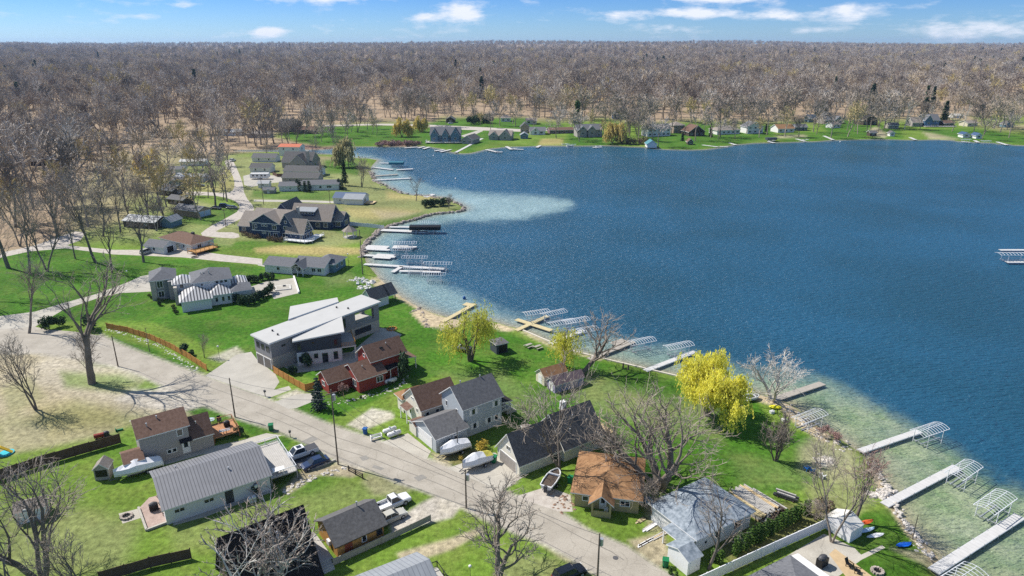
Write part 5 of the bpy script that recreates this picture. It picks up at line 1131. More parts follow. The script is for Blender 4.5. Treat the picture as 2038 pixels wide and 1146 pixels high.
simple('garage', 'low brown garage with slate roof beside the tan brick garage', (365,409), -24, 9, 5.5, 2.3, 3.5, M_DARKW, R_GREY, [('n', -4, 1.4, .9, .7)], False, -9, 'garage')
simple('house', 'low white mobile home with grey roof west of the gravel road', (366,346), 4, 13, 6, 2.5, 3.6, M_WHSID, R_SLATE, [('n', 2, 1.5), ('n', 6, 1.5), ('n', 10, 1.5)], False, -13)
simple('house', 'pale long house with flat light roof west of the gravel road', (406,362), -6, 15, 7, 2.5, 3.5, WHITE, R_LGREY, [('n', -3, 1.5), ('n', -8, 1.5), ('r', 3, 1.5, 1.4, 1)], False, -15)
simple('house', 'blue-grey shed-roofed house among western trees', (340,368), -8, 9, 6, 2.4, 3.5, M_TEAL, R_GREY, [('n', 2, 1.5), ('n', 6, 1.5)], False, -1)
simple('house', 'white metal-roofed house in the woods near the golden willow', (388,330), 6, 14, 6, 2.5, 3.4, WHITE, R_WHITE, [('n', 3, 1.4), ('n', 8, 1.4)], False, -8)
H = simple('house', 'white two-storey house with orange metal roof by the creek', (556,310), -4, 13, 9, 5.4, 6.6, WHITE, R_RED, [('n', 3, 4.2), ('n', 9, 4.2), ('n', 4, 1.5), ('n', 9, 1.5), ('r', 4, 4, 1.6, 1.5, 1)])
H = simple('house', 'tan house with steep grey cross gable and stone chimney', (562,334), -8, 17, 12, 3.4, 8.2, M_TAN, R_CHAR, [('n', 3, 1.7, 1.4, 1.3, 1), ('n', 8, 1.7, 1.4, 1.3, 1), ('r', 5, 1.7, 2, 1.6, 1), ('r', 5, 4.6, 1.4, 1.4, 1)]); H.gable(6, 15, -2.5, 6, 3.4, 7.6, M_TAN, R_CHAR, axis='y'); c = MB(); c.box(14.6, 16, -.5, 1, 0, 9.6); H.part('chimney', c, M_STONE); H.win('n', 10.5, 2, 2.2, 1.8, 2)
simple('house', 'grey-roofed bungalow with porch roof below the cross-gabled house', (565,350), -6, 19, 9, 2.7, 4.7, M_WHSID, R_CHAR, [('n', 4, 1.5), ('n', 9, 1.5), ('n', 14, 1.5), ('r', 4, 1.5, 2, 1.4, 2)])
simple('house', 'brown-fenced house with dark grey roof above the long white house', (562,364), -4, 18, 8, 2.7, 4.5, M_TAN, R_CHAR, [('n', 4, 1.5), ('n', 12, 1.5), ('r', 4, 1.5, 2, 1.4, 2)])
H = simple('house', 'long white house screened by small dark cypress shrubs', (556,381), 6, 10.5, 7, 2.5, 3.8, M_WHSID, R_SLATE, [('n', 5, 1.4, .8, .8)]); H.gable(10.4, 27, 1.0, 8, 2.7, 4.2, M_WHSID, R_SLATE); H.win('n', 14, 1.5, 1.4, 1.2, 1); H.win('n', 18.6, 1.5, 1.2, 1.2); H.win('n', 22.6, 1.6, 2.4, 1.2, 2)
H = simple('house', 'white cottage with blue metal roof and small wooden deck near the point', (664,405), -8, 13, 8, 2.6, 4.2, M_WHSID, R_BLUE, [('n', 3, 1.5, .7, .8), ('n', 7.5, 1.5, .9, .8)]); H.gable(5.0, 13.4, -1.2, 6.5, 2.5, 3.9, M_WHSID, R_LGREY, axis='x'); H.win('r', 2, 1.5, 2, 1.4, 1); H.deck([(13.6, 5), (17.5, 5), (17.5, 0), (13.6, 0)], .6, M_LUMB, edges=(2,), railm=M_LUMB)
simple('house', 'white house with long grey roof at the head of the gravel road', (502,322), -4, 14, 7, 2.6, 4.4, M_WHSID, R_GREY, [('n', 4, 1.5), ('n', 10, 1.5)])
simple('house', 'white cottage with dark roof and round gable ornament behind the camper', (498,343), -3, 11, 7, 2.6, 4.4, M_WHSID, R_CHAR, [('n', 3, 1.5), ('n', 8, 1.5)])
simple('shed', 'small white gabled shed south of the camper', (514,374), 0, 5, 4, 2.2, 3.2, M_WHSID, R_LGREY, (), cat='shed', door=('n', 2.4))
simple('shed', 'tiny tan shed on the grass near the gravel road', (524,385), 0, 5, 3.4, 1.7, 2.5, M_TAN, R_SLATE, (), cat='shed', door=('n', 2.4))
simple('house', 'dark two-storey chalet in the trees beyond the creek', (556,262), -12, 14, 10, 5.2, 9.0, M_DARKW, R_CHAR, [('n', 3, 4), ('n', 8, 4), ('n', 4, 1.5, 2, 1.5, 1), ('n', 10, 1.5, 2, 1.5, 1)])
simple('house', 'brown house with stone base beside the dark chalet', (592,266), -4, 13, 8, 3.0, 5.2, M_DARKW, R_BROWN, [('n', 3, 1.6, 1.6, 1.2, 1), ('n', 9, 1.6, 1.6, 1.2, 1)])
simple('house', 'pale house glimpsed through trees beyond the creek, grey roof', (436,270), 0, 16, 8, 2.7, 4.4, WHITE, R_LGREY, [('n', 4, 1.5), ('n', 11, 1.5)])
simple('house', 'grey domed-looking house in the woods beyond the creek', (492,274), 0, 16, 9, 2.7, 4.6, M_TAN, R_TANR, [('n', 4, 1.5), ('n', 11, 1.5)], True)
simple('house', 'dark-roofed house hidden in the western woods', (62,330), 10, 13, 8, 2.8, 5, M_DARKW, R_CHAR, [('n', 4, 1.5), ('n', 9, 1.5)])
# --- gazebo
p = G(697,472); o = empty('gazebo', p, .3, 'small gazebo with shingled roof and white posts by the navy houses', 'gazebo')
for k in range(6):
    a = PI / 3 * k; m = MB(); m.box(math.cos(a) * 2.2 - .09, math.cos(a) * 2.2 + .09, math.sin(a) * 2.2 - .09, math.sin(a) * 2.2 + .09, 0, 2.5); m.build('post', TRIM, o)
m = MB(); m.bar((0, 0, 0), (0, 0, .25), 2.5, 6); m.build('floor', M_PLANK, o); m = MB(); m.bar((0, 0, 2.45), (0, 0, 4.3), 2.9, 6, r2=.25); m.bar((0, 0, 4.3), (0, 0, 4.9), .35, 6, r2=.05); m.build('roof', R_TANR, o)
# ------------------------------------------------------------------ trees one by one
def special(seed, h, tw=.03, barkm=None, twigm=None, **kw): return (h,) + tree_meshes('bare_tree', seed, h, tw, barkm, twigm, **kw)
T = tree
big = special(101, 22, .022, fork=.30, kids=(6,5,4,4), r0=.55, ang=(.5,.6,.65,.7), lean=(-.22,.02), stems=1)
T((183,763), 500, 0, 'big bare tree leaning left beside the curve of the road', .0, 1.1, meshes=big[1:], h0=22)
T((189,760), 655, 4, 'small twiggy sapling at the foot of the big leaning tree', 1.0, .8)
T((72,815), 662, 4, 'thin bare tree on the sparse grass left of the big leaning tree', 2.0, .8)
T((58,663), 490, 2, 'leaning bare tree beside the pale driveway at left', 3.3, .8, tilt=-.18)
T((190,522), 325, 2, 'very tall bare tree leaning left on the lawn by the gravel lane', .4, .75, tilt=-.08)
T((223,543), 395, 2, 'slim bare tree on the lawn just right of the very tall one', 1.7, .7, tilt=-.08)
T((286,522), 400, 0, 'bare tree with white upper limbs beside the white garage lane', 2.2, .85)
T((94,540), 345, 1, 'tall bare tree standing in the left lawn, with the forked crown', 3.0, .8, tilt=-.1)
T((60,545), 380, 2, 'tall thin bare tree on the left lawn between two bigger ones', 4.0, .7, tilt=-.12)
T((17,533), 330, 0, 'tall bare tree at the left edge of the upper lawn', 5.0, .8)
T((150,515), 400, 2, 'thin bare tree where the gravel lane meets the woods', .9, .7)
T((-30,600), 380, 1, 'bare tree at the left edge whose limbs reach into the frame', .9, .8)
hug = special(103, 15, .020, fork=.22, kids=(5,5,5,4), r0=.42, stems=3, stemspread=.28, ang=(.5,.6,.65,.7))
T((85,1158), 905, 0, 'large many-stemmed bare tree at the lower left corner', 0, 1.05, meshes=hug[1:], h0=15)
T((62,1190), 990, 3, 'thick leaning trunk at the lower left corner beside the many-stemmed tree', 1.2, .9, tilt=-.35)
T((165,1185), 1040, 4, 'small pale bare tree at the lower edge, left of the brown fence', 2.5, .9)
pale = special(104, 8, .020, WHITEBARK, TWIG, fork=.15, kids=(6,5,4,4), r0=.22, stems=5, stemspread=.4, ang=(.6,.6,.65,.7))
T((520,1190), 1015, 0, 'spreading pale-barked bare tree in front of the black A-frame', .5, 1.15, meshes=pale[1:], h0=8)
c13 = special(105, 13, .021, fork=.30, kids=(6,5,5,5), r0=.40, ang=(.62,.6,.65,.7), stems=2, stemspread=.2)
T((993,1156), 950, 0, 'bare vase-shaped tree rising from the lower edge beside the road', .8, 1.1, meshes=c13[1:], h0=13)
T((1113,937), 728, 1, 'tall bare tree in front of the long cream house', 4.0, 1.1)
m15 = special(106, 15, .020, fork=.18, kids=(5,5,5,4), r0=.55, stems=4, stemspread=.5, ratio=(.68,.6,.55,.5), ang=(.5,.6,.65,.7))
T((1313,970), 755, 0, 'huge many-stemmed bare tree spreading behind the rust-roofed ochre house', .3, 1.2, meshes=m15[1:], h0=15)
l16 = special(107, 10, .018, fork=.4, kids=(7,5,5,4), r0=.40, lean=(.75,-.05), ang=(.8,.7,.65,.7))
T((1151,744), 632, 0, 'bare tree leaning over the water behind the lilac shed', 0, 1.25, meshes=l16[1:], h0=10)
T((1410,1132), 950, 3, 'bare tree with grey twigs standing before the patched-roof house', 1.5, .75)
v21 = special(108, 7, .014, fork=.2, kids=(6,5,4,4), r0=.2, stems=5, stemspread=.34, ang=(.3,.4,.45,.5), up=.14)
T((1543,917), 818, 0, 'neat vase-shaped bare tree alone on the lawn by the lake', 0, .8, meshes=v21[1:], h0=7)
T((1655,1079), 862, 1, 'tall bare tree beside the pale fabric shed', 2.0, .8, tilt=.06)
rdt = special(110, 14, .026, BARK, PINK, fork=.35, kids=(7,5,5,4), r0=.3, ang=(.5,.55,.6,.7))
T((1702,1038), 890, 2, 'slender reddish bare tree by the lake behind the fabric shed', 1.0, .95, tilt=.05, meshes=rdt[1:], h0=14)
T((1303,1035), 958, 4, 'dense twiggy bare bush-tree between the ochre and the patched-roof houses', 1.0, 1.2)
T((1622,1035), 985, 4, 'low dead grey shrub-tree at the far end of the cedar row', 3.0, 1.5)
T((1240,930), 845, 4, 'twiggy small tree by the raw lumber deck of the cream house', 2.0, 1.3)
T((1215,905), 822, 3, 'bare tree at the lake end of the cream house', 5.0, .9)
T((407,712), 663, 4, 'very small bare tree beside the gravel bed by the cedar fence', 0, .6)
syc = special(109, 11, .022, WHITEBARK, WHITEBARK, fork=.18, kids=(6,5,4,4), r0=.42, stems=3, stemspread=.45, ang=(.6,.6,.65,.7))
T((1538,796), 690, 0, 'white-barked bare tree spreading over the old dock', 0, 1.15, name='bare_tree', meshes=syc[1:], h0=11)
for i, (b, t, pr, lab) in enumerate([((429,411),305,0,'tallest bare tree on the grass by the gravel road fork'),((445,397),340,3,'bare tree nearest the gravel road fork'),((414,394),330,2,'thin bare tree behind the tall one at the road fork'),((399,378),318,2,'slim bare tree on the far side of the branch lane'),
    ((286,446),348,1,'twin-crowned bare tree behind the pale blue metal roof'),((262,442),340,3,'rounded bare tree at the end of the long metal-roofed outbuilding'),((326,432),395,4,'small dark bare tree beside the tan garage'),((365,441),425,4,'tiny bare tree on the grass below the tan garage'),((720,372),308,4,'brown bare tree on the north beach'),
    ((629,330),272,3,'pinkish bare tree by the creek mouth'),((640,352),318,4,'small reddish tree beside the cross-gabled house'),((530,312),275,1,'bare tree behind the white house at the road head'),((828,400),348,3,'lone bare tree on the point near the bay'),((893,415),383,4,'slim bare tree at the tip of the point'),((455,330),275,0,'bare tree at the north end of the gravel road'),((385,392),350,4,'forked sapling beside the branch lane'),((675,326),262,3,'bare tree on the creek bank opposite the green lawn'),
    ((545,285),215,0,'tall bare tree left of the dark chalet'),((575,290),225,1,'tall bare tree in front of the dark chalet'),((663,273),205,0,'tall bare tree on the bright far lawn'),((712,263),190,1,'tall bare tree at the back of the bright far lawn'),((640,262),200,2,'thin tall bare tree beside the brown house'),((300,445),330,0,'bare tree with broad crown above the white ranch'),((345,440),398,4,'shrubby bare tree by the garage lane'),((115,470),340,0,'bare tree at the wood edge above the gravel lane'),((40,490),345,1,'bare tree in the wood edge at far left'),((205,470),350,3,'bare tree at the wood edge left of the long outbuilding'),((240,462),350,2,'slim bare tree at the wood edge beside the outbuilding')]):
    T(b, t, pr, lab, i * 1.3, .85)
# far shore trees that stand apart
for i, (b, t, lab) in enumerate([((1760,256),190,'large bare tree on the far shore right of the dark house'),((1800,257),195,'pale bare tree in front of the far grey garage'),((1917,253),203,'white-barked tree behind the far boathouses'),((1961,252),215,'spreading bare tree on the far right lawn'),((1310,293),228,'tall bare tree at the water by the teal-roofed boathouse'),((1107,275),218,'bare tree beside the low purple-brown house'),((1183,240),205,'weeping bare tree on the upper far lawn'),((1485,266),225,'bare tree beside the white-blue far house'),((1590,272),225,'dark bare tree on the far shore lawn'),((1700,262),222,'bare tree left of the dark far house'),
    ((995,250),196,'tall bare tree behind the far white cottage'),((1020,246),192,'second tall bare tree behind the far white cottage'),((1247,270),212,'bare tree above the brown bank on the far shore'),((1268,275),214,'bare tree on the brown bank by the boathouse'),((1440,248),190,'tall dark bare tree behind the white-blue far house'),((2010,262),205,'grey bare tree at the far right shore')]):
    pr = 2 if i in (2, 1) else 0; me = FW[0] if i in (1, 2) else FT[i % 5]; p = G(*b); H_ = topz(p, t); o = add('bare_tree', me, None, p, i * 1.1); k = H_ / (21 if i in (1, 2) else 20); o.scale = (k, k, k); setp(o, lab, 'tree')
# willows
WILLOWP = treemat('pale_bud_leaves', [(.46,.42,.22), (.44,.40,.22)], trans=.4)
W = lambda name, lab, base, top, ms, h0, rz=0, wide=1.0: tree(base, top, 0, lab, rz, wide, None, 'willow', name, 0, ms, h0)
W('willow', 'golden yellow round willow on the lake lawn', (1406,826), 688, willow(201, 12, 8.2, WILLOW, 2300, .19, (.05, .14), 3, 28, .5, .5, skew=(.9, .3), ball=1), 12, 0, 1.0)
W('willow', 'two-stemmed weeping willow by the dark shed', (937,717), 598, willow(202, 12, 6.6, WILLOWG, 420, .17, (.08, .36), 2, 17, .62, .45), 12, .5, 1.0)
W('willow', 'narrow weeping willow with thick trunk beside the cream shed', (1121,730), 640, willow(203, 9, 3.2, WILLOWG, 230, .17, (.12, .5), 1, 14, .55, .6), 9, 1.0, 1.0)
for b, t, s, wd, lab in (((302,350),293,204,5.5,'orange-yellow willow in the western woods'),((378,312),283,205,4,'yellow willow behind the white metal-roofed house'),((1218,285),238,206,8,'golden weeping willow on the far shore'),((800,272),231,207,7,'pale willow at the end of the bright far lawn'),((838,262),228,208,5,'small yellow willow beside the big teal house'),((683,332),272,209,5,'pale budding willow on the creek bank')):
    W('willow', lab, b, t, willow(s, 12, wd, WILLOWP if s == 209 else WILLOWO, 330, .5, (.14, .4), 2, 9, .4, .28, ball=1), 12)
# conifers
sp = conifer(301, 8, 2.0, (BARK, SPRUCE), .26, 2600, .16, .04, .85)
tree((635,814), 748, 0, 'blue-green spruce at the corner of the red house', 0, 1.0, None, 'tree', 'spruce_tree', 0, sp, 8)
cf = conifer(302, 15, 2.6, (BARKF, CONIF), .55, 900, .22, .12, 1.0, .5); cg = conifer(303, 16, 4.2, (BARKF, CONIF), .9, 900, .25, .06, .9); pn = conifer(304, 18, 3.6, (BARKF, PINEL), .9, 800, .3, .3, .7)
for b, t, ms, h0, lab in (((687,369),317,cf,15,'sparse dark conifer behind the long white house'),((1839,229),193,cg,16,'dark spruce behind the blue far-shore house'),((1879,240),200,cg,16,'dark spruce beside the low brown far-shore house'),((1414,272),250,cg,16,'dark evergreen between the brown and the white-blue far houses'),((1358,280),262,cg,16,'small round evergreen in front of the tan far house'),((1148,262),200,pn,18,'yellow-green pine behind the grey gabled far house'),((1607,115),104,cg,16,'dark evergreen tuft on the wooded horizon'),((1524,262),246,cg,16,'small dark evergreen beside the grey far house'),((1927,215),182,pn,18,'yellow-green pine in the far right woods')):
    tree(b, t, 0, lab, 1, 1, None, 'tree', 'conifer_tree', 0, ms, h0)
ab = conifer(305, 4, .72, (BARK, ARBOR), .2, 1500, .08, .02, .42, .2)
N_ = 17
for i in range(N_):
    f = i / (N_ - 1); R = random.Random(i); b = (1462 + 146 * f + R.uniform(-2, 2), 1103 - 81 * f + R.uniform(-2, 2)); h = (3.6 - .8 * f) * R.uniform(.85, 1.1)
    tree(b, h, 0, 'dark green columnar cedar in the row along the patched-roof house', i * 2.1, R.uniform(.78, .98), 'cedars in the row', 'tree', 'cedar_tree', 0, ab, 4)
for i, (b, h, lab) in enumerate([((1418,1116),2.2,'short cedar at the foot of the bare tree'),((1432,1120),2.4,'short cedar just right of the bare tree foot'),((1334,1142),1.3,'tiny cedar beside the green bin'),((1346,1150),1.2,'tiny cedar in front of the white garden shed')]): tree(b, h, 0, lab, i, 1.2, None, 'tree', 'cedar_tree', 0, ab, 4)
cy = conifer(306, 5, .9, (BARK, CONIF), .35, 500, .1, .02, .5, .2)
for i, b in enumerate([(592,378),(597,380),(608,382),(616,381),(675,376),(681,378)]): tree(b, 5.5, 0, 'dark cypress shrub in front of the long white house', i, 1.0, 'cypress shrubs of the long white house', 'shrub', 'cypress_shrub', 0, cy, 5)
def bush(name, lab, base, me, s=1.0, sz=None, group=None, cat='shrub'):
    o = add(name, me, None, G(*base), (base[0] * 1.7) % 6.28); o.scale = (s, s, sz or s); return setp(o, lab, cat, group)
bc = [bush_mesh(400 + i, 1.5, 1.4, 2.4, CONIF, 700, .3, 6) for i in range(2)]; bb = bush_mesh(410, 1.3, 1.2, 1.3, BROWNS, 500, .18, 5); bgr = bush_mesh(411, .8, .7, .9, SHRUBM, 320, .16, 4); bgo = bush_mesh(412, 1.5, 1.4, 1.8, GOLDS, 800, .16, 5); bpk = bush_mesh(413, 1.3, 1.3, 1.6, PINK, 700, .13, 5, .9)
for i, (x, y) in enumerate([(474,602),(482,606),(491,607),(500,606),(508,602),(517,596),(525,592),(534,589),(540,583)]): bush('evergreen_shrub', 'dark evergreen shrub in the planting by the pool terrace', (x, y), bc[i % 2], .85 + .1 * (i % 3), None, 'evergreens along the near side of the pool terrace')
for i, (x, y) in enumerate([(497,562),(504,562),(511,563),(523,558),(531,556),(540,556)]): bush('evergreen_shrub', 'dark evergreen shrub on the lake side of the pool terrace', (x, y), bc[i % 2], .8, None, 'evergreens behind the pool terrace')
for x, y, lab in ((368,702,'larger juniper beside the cedar fence'),(383,707,'smaller juniper beside the cedar fence')): bush('juniper_shrub', lab, (x, y), bc[0], .8 if x < 375 else .5)
for i, (x, y) in enumerate([(296,590),(302,594),(308,597),(315,599),(322,600)]): bush('clipped_shrub', 'small round green shrub lining the white house entry', (x, y), bgr, .8, None, 'shrubs at the white house entry')
for i, (x, y) in enumerate([(344,612),(347,617),(349,622),(353,625)]): bush('clipped_shrub', 'small green shrub at the white garage wing corner', (x, y), bgr, .9, None, 'shrubs at the garage wing')
bush('dark_shrub', 'dark ball shrub at the corner of the entry walk', (320,608), bc[1], .55)
for i, (x, y) in enumerate([(487,468),(495,471),(503,473),(512,474),(537,478),(547,480),(556,481)]): bush('reddish_shrub', 'brownish shrub along the navy house front', (x, y), bb, 1.1, None, 'shrubs along the navy house')
for i, (x, y) in enumerate([(848,412),(857,410),(866,411),(876,410),(886,408)]): bush('evergreen_shrub', 'dark evergreen bush in the clump on the point', (x, y), bc[i % 2], 1.5, 1.2, 'evergreen clump on the point')
for i, (x, y) in enumerate([(938,248),(947,246),(956,244),(965,244),(973,246)]): bush('evergreen_shrub', 'large dark green bush in the far-shore evergreen clump', (x, y), bc[i % 2], 3.2, 2.6, 'evergreen clump on the far shore')
bush('golden_shrub', 'yellow forsythia between the wrapped boats and the blue-grey house', (955,893), bgo, 1.0)
bush('golden_shrub', 'small tan grass clump at the driveway edge', (915,915), bgo, .4)
bush('ornamental_tree', 'round pinkish ornamental tree against the red house', (685,793), bpk, 1.0, 1.3, None, 'tree')
for x, y, s, lab in ((735,770,.9,'low dark shrub under the red house window'),(775,765,.8,'low shrub beside the red house tanks'),(806,758,1.2,'upright cypress at the red house corner'),(718,793,.6,'small shrub in the red house stone bed'),(612,728,1.1,'young evergreen before the white lower wall'),(585,745,.7,'dark shrub beside the modern house apron'),(1640,1012,1.2,'brown twiggy shrub at the end of the cedar row'),(478,866,.6,'dark shrub by the redwood deck steps'),(512,980,.7,'dark shrub at the ranch house wall'),(98,655,1.2,'dark evergreen beside the driveway mouth'),(118,650,1.0,'brown shrub beside the dark evergreen at the driveway mouth'),(180,655,1.4,'dark shrub at the start of the cedar fence')):
    bush('shrub', lab, (x, y), bc[0] if 'dark' in lab or 'ever' in lab or 'cypress' in lab else (bb if 'brown' in lab else bgr), s, s * (1.8 if 'upright' in lab else 1))
rd = bush_mesh(420, 4, 3, 2.4, PINK, 900, .35, 7)
for i, (x, y) in enumerate([(757,290),(770,288),(784,288),(798,288),(812,288),(826,288)]): bush('reed_thicket', 'pinkish-brown reed thicket at the far water edge', (x, y), rd, 1.3, 1.2, 'reeds at the far water edge')
for i, (x, y) in enumerate([(1232,284),(1244,286),(1256,287),(1270,287),(1280,286)]): bush('brown_thicket', 'brown bare thicket on the far bank', (x, y), bb, 3, 3, 'bare thickets on the far bank')
for i, (x, y) in enumerate([(1632,868),(1645,868),(1658,876),(1668,884)]): bush('reddish_bush', 'reddish twiggy bush along the lake edge', (x, y), bpk, .9, .8, 'reddish bushes at the lake edge')

# ------------------------------------------------------------------ docks and boat lifts
M_DOCKW = mat('white_dock_boards', (.50,.49,.475), .75, .1, .8, stripes=(0,.75,.05,(.33,.325,.31)))
def dock(a, b, w, m, label, z=.15, name='dock', skirt=True, group=None, extra=()):
    p, q = G(*a, z), G(*b, z); d = q - p; L = d.length; rz = math.atan2(d.y, d.x)
    o = empty(name, (p.x, p.y, z), rz, label, 'dock', group); s = MB(); s.box(0, L, -w / 2, w / 2, -.12, 0); s.build('deck', m, o)
    for y in (-w / 2 - .03, w / 2 + .03):
        s = MB(); s.box(0, L, y - .028, y + .028, -.2, -.02); s.build('side_rail', M_ALU if m is M_DOCKW else m, o)
    k = max(2, int(L / 3.2))
    for i in range(1, k + 1):
        for y in (-w / 2 - .1, w / 2 + .1):
            s = MB(); s.bar((L * i / k - .15, y, -2.2), (L * i / k - .15, y, .22), .05, 6); s.build('post', M_STEEL if m is not M_YELLOW else m, o)
    for (x0, x1, y0, y1) in extra:
        s = MB(); s.box(x0 if x0 >= 0 else L + x0, x1 if x1 >= 0 else L + x1, y0, y1, -.125, -.005); s.build('platform', m, o)
    return o
def lift_proto(L=6.6, W=2.7, cover=None, n=11, full=True):
    o = empty('boat_lift', (0, 0, 0))
    zt, za = 2.55, .38
    f = MB()
    for i in range(n):
        x = -L / 2 + L * i / (n - 1); P = [(x, W / 2 * q, zt + za * (1 - q * q)) for q in (-1, -.75, -.4, 0, .4, .75, 1)]; f.path(P, .045, 4)
    for y in (-W / 2, W / 2): f.bar((-L / 2, y, zt), (L / 2, y, zt), .06, 4)
    f.bar((-L / 2, 0, zt + za), (L / 2, 0, zt + za), .045, 4); f.build('canopy_frame', M_ALU, o)
    for x in (-L * .28, L * .28):
        for y in (-W / 2 + .05, W / 2 - .05):
            s = MB(); s.bar((x, y, -2.0), (x, y, zt), .065, 5); s.build('leg', M_ALU, o)
    s = MB(); s.bar((-L * .3, -W / 2, .5), (-L * .3, W / 2, .5), .07, 4); s.bar((L * .3, -W / 2, .5), (L * .3, W / 2, .5), .07, 4); s.bar((-L * .38, -.5, .6), (L * .38, -.5, .6), .09, 4); s.bar((-L * .38, .5, .6), (L * .38, .5, .6), .09, 4); s.bar((-L * .28, W / 2, .9), (L * .28, W / 2, .9), .05, 4); s.build('cradle', M_STEEL, o)
    if cover:
        c = MB(); c.prism([(-W / 2 - .05, 1.4), (W / 2 + .05, 1.4), (W / 2 + .05, zt + .05), (W * .3, zt + .4), (0, zt + .52), (-W * .3, zt + .4), (-W / 2 - .05, zt + .05)], -L / 2 - .1, L / 2 + .1, lambda t, q, z: (t, q, z)); c.build('canvas_cover', cover, o)
    return o
LP = lift_proto(); _first = [True]
def lift(px, py, head, label, proto=None, s=1.0, zc=2.6, sx=1.0):
    """px, py: middle of the canopy frame"""
    proto = proto or LP; o = proto if 'label' not in proto else copy_tree(proto)
    p = G(px, py, WL + zc * 1.05); o.location = (p.x, p.y, WL); o.rotation_euler = (0, 0, math.radians(head)); o.scale = (s * sx, s, 1); return setp(o, label, 'boat lift')
dock((1712,897),(1830,857),1.15,M_DOCKW,'white dock ending at the weedy drop-off below the white tree'); lift(1851,853,25,'boat lift frame at the tip of the white dock nearest the white tree')
dock((1760,1004),(1905,928),1.25,M_DOCKW,'long white dock, middle of the three at lower right'); lift(1919,933,34,'boat lift frame beside the middle white dock at lower right')
dock((1858,1136),(2030,1026),1.35,M_DOCKW,'long white dock ending near the lower right edge', extra=((8.5,10.5,-.68,.68),)); lift(1982,996,33,'large bare boat lift canopy above the green shallows at lower right',None,1.05)
lift(1912,1150,30,'boat lift frame cut by the lower frame edge',None,1.1)
dock((1535,796),(1637,762),1.5,M_POSTW,'old weathered wood dock under the white-barked tree'); lift(1612,826,30,'boat lift stranded on the beach stones')
dock((1284,737),(1384,699),1.2,M_DOCKW,'short white dock before the golden willow'); lift(1351,686,24,'boat lift off the seawall left of the golden willow')
dock((1172,714),(1262,679),1.2,M_POSTW,'grey dock behind the leaning bare tree',extra=((-5,-1,.6,3.0),)); lift(1276,677,24,'boat lift at the end of the grey dock')
dock((1095,684),(1162,656),1.2,M_DOCKW,'white dock next to the narrow willow'); lift(1163,655,25,'boat lift beside the narrow willow dock')
dock((1027,657),(1090,628),1.2,M_YELLOW,'yellow wooden dock with a cross arm',extra=((4.7,6.2,-6.5,4.5),)); lift(1067,620,22,'left boat lift of the pair at the yellow cross dock'); lift(1102,621,30,'tall boat lift right of the yellow cross dock'); lift(1118,640,25,'boat lift below the pair at the yellow cross dock'); lift(1146,636,25,'boat lift outermost of the yellow dock group')
dock((880,640),(945,604),1.2,M_YELLOW,'yellow wooden dock behind the weeping willow',extra=((-2.4,-.3,.6,2.4),))
s = MB()
dock((775,451),(824,451.5),1.6,M_DOCKW,'white dock leading to the black-covered boat',.15); lift(846,449,0,'boat lift under a long black cover in the bay',lift_proto(11,3.0,M_BLACK)); lift(853,441,0,'bare boat lift behind the black-covered one',None,1.1)
dock((759,457),(850,461),1.7,M_DOCKW,'long white dock just below the black-covered boat',extra=((-3,0,-1.5,1.5),))
dock((722,494.5),(775,497),1.7,M_DOCKW,'upper grey-white dock of the middle bay',extra=((-1.4,.2,0,4.5),)); dock((782,490.5),(829,491),1.6,M_DOCKW,'outer dock section with square end in the middle bay',extra=((-3,0,-2.0,1.6),)); lift(797,495,0,'boat lift inside the stepped dock of the middle bay'); lift(806,482,0,'boat lift beyond the stepped dock of the middle bay',None,1.2)
dock((723,507),(787,511),1.7,M_DOCKW,'lower dock of the middle bay with a platform at its end',extra=((-1,4,-2.4,2.4),)); lift(826,518,-2,'flat boat lift beyond the platform dock',None,1.0,1.4,1.2)
dock((725,525),(884,534.5),1.6,M_DOCKW,'longest white dock in the bay'); dock((795,538.5),(877,540.5),1.4,M_DOCKW,'parallel side dock below the longest bay dock'); dock((781,541),(800,529.5),1.3,M_DOCKW,'short connecting dock between the two parallel docks'); lift(872,531,-3,'boat lift at the tip of the longest bay dock',None,1.0,1.3,1.3); lift(864,544,0,'boat lift hanging below the parallel side dock'); lift(826,531,-2,'boat lift between the parallel bay docks')
dock((740,332),(782,337),1.8,M_DOCKW,'northern bay dock nearest the creek mouth'); dock((755,324),(800,324),1.6,M_DOCKW,'dock beside the blue-covered lift'); lift(789,322,0,'boat lift under a teal blue cover in the north bay',lift_proto(8,3,mat('teal_canvas',(.03,.16,.22),.7))); dock((789,337.5),(822,335.5),2.0,M_DOCKW,'detached white swim dock in the north bay'); dock((747,349.5),(791,346.5),1.8,M_POSTW,'brown dock in the north bay'); dock((742,358),(818,354),1.8,M_DOCKW,'long white dock in the north bay'); dock((846,392),(863,386),2.2,M_DOCKW,'small white dock on the north side of the point')
dock((1990,497),(2090,497),1.5,M_DOCKW,'dark-ended dock at the right edge of the frame'); lift(2020,511,0,'pale boat lift at the right frame edge',None,1.2,1.5,1.4); dock((2003,521),(2090,521),1.5,M_DOCKW,'lower white dock at the right frame edge')
FD = [((805,294),(831,292)),((832,294),(845,291)),((842,296),(855,292)),((866,300),(884,297)),((876,302),(898,297)),((907,303),(960,275)),((968,297),(990,302)),((985,302),(1000,302)),((1008,291),(1018,297)),((1020,296),(1042,297)),((1068,293),(1075,289)),((1398,288),(1430,292)),((1432,291),(1449,292)),((1452,284),(1465,288)),((1529,281),(1542,284)),((1585,276),(1604,281)),((1640,270),(1659,278)),((1811,273),(1823,278)),((1914,281),(1932,283)),((1940,279),(1948,283)),((1985,282),(2005,288)),((1180,293),(1198,292))]
for i, (a, b) in enumerate(FD): dock(a, b, 1.9, M_DOCKW, 'small white dock on the far shore', .15, 'dock', group='far-shore docks')
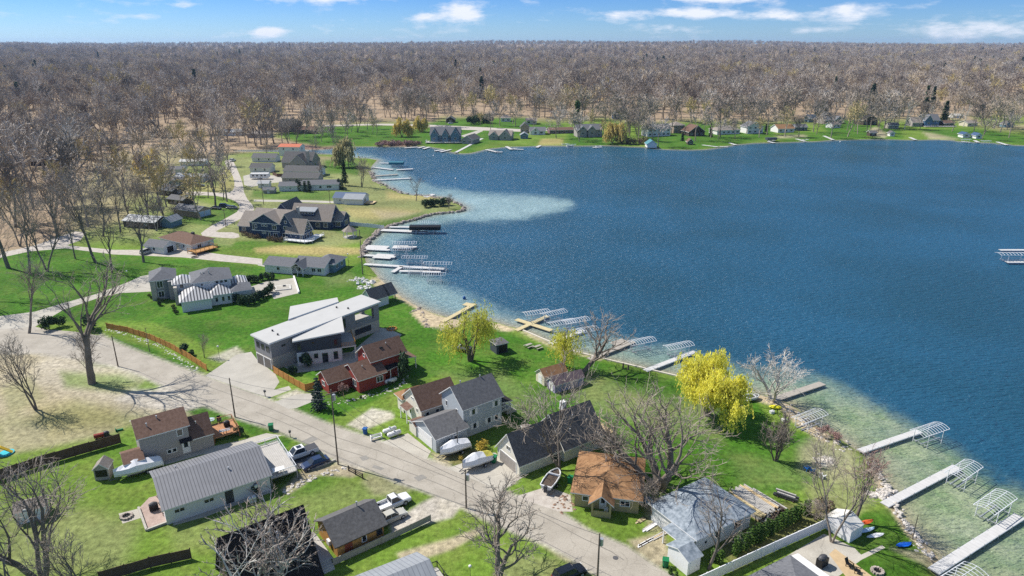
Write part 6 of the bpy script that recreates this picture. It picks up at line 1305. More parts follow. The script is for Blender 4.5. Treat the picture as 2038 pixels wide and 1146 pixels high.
lift(1535,274,10,'boat lift with dark canopy on the far shore',lift_proto(7,3.2,M_NAVY2)); lift(1922,277,0,'boat lift left of the far boathouses dock'); lift(1962,280,0,'boat lift right of the far boathouses'); lift(1136,287,0,'boat lift on the far shore below the purple-brown house')

# ------------------------------------------------------------------ edges of the lake
def wallpx(name, label, cat, pts, w, h, m, z0=-1.0, nm='wall'):
    P = [G(*p) for p in pts]; o = empty(name, P[0], 0, label, cat); b = MB()
    for i in range(len(P) - 1):
        a, c = P[i] - P[0], P[i + 1] - P[0]; d = (c - a).normalized(); n = Vector((-d.y, d.x, 0)) * w / 2
        V = [a - n, c - n, c + n, a + n]; b.raw([(v.x, v.y, z0) for v in V] + [(v.x, v.y, h) for v in V], [(4, 5, 6, 7), (0, 1, 5, 4), (1, 2, 6, 5), (2, 3, 7, 6), (3, 0, 4, 7)])
    b.build(nm, m, o); return o
wallpx('seawall', 'pale straight seawall along the green lake lawn', 'seawall', [(1041,657),(1088,677),(1140,698),(1203,714),(1280,732),(1356,750),(1449,775),(1490,780)], .35, .12, mat('pale_seawall', (.58,.53,.44), .85, .12, 2))
def stones(name, label, pts, n, r, m, spread=1.0, seed=1, cat='rocks'):
    R = random.Random(seed); P = [G(*p) for p in pts]; b = MB(); seg = [(P[i + 1] - P[i]).length for i in range(len(P) - 1)]; tot = sum(seg)
    for k in range(n):
        t = R.uniform(0, tot); i = 0
        while t > seg[i] and i < len(seg) - 1: t -= seg[i]; i += 1
        p = P[i].lerp(P[i + 1], t / seg[i]) - P[0] + Vector((R.gauss(0, spread), R.gauss(0, spread), 0)); q = r * R.uniform(.5, 1.4)
        b.ball((p.x, p.y, q * .1 - .1), q, q * R.uniform(.6, 1), q * R.uniform(.5, .8), 6, 4, 0, .2, R)
    o = b.build(name, m, None, P[0]); return setp(o, label, cat, None, 'stuff')
M_ROCK = mat('field_stone', (.34,.29,.25), .9, .3, 1.2); M_ROCKP = mat('pale_stone', (.52,.48,.43), .9, .2, 1.5)
stones('shore_rocks', 'brown boulders edging the bay shore', [(722,510),(722,493),(734,477),(757,458),(775,449),(814,438),(862,425),(918,419),(924,414)], 330, .55, M_ROCK, .45, 2)
stones('shore_rocks', 'rocks edging the northern beach and point', [(924,413),(912,405),(898,399),(850,390),(800,385),(770,371),(745,360),(738,340)], 160, .6, M_ROCK, .6, 3)
stones('shore_rocks', 'pale stones along the lower right beach', [(1736,920),(1756,948),(1770,985),(1782,1005),(1795,1028),(1812,1050),(1830,1078),(1850,1108)], 170, .28, M_ROCKP, .35, 4)
stones('shore_rocks', 'stones on the beach under the stranded lift', [(1550,800),(1590,830),(1640,872),(1700,900)], 120, .28, M_ROCKP, .8, 5)
stones('shore_rocks', 'white boulders round the lakeside fire terrace', [(700,560),(715,555),(735,560),(740,570),(712,572)], 70, .45, mat('white_stone', (.62,.60,.57), .9, .15, 2), .9, 6)
stones('shore_rocks', 'dark stones round the sand terraces', [(819,622),(835,612),(846,632),(850,650),(880,657),(905,652)], 60, .35, M_ROCK, .3, 7)
stones('rubble', 'scattered brown rubble beside the dirt drive', [(1100,985),(1120,1000),(1132,1012)], 60, .22, mat('brown_rubble', (.30,.19,.13), .9, .3, 2), .8, 8)
stones('garden_stones', 'white stone bed beneath the cedar fence', [(216,655),(262,668),(302,682),(335,700),(372,722),(392,738)], 220, .2, mat('white_gravel_stone', (.66,.64,.63), .9, .15, 2), .45, 9)
stones('garden_stones', 'grey stone edging around the red house', [(655,800),(690,800),(720,790),(760,783),(800,765),(815,750)], 90, .25, M_ROCKP, .4, 10)
stones('flagstones', 'flat grey rock slabs at the lake edge', [(1730,985),(1750,985),(1768,978)], 40, .5, M_ROCKP, .5, 11)
stones('retaining_rocks', 'rough rocks along the ranch house bank', [(560,985),(590,965),(640,945),(690,930)], 60, .3, M_ROCKP, .4, 12)
stones('fire_ring_stones', 'round pile of pale stones on the lake lawn', [(1630,915),(1650,915)], 50, .25, M_ROCKP, .7, 13)
# ------------------------------------------------------------------ vehicles
def paintm(name, c, rough=.25): 
    m = mat(name, c, rough, .04, .8, spec=.5); m.node_tree.nodes['Principled BSDF'].inputs['Coat Weight'].default_value = .5; return m
P_WHITE = paintm('white_car_paint', (.72,.72,.72)); P_BLUE = paintm('dark_blue_car_paint', (.015,.03,.08)); P_SILV = paintm('champagne_car_paint', (.46,.44,.38)); P_BLACK = paintm('black_car_paint', (.008,.009,.014)); P_RED = paintm('red_car_paint', (.3,.03,.02)); P_GREY = paintm('grey_car_paint', (.2,.21,.22))
TYRE = mat('tyre_rubber', (.012,.012,.012), .9, .2, 4); LAMP = mat('lamp_glass', (.6,.6,.58), .1, .05, 2, spec=.8); TAIL = mat('tail_lamp', (.35,.01,.01), .2, .05, 2)
def sect(b, stations, m=0):
    """loft through (x, half width low, half width high, z low, z high, shoulder z)"""
    rings = []
    for (x, w0, w1, z0, z1, zs) in stations: rings.append([(x, -w0, z0), (x, w0, z0), (x, w0 * 1.03, zs), (x, w1, z1), (x, -w1, z1), (x, -w0 * 1.03, zs)])
    for r0, r1 in zip(rings, rings[1:]):
        for i in range(6): j = (i + 1) % 6; b.poly([r0[i], r0[j], r1[j], r1[i]], m)
    b.poly(rings[0][::-1], m); b.poly(rings[-1], m)
def wheel(par, x, y, r, w=.22):
    o = MB(); o.bar((x, y - w / 2, r), (x, y + w / 2, r), r, 14); t = o.build('wheel', TYRE, par); s = 1 if y > 0 else -1
    q = MB(); q.bar((x, y + s * w * .3, r), (x, y + s * (w / 2 + .012), r), r * .62, 10); q.build('rim', M_STEEL, t)
def car(px, head, label, paint, kind='sedan', cat='car', name='car', z=0):
    p = G(px[0], px[1], .5); o = empty(name, (p.x, p.y, z), math.radians(head), label, cat)
    b = MB(); suv = kind == 'suv'; hz = 1.02 if suv else .92; zr = 1.72 if suv else 1.42; L = 2.3
    sect(b, [(-L, .72, .66, .42, hz - .16, hz - .3), (-L + .15, .86, .76, .25, hz - .02, hz - .2), (-1.3, .9, .80, .22, hz, hz - .12), (.9, .9, .80, .22, hz, hz - .12), (1.9, .88, .74, .24, hz - .14, hz - .26), (L - .06, .8, .64, .3, hz - .26, hz - .36), (L, .7, .55, .42, hz - .38, hz - .42)]); b.build('body', paint, o, smooth=False)
    c = MB(); xr0, xr1 = (-2.05, -1.85) if suv else (-1.75, -1.05); f0, f1 = (1.0, .35)
    lo = [(xr0, -.78, hz - .01), (f0, -.78, hz - .01), (f0, .78, hz - .01), (xr0, .78, hz - .01)]; hi = [(xr1, -.62, zr - .05), (f1, -.62, zr - .05), (f1, .62, zr - .05), (xr1, .62, zr - .05)]
    for i in range(4): j = (i + 1) % 4; c.poly([lo[i], lo[j], hi[j], hi[i]])
    c.build('windows', GLASS, o)
    r = MB(); r.raw([(x, y, z_) for x, y, z_ in hi] + [(x * .97, y * .94, zr) for x, y, _ in hi], [(4, 5, 6, 7), (0, 1, 5, 4), (1, 2, 6, 5), (2, 3, 7, 6), (3, 0, 4, 7)])
    for k in (0, 1, 2, 3): r.bar(lo[k], hi[k], .045, 4)
    xm = (f1 + xr1) / 2; r.bar((xm, -.79, hz), (xm, -.63, zr - .05), .05, 4); r.bar((xm, .79, hz), (xm, .63, zr - .05), .05, 4); r.build('roof', paint, o)
    for x in (-1.4, 1.42):
        for y in (-.82, .82): wheel(o, x, y, .36 if suv else .33)
    for y in (-.6, .6):
        h = MB(); h.box(L - .13, L - .03, y - .17, y + .17, hz - .38, hz - .24); h.build('headlight', LAMP, o); h = MB(); h.box(-L - .01, -L + .1, y - .14, y + .14, hz - .3, hz - .16); h.build('tail_light', TAIL, o)
    for y in (-.98, .98): h = MB(); h.box(.75, .92, min(y, y * .88), max(y, y * .88), hz + .02, hz + .16); h.build('mirror', paint, o)
    return o
def pickup(px, head, label, paint, cover=False, crew=True):
    p = G(px[0], px[1], .6); o = empty('pickup_truck', (p.x, p.y, 0), math.radians(head), label, 'pickup truck'); L = 2.9; hz = 1.12; zr = 1.88
    b = MB(); xb = -.75 if crew else -.35
    sect(b, [(xb, .95, .86, .42, hz, hz - .1), (1.3, .95, .86, .42, hz, hz - .1), (2.3, .93, .80, .42, hz - .04, hz - .16), (L - .05, .9, .74, .45, hz - .12, hz - .22), (L, .84, .68, .5, hz - .22, hz - .3)]); b.build('body', paint, o)
    t = MB(); t.box(-L, xb, -.95, -.85, .45, hz); t.box(-L, xb, .85, .95, .45, hz); t.box(-L, -L + .08, -.85, .85, .45, hz); t.box(-L + .08, xb, -.85, .85, .45, .62); t.build('bed', paint, o)
    if cover: c = MB(); c.box(-L + .02, xb - .05, -.88, .88, hz + .005, hz + .05); c.build('bed_cover', M_DGREY, o)
    c = MB(); lo = [(xb + .02, -.8, hz - .01), (1.45, -.8, hz - .01), (1.45, .8, hz - .01), (xb + .02, .8, hz - .01)]; hi = [(xb + .1, -.68, zr - .06), (.75, -.68, zr - .06), (.75, .68, zr - .06), (xb + .1, .68, zr - .06)]
    for i in range(4): j = (i + 1) % 4; c.poly([lo[i], lo[j], hi[j], hi[i]])
    c.build('windows', GLASS, o); r = MB(); r.raw(hi + [(x * .97, y * .94, zr) for x, y, _ in hi], [(4, 5, 6, 7), (0, 1, 5, 4), (1, 2, 6, 5), (2, 3, 7, 6), (3, 0, 4, 7)])
    for k in range(4): r.bar(lo[k], hi[k], .06, 4)
    r.build('roof', paint, o)
    if crew: s = MB(); s.box(-.3, .5, -.45, .45, zr + .002, zr + .012); s.build('sunroof', GLASS, o)
    for x in (-1.75, 1.85):
        for y in (-.86, .86): wheel(o, x, y, .42, .26)
    for y in (-.65, .65):
        h = MB(); h.box(L - .12, L + .01, y - .18, y + .18, hz - .4, hz - .2); h.build('headlight', LAMP, o); h = MB(); h.box(-L - .015, -L + .05, y * 1.35 - .07, y * 1.35 + .07, .75, hz - .05); h.build('tail_light', TAIL, o)
    return o
pickup((597,902), 217, 'white crew-cab pickup with black bed cover beside the ranch deck', P_WHITE, True)
car((627,921), 217, 'dark blue coupe parked beside the white crew-cab pickup', P_BLUE)
pickup((779,1002), 37, 'old white single-cab pickup with open bed by the log cabin', P_WHITE, False, False)
car((779,1028), 37, 'champagne sedan between the old pickup and the rail fence', P_SILV)
car((1133,1142), 30, 'black sport utility car cut by the lower frame edge', P_BLACK, 'suv')
car((430,414), -15, 'dark car nearest the tan garage doors', P_BLACK); car((447,410), 5, 'second dark car on the grass right of the tan garage', P_BLUE, 'suv'); car((461,413), 170, 'dark green car in the row right of the tan garage', P_GREY); car((397,369), 10, 'dark blue car by the long pale house in the west', P_BLUE)
car((292,501), 70, 'grey-white van parked at the white garage', P_SILV, 'suv', 'van', 'van')
car((897,245), 20, 'white car in front of the far dark garage', P_WHITE); car((463,319), 80, 'white truck-like van at the end of the gravel road', P_WHITE, 'suv', 'van', 'van')
# camper trailer
p = G(518,356); o = empty('camper_trailer', p, math.radians(2), 'white camper trailer parked beside the gravel road', 'camper'); b = MB(); b.prism([(-4.6, .6), (4.3, .6), (4.9, 1.4), (4.6, 3.0), (-4.4, 3.0), (-4.6, 2.6)], -1.25, 1.25, lambda t, x, z: (x, t, z)); b.build('body', WHITE, o)
for x in (-3, -1, 1.2, 3): 
    w = MB(); w.box(x - .5, x + .5, -1.28, -1.24, 1.6, 2.3); w.build('window', GLASS, o)
for x in (-.6, .3): wheel(o, x, -1.1, .36); wheel(o, x, 1.1, .36)
# ------------------------------------------------------------------ boats on land
WRAP = mat('white_shrink_wrap', (.72,.72,.73), .45, .05, 1.2, spec=.4, bump=.3); HULL = mat('white_hull', (.68,.68,.67), .3, .05, 1); HULLG = mat('grey_trailer', (.1,.1,.1), .6, .2, 2)
def wrapped(px, head, label, L=6.6, W=2.6, yellow=False, base=None):
    p = G(px[0], px[1], .3); o = empty('wrapped_boat', (p.x, p.y, 0), math.radians(head), label, 'boat'); S_ = [(-.5, .40, .55, .55), (-.46, .47, .9, .95), (-.2, .50, 1.35, 1.1), (.05, .50, 1.75, 1.15), (.2, .46, 1.45, 1.2), (.38, .28, 1.3, 1.25), (.5, .03, 1.2, 1.2)]
    b = MB(); rings = [[(x * L, -w * W, zg), (x * L, -w * W * .8, zg + (zt + .95 - zg) * .6), (x * L, 0, zt + .95), (x * L, w * W * .8, zg + (zt + .95 - zg) * .6), (x * L, w * W, zg)] for x, w, zt, zg in S_]
    for r0, r1 in zip(rings, rings[1:]):
        for i in range(4): b.poly([r0[i], r0[i + 1], r1[i + 1], r1[i]], 1 if yellow and i in (1, 2) and r0 is rings[1] else 0)
    b.poly(rings[0]); b.build('shrink_wrap', [WRAP, mat('yellowed_wrap', (.5,.45,.08), .6)], o, smooth=False)
    h = MB(); hr = [[(x * L, -w * W, zg), (x * L, -w * W * .75, zg - .45), (x * L, 0, .55 + (.5 if x > .4 else .1 if x > .3 else 0)), (x * L, w * W * .75, zg - .45), (x * L, w * W, zg)] for x, w, zt, zg in S_]
    for r0, r1 in zip(hr, hr[1:]):
        for i in range(4): h.poly([r0[i], r1[i], r1[i + 1], r0[i + 1]])
    h.poly(hr[0][::-1]); h.build('hull', HULL, o)
    t = MB(); t.bar((-L * .5, -.6, .45), (L * .3, -.6, .45), .06, 4); t.bar((-L * .5, .6, .45), (L * .3, .6, .45), .06, 4); t.bar((L * .3, -.6, .45), (L * .62, 0, .4), .06, 4); t.bar((L * .3, .6, .45), (L * .62, 0, .4), .06, 4); t.bar((-L * .15, -1, .35), (-L * .15, 1, .35), .06, 4); t.build('trailer', HULLG, o)
    for y in (-1.05, 1.05): wheel(o, -L * .15, y, .32)
    return o
wrapped((277,938), 219, 'white wrapped boat beside the taupe two-storey house', 7.0, 2.7)
wrapped((905,898), 217, 'white wrapped boat against the blue-grey garage wall', 5.7, 2.4)
wrapped((950,924), 217, 'white wrapped boat with yellowed patch beside the green bin', 5.7, 2.4, True)
def openboat(px, head, label, L=5.2, W=2.1, inner=M_DARKW, zb=.55, trailer=True, hull=None):
    p = G(px[0], px[1], .3); o = empty('open_boat', (p.x, p.y, 0), math.radians(head), label, 'boat'); S_ = [(-.5, .44), (-.2, .5), (.1, .48), (.3, .36), (.43, .18), (.5, .02)]
    g = zb + .75; h = MB(); R_ = [[(x * L, -w * W, g), (x * L, -w * W * .8, zb + .2), (x * L, 0, zb + (.3 if x > .4 else 0)), (x * L, w * W * .8, zb + .2), (x * L, w * W, g)] for x, w in S_]
    for r0, r1 in zip(R_, R_[1:]):
        for i in range(4): h.poly([r0[i], r1[i], r1[i + 1], r0[i + 1]])
    h.poly(R_[0][::-1]); 
    for q in (-1, 1):
        P = [Vector((x * L, q * w * W, g)) for x, w in S_]; h.path(P, .12, 6)
    h.bar((-L / 2, -W * .44, g), (-L / 2, W * .44, g), .12, 6); h.build('hull', hull or HULL, o)
    f = MB(); f.poly([(x * L * .97, -w * W * .92, g - .12) for x, w in S_] + [(x * L * .97, w * W * .92, g - .12) for x, w in S_[::-1]]); f.build('cockpit_cover', inner, o)
    w_ = MB(); w_.box(L * .1, L * .14, -W * .42, W * .42, g, g + .25); w_.build('windscreen', P_WHITE, o)
    if trailer:
        t = MB(); t.bar((-L * .5, -.6, .4), (L * .3, -.6, .4), .06, 4); t.bar((-L * .5, .6, .4), (L * .3, .6, .4), .06, 4); t.bar((L * .3, -.6, .4), (L * .65, 0, .35), .06, 4); t.bar((L * .3, .6, .4), (L * .65, 0, .35), .06, 4); t.bar((-L * .1, -.95, .35), (-L * .1, .95, .35), .06, 4); t.build('trailer', HULLG, o)
        for y in (-1, 1): wheel(o, -L * .1, y, .3)
        e = MB(); e.box(-L * .5 - .5, -L * .5 - .05, -.2, .2, .5, 1.5); e.build('outboard_motor', M_DGREY, o)
    return o
openboat((1099,960), 65, 'open white boat with dark cover on a trailer before the ochre house')
openboat((918,695), 160, 'dark covered boat under the weeping willow', 4.6, 2.0, M_DGREY, .1, False, M_DGREY)
openboat((1497,792), 20, 'white pedal boat on the shore under the white-barked tree', 3.0, 1.6, M_DGREY, .0, False)
for b, lab in (((1604,279),'small red-white boat at the far shore dock'),((1135,291),'white pontoon boat moored below the low far house'),((1193,292),'white boat beside the far green lawn'),((1125,288),'grey boat on the lift row of the far shore'),((1537,281),'boat under the dark far canopy'),((1022,297),'white boat at the far stone terrace dock'),((873,301),'white boat by the big teal house dock')):
    p = G(*b, WL); o = openboat(b, 15, lab, 5.0, 2.0, M_DGREY, -.3, False); o.location = (p.x, p.y, WL + .1)
# kayaks, boards, rafts
def kayak(px, head, label, m, L=3.2, W=.75, H_=.35, cat='kayak', name='kayak', z=0.0):
    p = G(*px); b = MB(); S_ = [(-.5, .03), (-.35, .6), (-.1, .95), (.15, 1), (.36, .6), (.5, .03)]; rr = [[(x * L, -w * W / 2, H_ * .6), (x * L, 0, .02 + (1 - w) * H_ * .5), (x * L, w * W / 2, H_ * .6), (x * L, 0, H_)] for x, w in S_]
    for r0, r1 in zip(rr, rr[1:]):
        for i in range(4): j = (i + 1) % 4; b.poly([r0[i], r1[i], r1[j], r0[j]])
    o = b.build(name, m, None, (p.x, p.y, z), math.radians(head)); return setp(o, label, cat)
kayak((1720,1050), 20, 'orange kayak on the rack beside the fabric shed', mat('orange_plastic', (.62,.10,.02), .4), 3.0, .8, .4, z=.7); kayak((1722,1060), 20, 'white and blue kayak below the orange one', mat('pale_blue_plastic', (.45,.58,.72), .4), 3.2, .8, .35, z=.25); kayak((1742,1066), 16, 'white paddle board lying on the grass', P_WHITE, 3.0, .8, .12, 'paddle board', 'paddle_board'); kayak((1798,1086), 14, 'bright blue kayak near the beach path', mat('blue_plastic', (.01,.11,.55), .35), 2.6, .9, .4)
b = MB(); b.bar((-.9, 0, .5), (.9, 0, .5), .04, 4); b.bar((-.9, 0, 0), (-.9, 0, .7), .05, 4); b.bar((.9, 0, 0), (.9, 0, .7), .05, 4); setp(b.build('kayak_rack', M_DGREY, None, G(1721,1058), .35), 'dark kayak rack beside the fabric shed', 'rack')
b = MB(); b.ball((0, 0, .25), 1.2, .6, .28, 12, 6); setp(b.build('inflatable_raft', mat('yellow_raft', (.62,.58,.02), .5), None, G(1543,812), -.2), 'yellow inflatable raft on the stony shore', 'raft')
for x, y, lab in ((1536,822,'white plastic tub below the yellow raft'),(1560,838,'white cooler by the stranded lift')): b = MB(); b.prism([(-.35, 0), (.35, 0), (.42, .5), (-.42, .5)], -.3, .3, lambda t, q, z: (q, t, z)); setp(b.build('storage_tub', WHITE, None, G(x, y), .4), lab, 'tub')
# ------------------------------------------------------------------ fences
def fence(label, pts, h, m, step=2.4, pr=.06, cap=None, rails=False, name='fence', pm=None, px0=None):
    P = [G(*p) for p in pts]; o = empty(name, P[0], 0, label, 'fence'); pan = MB(); 
    for i in range(len(P) - 1):
        a, c = P[i] - P[0], P[i + 1] - P[0]; L = (c - a).length; rz = math.atan2(c.y - a.y, c.x - a.x); n = max(1, round(L / step)); Tm = Matrix.Translation(a) @ Matrix.Rotation(rz, 4, 'Z')
        if rails:
            for z in (h * .25, h * .6, h * .95): pan.box(0, L, -.03, .03, z - .06, z + .06, T=Tm)
        else:
            for k in range(n): pan.box(L * k / n + .05, L * (k + 1) / n - .05, -.025, .025, .08, h - (.06 if k % 2 else 0), T=Tm)
            if cap: pan.box(0, L, -.05, .05, h, h + .06, T=Tm)
        for k in range(n + (1 if i == len(P) - 2 else 0)):
            b = MB(); b.box(-pr, pr, -pr, pr, 0, h + .12); q = b.build('post', pm or m, o); q.location = a.lerp(c, k / n); q.rotation_euler = (0, 0, rz)
    pan.build('panels', m, o); return o
fence('long curving cedar fence along the road verge', [(213,654),(255,662),(300,676),(340,694),(372,712),(412,738)], 1.5, M_CEDAR)
fence('short cedar fence between the concrete driveway and the red house', [(545,742),(575,760),(608,779),(628,774),(640,768)], 1.6, M_CEDAR)
fence('dark stockade fence across the left lawns', [(-60,976),(0,956),(75,930),(150,908),(241,882)], 1.9, M_FENCEB)
fence('dark stockade fence at the lower edge left of the A-frame', [(200,1160),(300,1130),(381,1112)], 1.7, M_FENCEB)
fence('white vinyl privacy fence behind the cedar row', [(1380,1172),(1430,1149),(1540,1098),(1655,1046)], 1.6, M_VINYL, 2.4, .07, True)
fence('grey lattice rail fence beside the log cabin', [(664,1126),(760,1082),(818,1056),(857,1037)], 1.05, M_POSTW, 2.5, .06, True)
fence('low dark wood rail fence by the utility pole on the verge', [(694,937),(722,953)], .9, M_DARKW, 1.8, .08, rails=True)
fence('white fence from the navy house to the bay', [(697,449),(731,452),(764,456)], 1.5, M_VINYL, 3)
fence('brown wood fence beside the grey-roofed bungalow', [(543,348),(552,352),(580,352)], 1.7, M_FENCEB)
# ------------------------------------------------------------------ utility poles and wires
def pole(base, top, label, arm=0.0, trans=False, r=.14, m=None, cat='utility pole', name='utility_pole', head=.6, lamp=False):
    p = G(*base); H_ = topz(p, top); o = empty(name, p, head, label, cat); b = MB(); b.bar((0, 0, -.2), (0, 0, H_), r, 8, r2=r * .65); b.build('pole', m or M_WOODP, o)
    if arm: a = MB(); a.box(-arm, arm, -.06, .06, H_ - .75, H_ - .6); a.build('crossarm', M_WOODP, o)
    if trans: t = MB(); t.bar((.38, 0, H_ - 2.0), (.38, 0, H_ - 1.0), .27, 10); t.bar((0, 0, H_ - 1.5), (.38, 0, H_ - 1.5), .05, 4); t.build('transformer', M_STEEL, o)
    if lamp: t = MB(); t.ball((0, 0, H_ + .12), .22, .22, .2, 8, 5); t.build('lamp_head', WHITE, o)
    return p + Vector((0, 0, H_ - .3)), o
A = {}
A[1], _ = pole((235,729),668,'utility pole at the left bend of the road',0,False); A[2], _ = pole((468,830),752,'utility pole beside the redwood deck, with a small box',.0,False); A[3], o3 = pole((673,924),775,'tallest utility pole with a transformer, by the ranch parking',.9,True)
A[4], _ = pole((928,1011),934,'utility pole with transformer behind the lower bare tree',0,True); A[5], _ = pole((1189,1150),1061,'utility pole with transformer at the lower road edge',0,True)
A[6], _ = pole((298,700),652,'thin pole behind the cedar fence',0,False,.08); A[7], _ = pole((722,546),457,'tall bare pole on the bay shore',0,False,.16); A[8], _ = pole((450,452),415,'utility pole left of the navy house',.8); A[9], _ = pole((525,407),352,'utility pole by the small tan shed',.8); A[10], _ = pole((657,405),378,'utility pole left of the blue-roofed cottage',.6)
pole((911,903),849,'dark steel pole between the two wrapped boats',0,False,.1,M_DGREY); pole((257,565),540,'black lamp post on the lawn by the curved driveway',0,False,.05,M_BLACK,'lamp post','lamp_post',0,True); pole((695,540),506,'lamp post on the lawn beside the bay',0,False,.06,M_BLACK,'lamp post','lamp_post',0,True); pole((437,713),690,'small lamp post by the concrete driveway',0,False,.04,M_BLACK,'lamp post','lamp_post',0,True)
pole((1816,1073),1025,'wooden post with sign on the beach path',0,False,.07,M_WOODP,'post','beach_post'); pole((936,1150),1128,'white-topped yard light at the lower edge',0,False,.04,M_WOODP,'yard light','yard_light',0,True)
def wire(a, b, label, sag=.9, off=(0, 0, 0)):
    a = Vector(a) + Vector(off); b_ = Vector(b) + Vector(off); m = MB(); m.path([a.lerp(b_, t / 12) - Vector((0, 0, 4 * sag * (t / 12) * (1 - t / 12))) - a for t in range(13)], .03, 3); o = m.build('power_line', M_DGREY, None, a); setp(o, label, 'power line')
wire(A[1], A[2], 'power line from the bend pole to the deck pole'); wire(A[2], A[3], 'power line from the deck pole to the tallest pole'); wire(A[3], A[4], 'power line from the tallest pole to the pole behind the bare tree'); wire(A[4], A[5], 'power line from the bare tree pole to the lower road pole'); wire(A[3], A[4], 'lower cable from the tallest pole along the road', 1.3, (0, 0, -1.6)); wire(A[2], A[3], 'lower cable between the deck pole and the tallest pole', 1.2, (0, 0, -1.3)); wire(A[8], A[9], 'power line along the gravel road')
# ------------------------------------------------------------------ small things
M_GREENP = mat('green_plastic', (.01,.16,.06), .5, .1, 2); M_BLUEP = mat('blue_bin_plastic', (.015,.09,.28), .5, .1, 2)
def bin_(px, label, m, s=1.0, round_=False):
    o = empty('trash_bin', G(*px), px[0] * .3, label, 'trash bin'); b = MB()
    if round_: b.bar((0, 0, 0), (0, 0, 1.0), .33, 10, r2=.42)
    else: b.prism([(-.28, .08), (.28, .08), (.36, 1.0), (-.36, 1.0)], -.33, .33, lambda t, q, z: (q, t, z))
    b.build('body', m, o); l = MB(); l.box(-.4, .42, -.38, .38, 1.0, 1.09); l.build('lid', m, o); o.scale = (s, s, s)
    for y in (-.3, .3): wheel(o, -.25, y, .12, .06)
bin_((540,856), 'green trash bin at the walk by the redwood deck', M_GREENP, 1.15); bin_((983,920), 'green trash bin behind the yellow-patched boat', M_GREENP, 1.2); bin_((1135,961), 'green trash bin beside the ochre house', M_GREENP, 1.1); bin_((1324,1127), 'green cart next to the white garden shed', M_GREENP, 1.1, True); bin_((727,863), 'blue bin on the small lawn by the gravel pad', M_BLUEP, 1.05, True); bin_((604,716), 'blue bin against the modern house', M_BLUEP, 1.0)
def tank(px, label, head):
    o = empty('propane_tank', G(*px), math.radians(head), label, 'propane tank'); b = MB(); b.bar((-1.0, 0, .6), (1.0, 0, .6), .42, 12); b.ball((-1.0, 0, .6), .35, .42, .42, 12, 6); b.ball((1.0, 0, .6), .35, .42, .42, 12, 6); b.build('tank', WHITE, o, smooth=True)
    c = MB(); c.bar((0, 0, 1.0), (0, 0, 1.2), .16, 8); c.build('dome', M_STEEL, o)
    for x in (-.6, .6): l = MB(); l.box(x - .06, x + .06, -.3, .3, 0, .25); l.build('leg', M_POSTW, o)
tank((776,861), 'white propane tank nearer the small shed wing', 36); tank((785,868), 'white propane tank nearer the driveway', 36); tank((778,762), 'white round tank at the red house side', 36)
def chair(px, head, label, m, group=None):
    o = empty('lawn_chair', G(*px), math.radians(head), label, 'chair', group); s = MB(); s.box(-.3, .3, -.3, .3, .36, .42); s.build('seat', m, o); b = MB(); b.raw([(-.3, .3, .4), (.3, .3, .4), (.3, .62, 1.05), (-.3, .62, 1.05), (-.3, .34, .38), (.3, .34, .38), (.3, .66, 1.03), (-.3, .66, 1.03)], [(0, 1, 2, 3), (7, 6, 5, 4), (0, 4, 5, 1), (3, 2, 6, 7), (0, 3, 7, 4), (1, 5, 6, 2)]); b.build('backrest', m, o)
    for x in (-.33, .33): a = MB(); a.box(x - .06, x + .06, -.4, .35, .58, .63); a.build('arm', m, o)
    for x in (-.28, .28):
        for y in (-.3, .3): l = MB(); l.box(x - .04, x + .04, y - .04, y + .04, 0, .4); l.build('leg', m, o)
M_ADI = mat('blue_lawn_chair', (.02,.14,.42), .5)
chair((1605,936), 200, 'blue lawn chair on the left of the pair by the stone ring', M_ADI); chair((1617,941), 160, 'blue lawn chair on the right of the pair by the stone ring', M_ADI); chair((1637,951), 120, 'pale chair alone below the stone ring', WHITE); chair((1690,1128), 30, 'dark chair on the timber patio, left one', M_BLACK); chair((1706,1140), 60, 'dark chair on the timber patio, right one', M_BLACK)
for x, y, lab in ((323,996,'striped lounge chair on the brick patio, upper'),(327,1010,'striped lounge chair on the brick patio, middle'),(331,1024,'striped lounge chair on the brick patio, lower')): chair((x, y), 90, lab, mat('striped_canvas', (.45,.36,.3), .8))
b = MB(); b.box(-.95, .95, -.25, .25, .42, .48); [b.box(x - .05, x + .05, -.35, .35, 0, .95) for x in (-.95, .95)]; [b.box(-.95, .95, .24, .3, z, z + .12) for z in (.6, .8)]; setp(b.build('garden_bench', WHITE, None, G(749,874), .5), 'white garden bench at the roadside lawn', 'bench')
b = MB(); b.box(-.5, .5, -.35, .35, 0, .8); b.box(-.45, .45, -.3, .3, .8, .84); setp(b.build('air_conditioner', M_ALU, None, G(503,998), .6), 'white air conditioning unit behind the ranch house', 'air conditioner')
def grill(px, label, s=1.0, z=0):
    p = G(*px, z); o = empty('barbecue_grill', p, .6, label, 'grill'); b = MB(); b.box(-.5, .5, -.3, .3, .1, .85); b.build('cabinet', M_BLACK, o); l = MB(); l.ball((0, 0, .85), .52, .34, .32, 12, 6); l.build('lid', M_DGREY, o); o.scale = (s, s, s)
grill((307,1015), 'black covered grill on the brick patio', 1.2); grill((1635,1126), 'grey covered grill by the lower right house', 1.5); grill((452,848), 'black grill on the redwood deck', 1.0, 1.1)
def table(px, label, r=.6, m=None, z=0, rect=None):
    p = G(*px, z); o = empty('table', p, .5, label, 'table'); b = MB()
    if rect: b.box(-rect[0], rect[0], -rect[1], rect[1], .68, .74)
    else: b.bar((0, 0, .7), (0, 0, .74), r, 14)
    b.build('top', m or M_STEEL, o)
    for k in range(4): a = PI / 4 + PI / 2 * k; l = MB(); q = .7 * r; l.bar((math.cos(a) * q, math.sin(a) * q, 0), (math.cos(a) * q, math.sin(a) * q, .7), .035, 4); l.build('leg', M_DGREY, o)
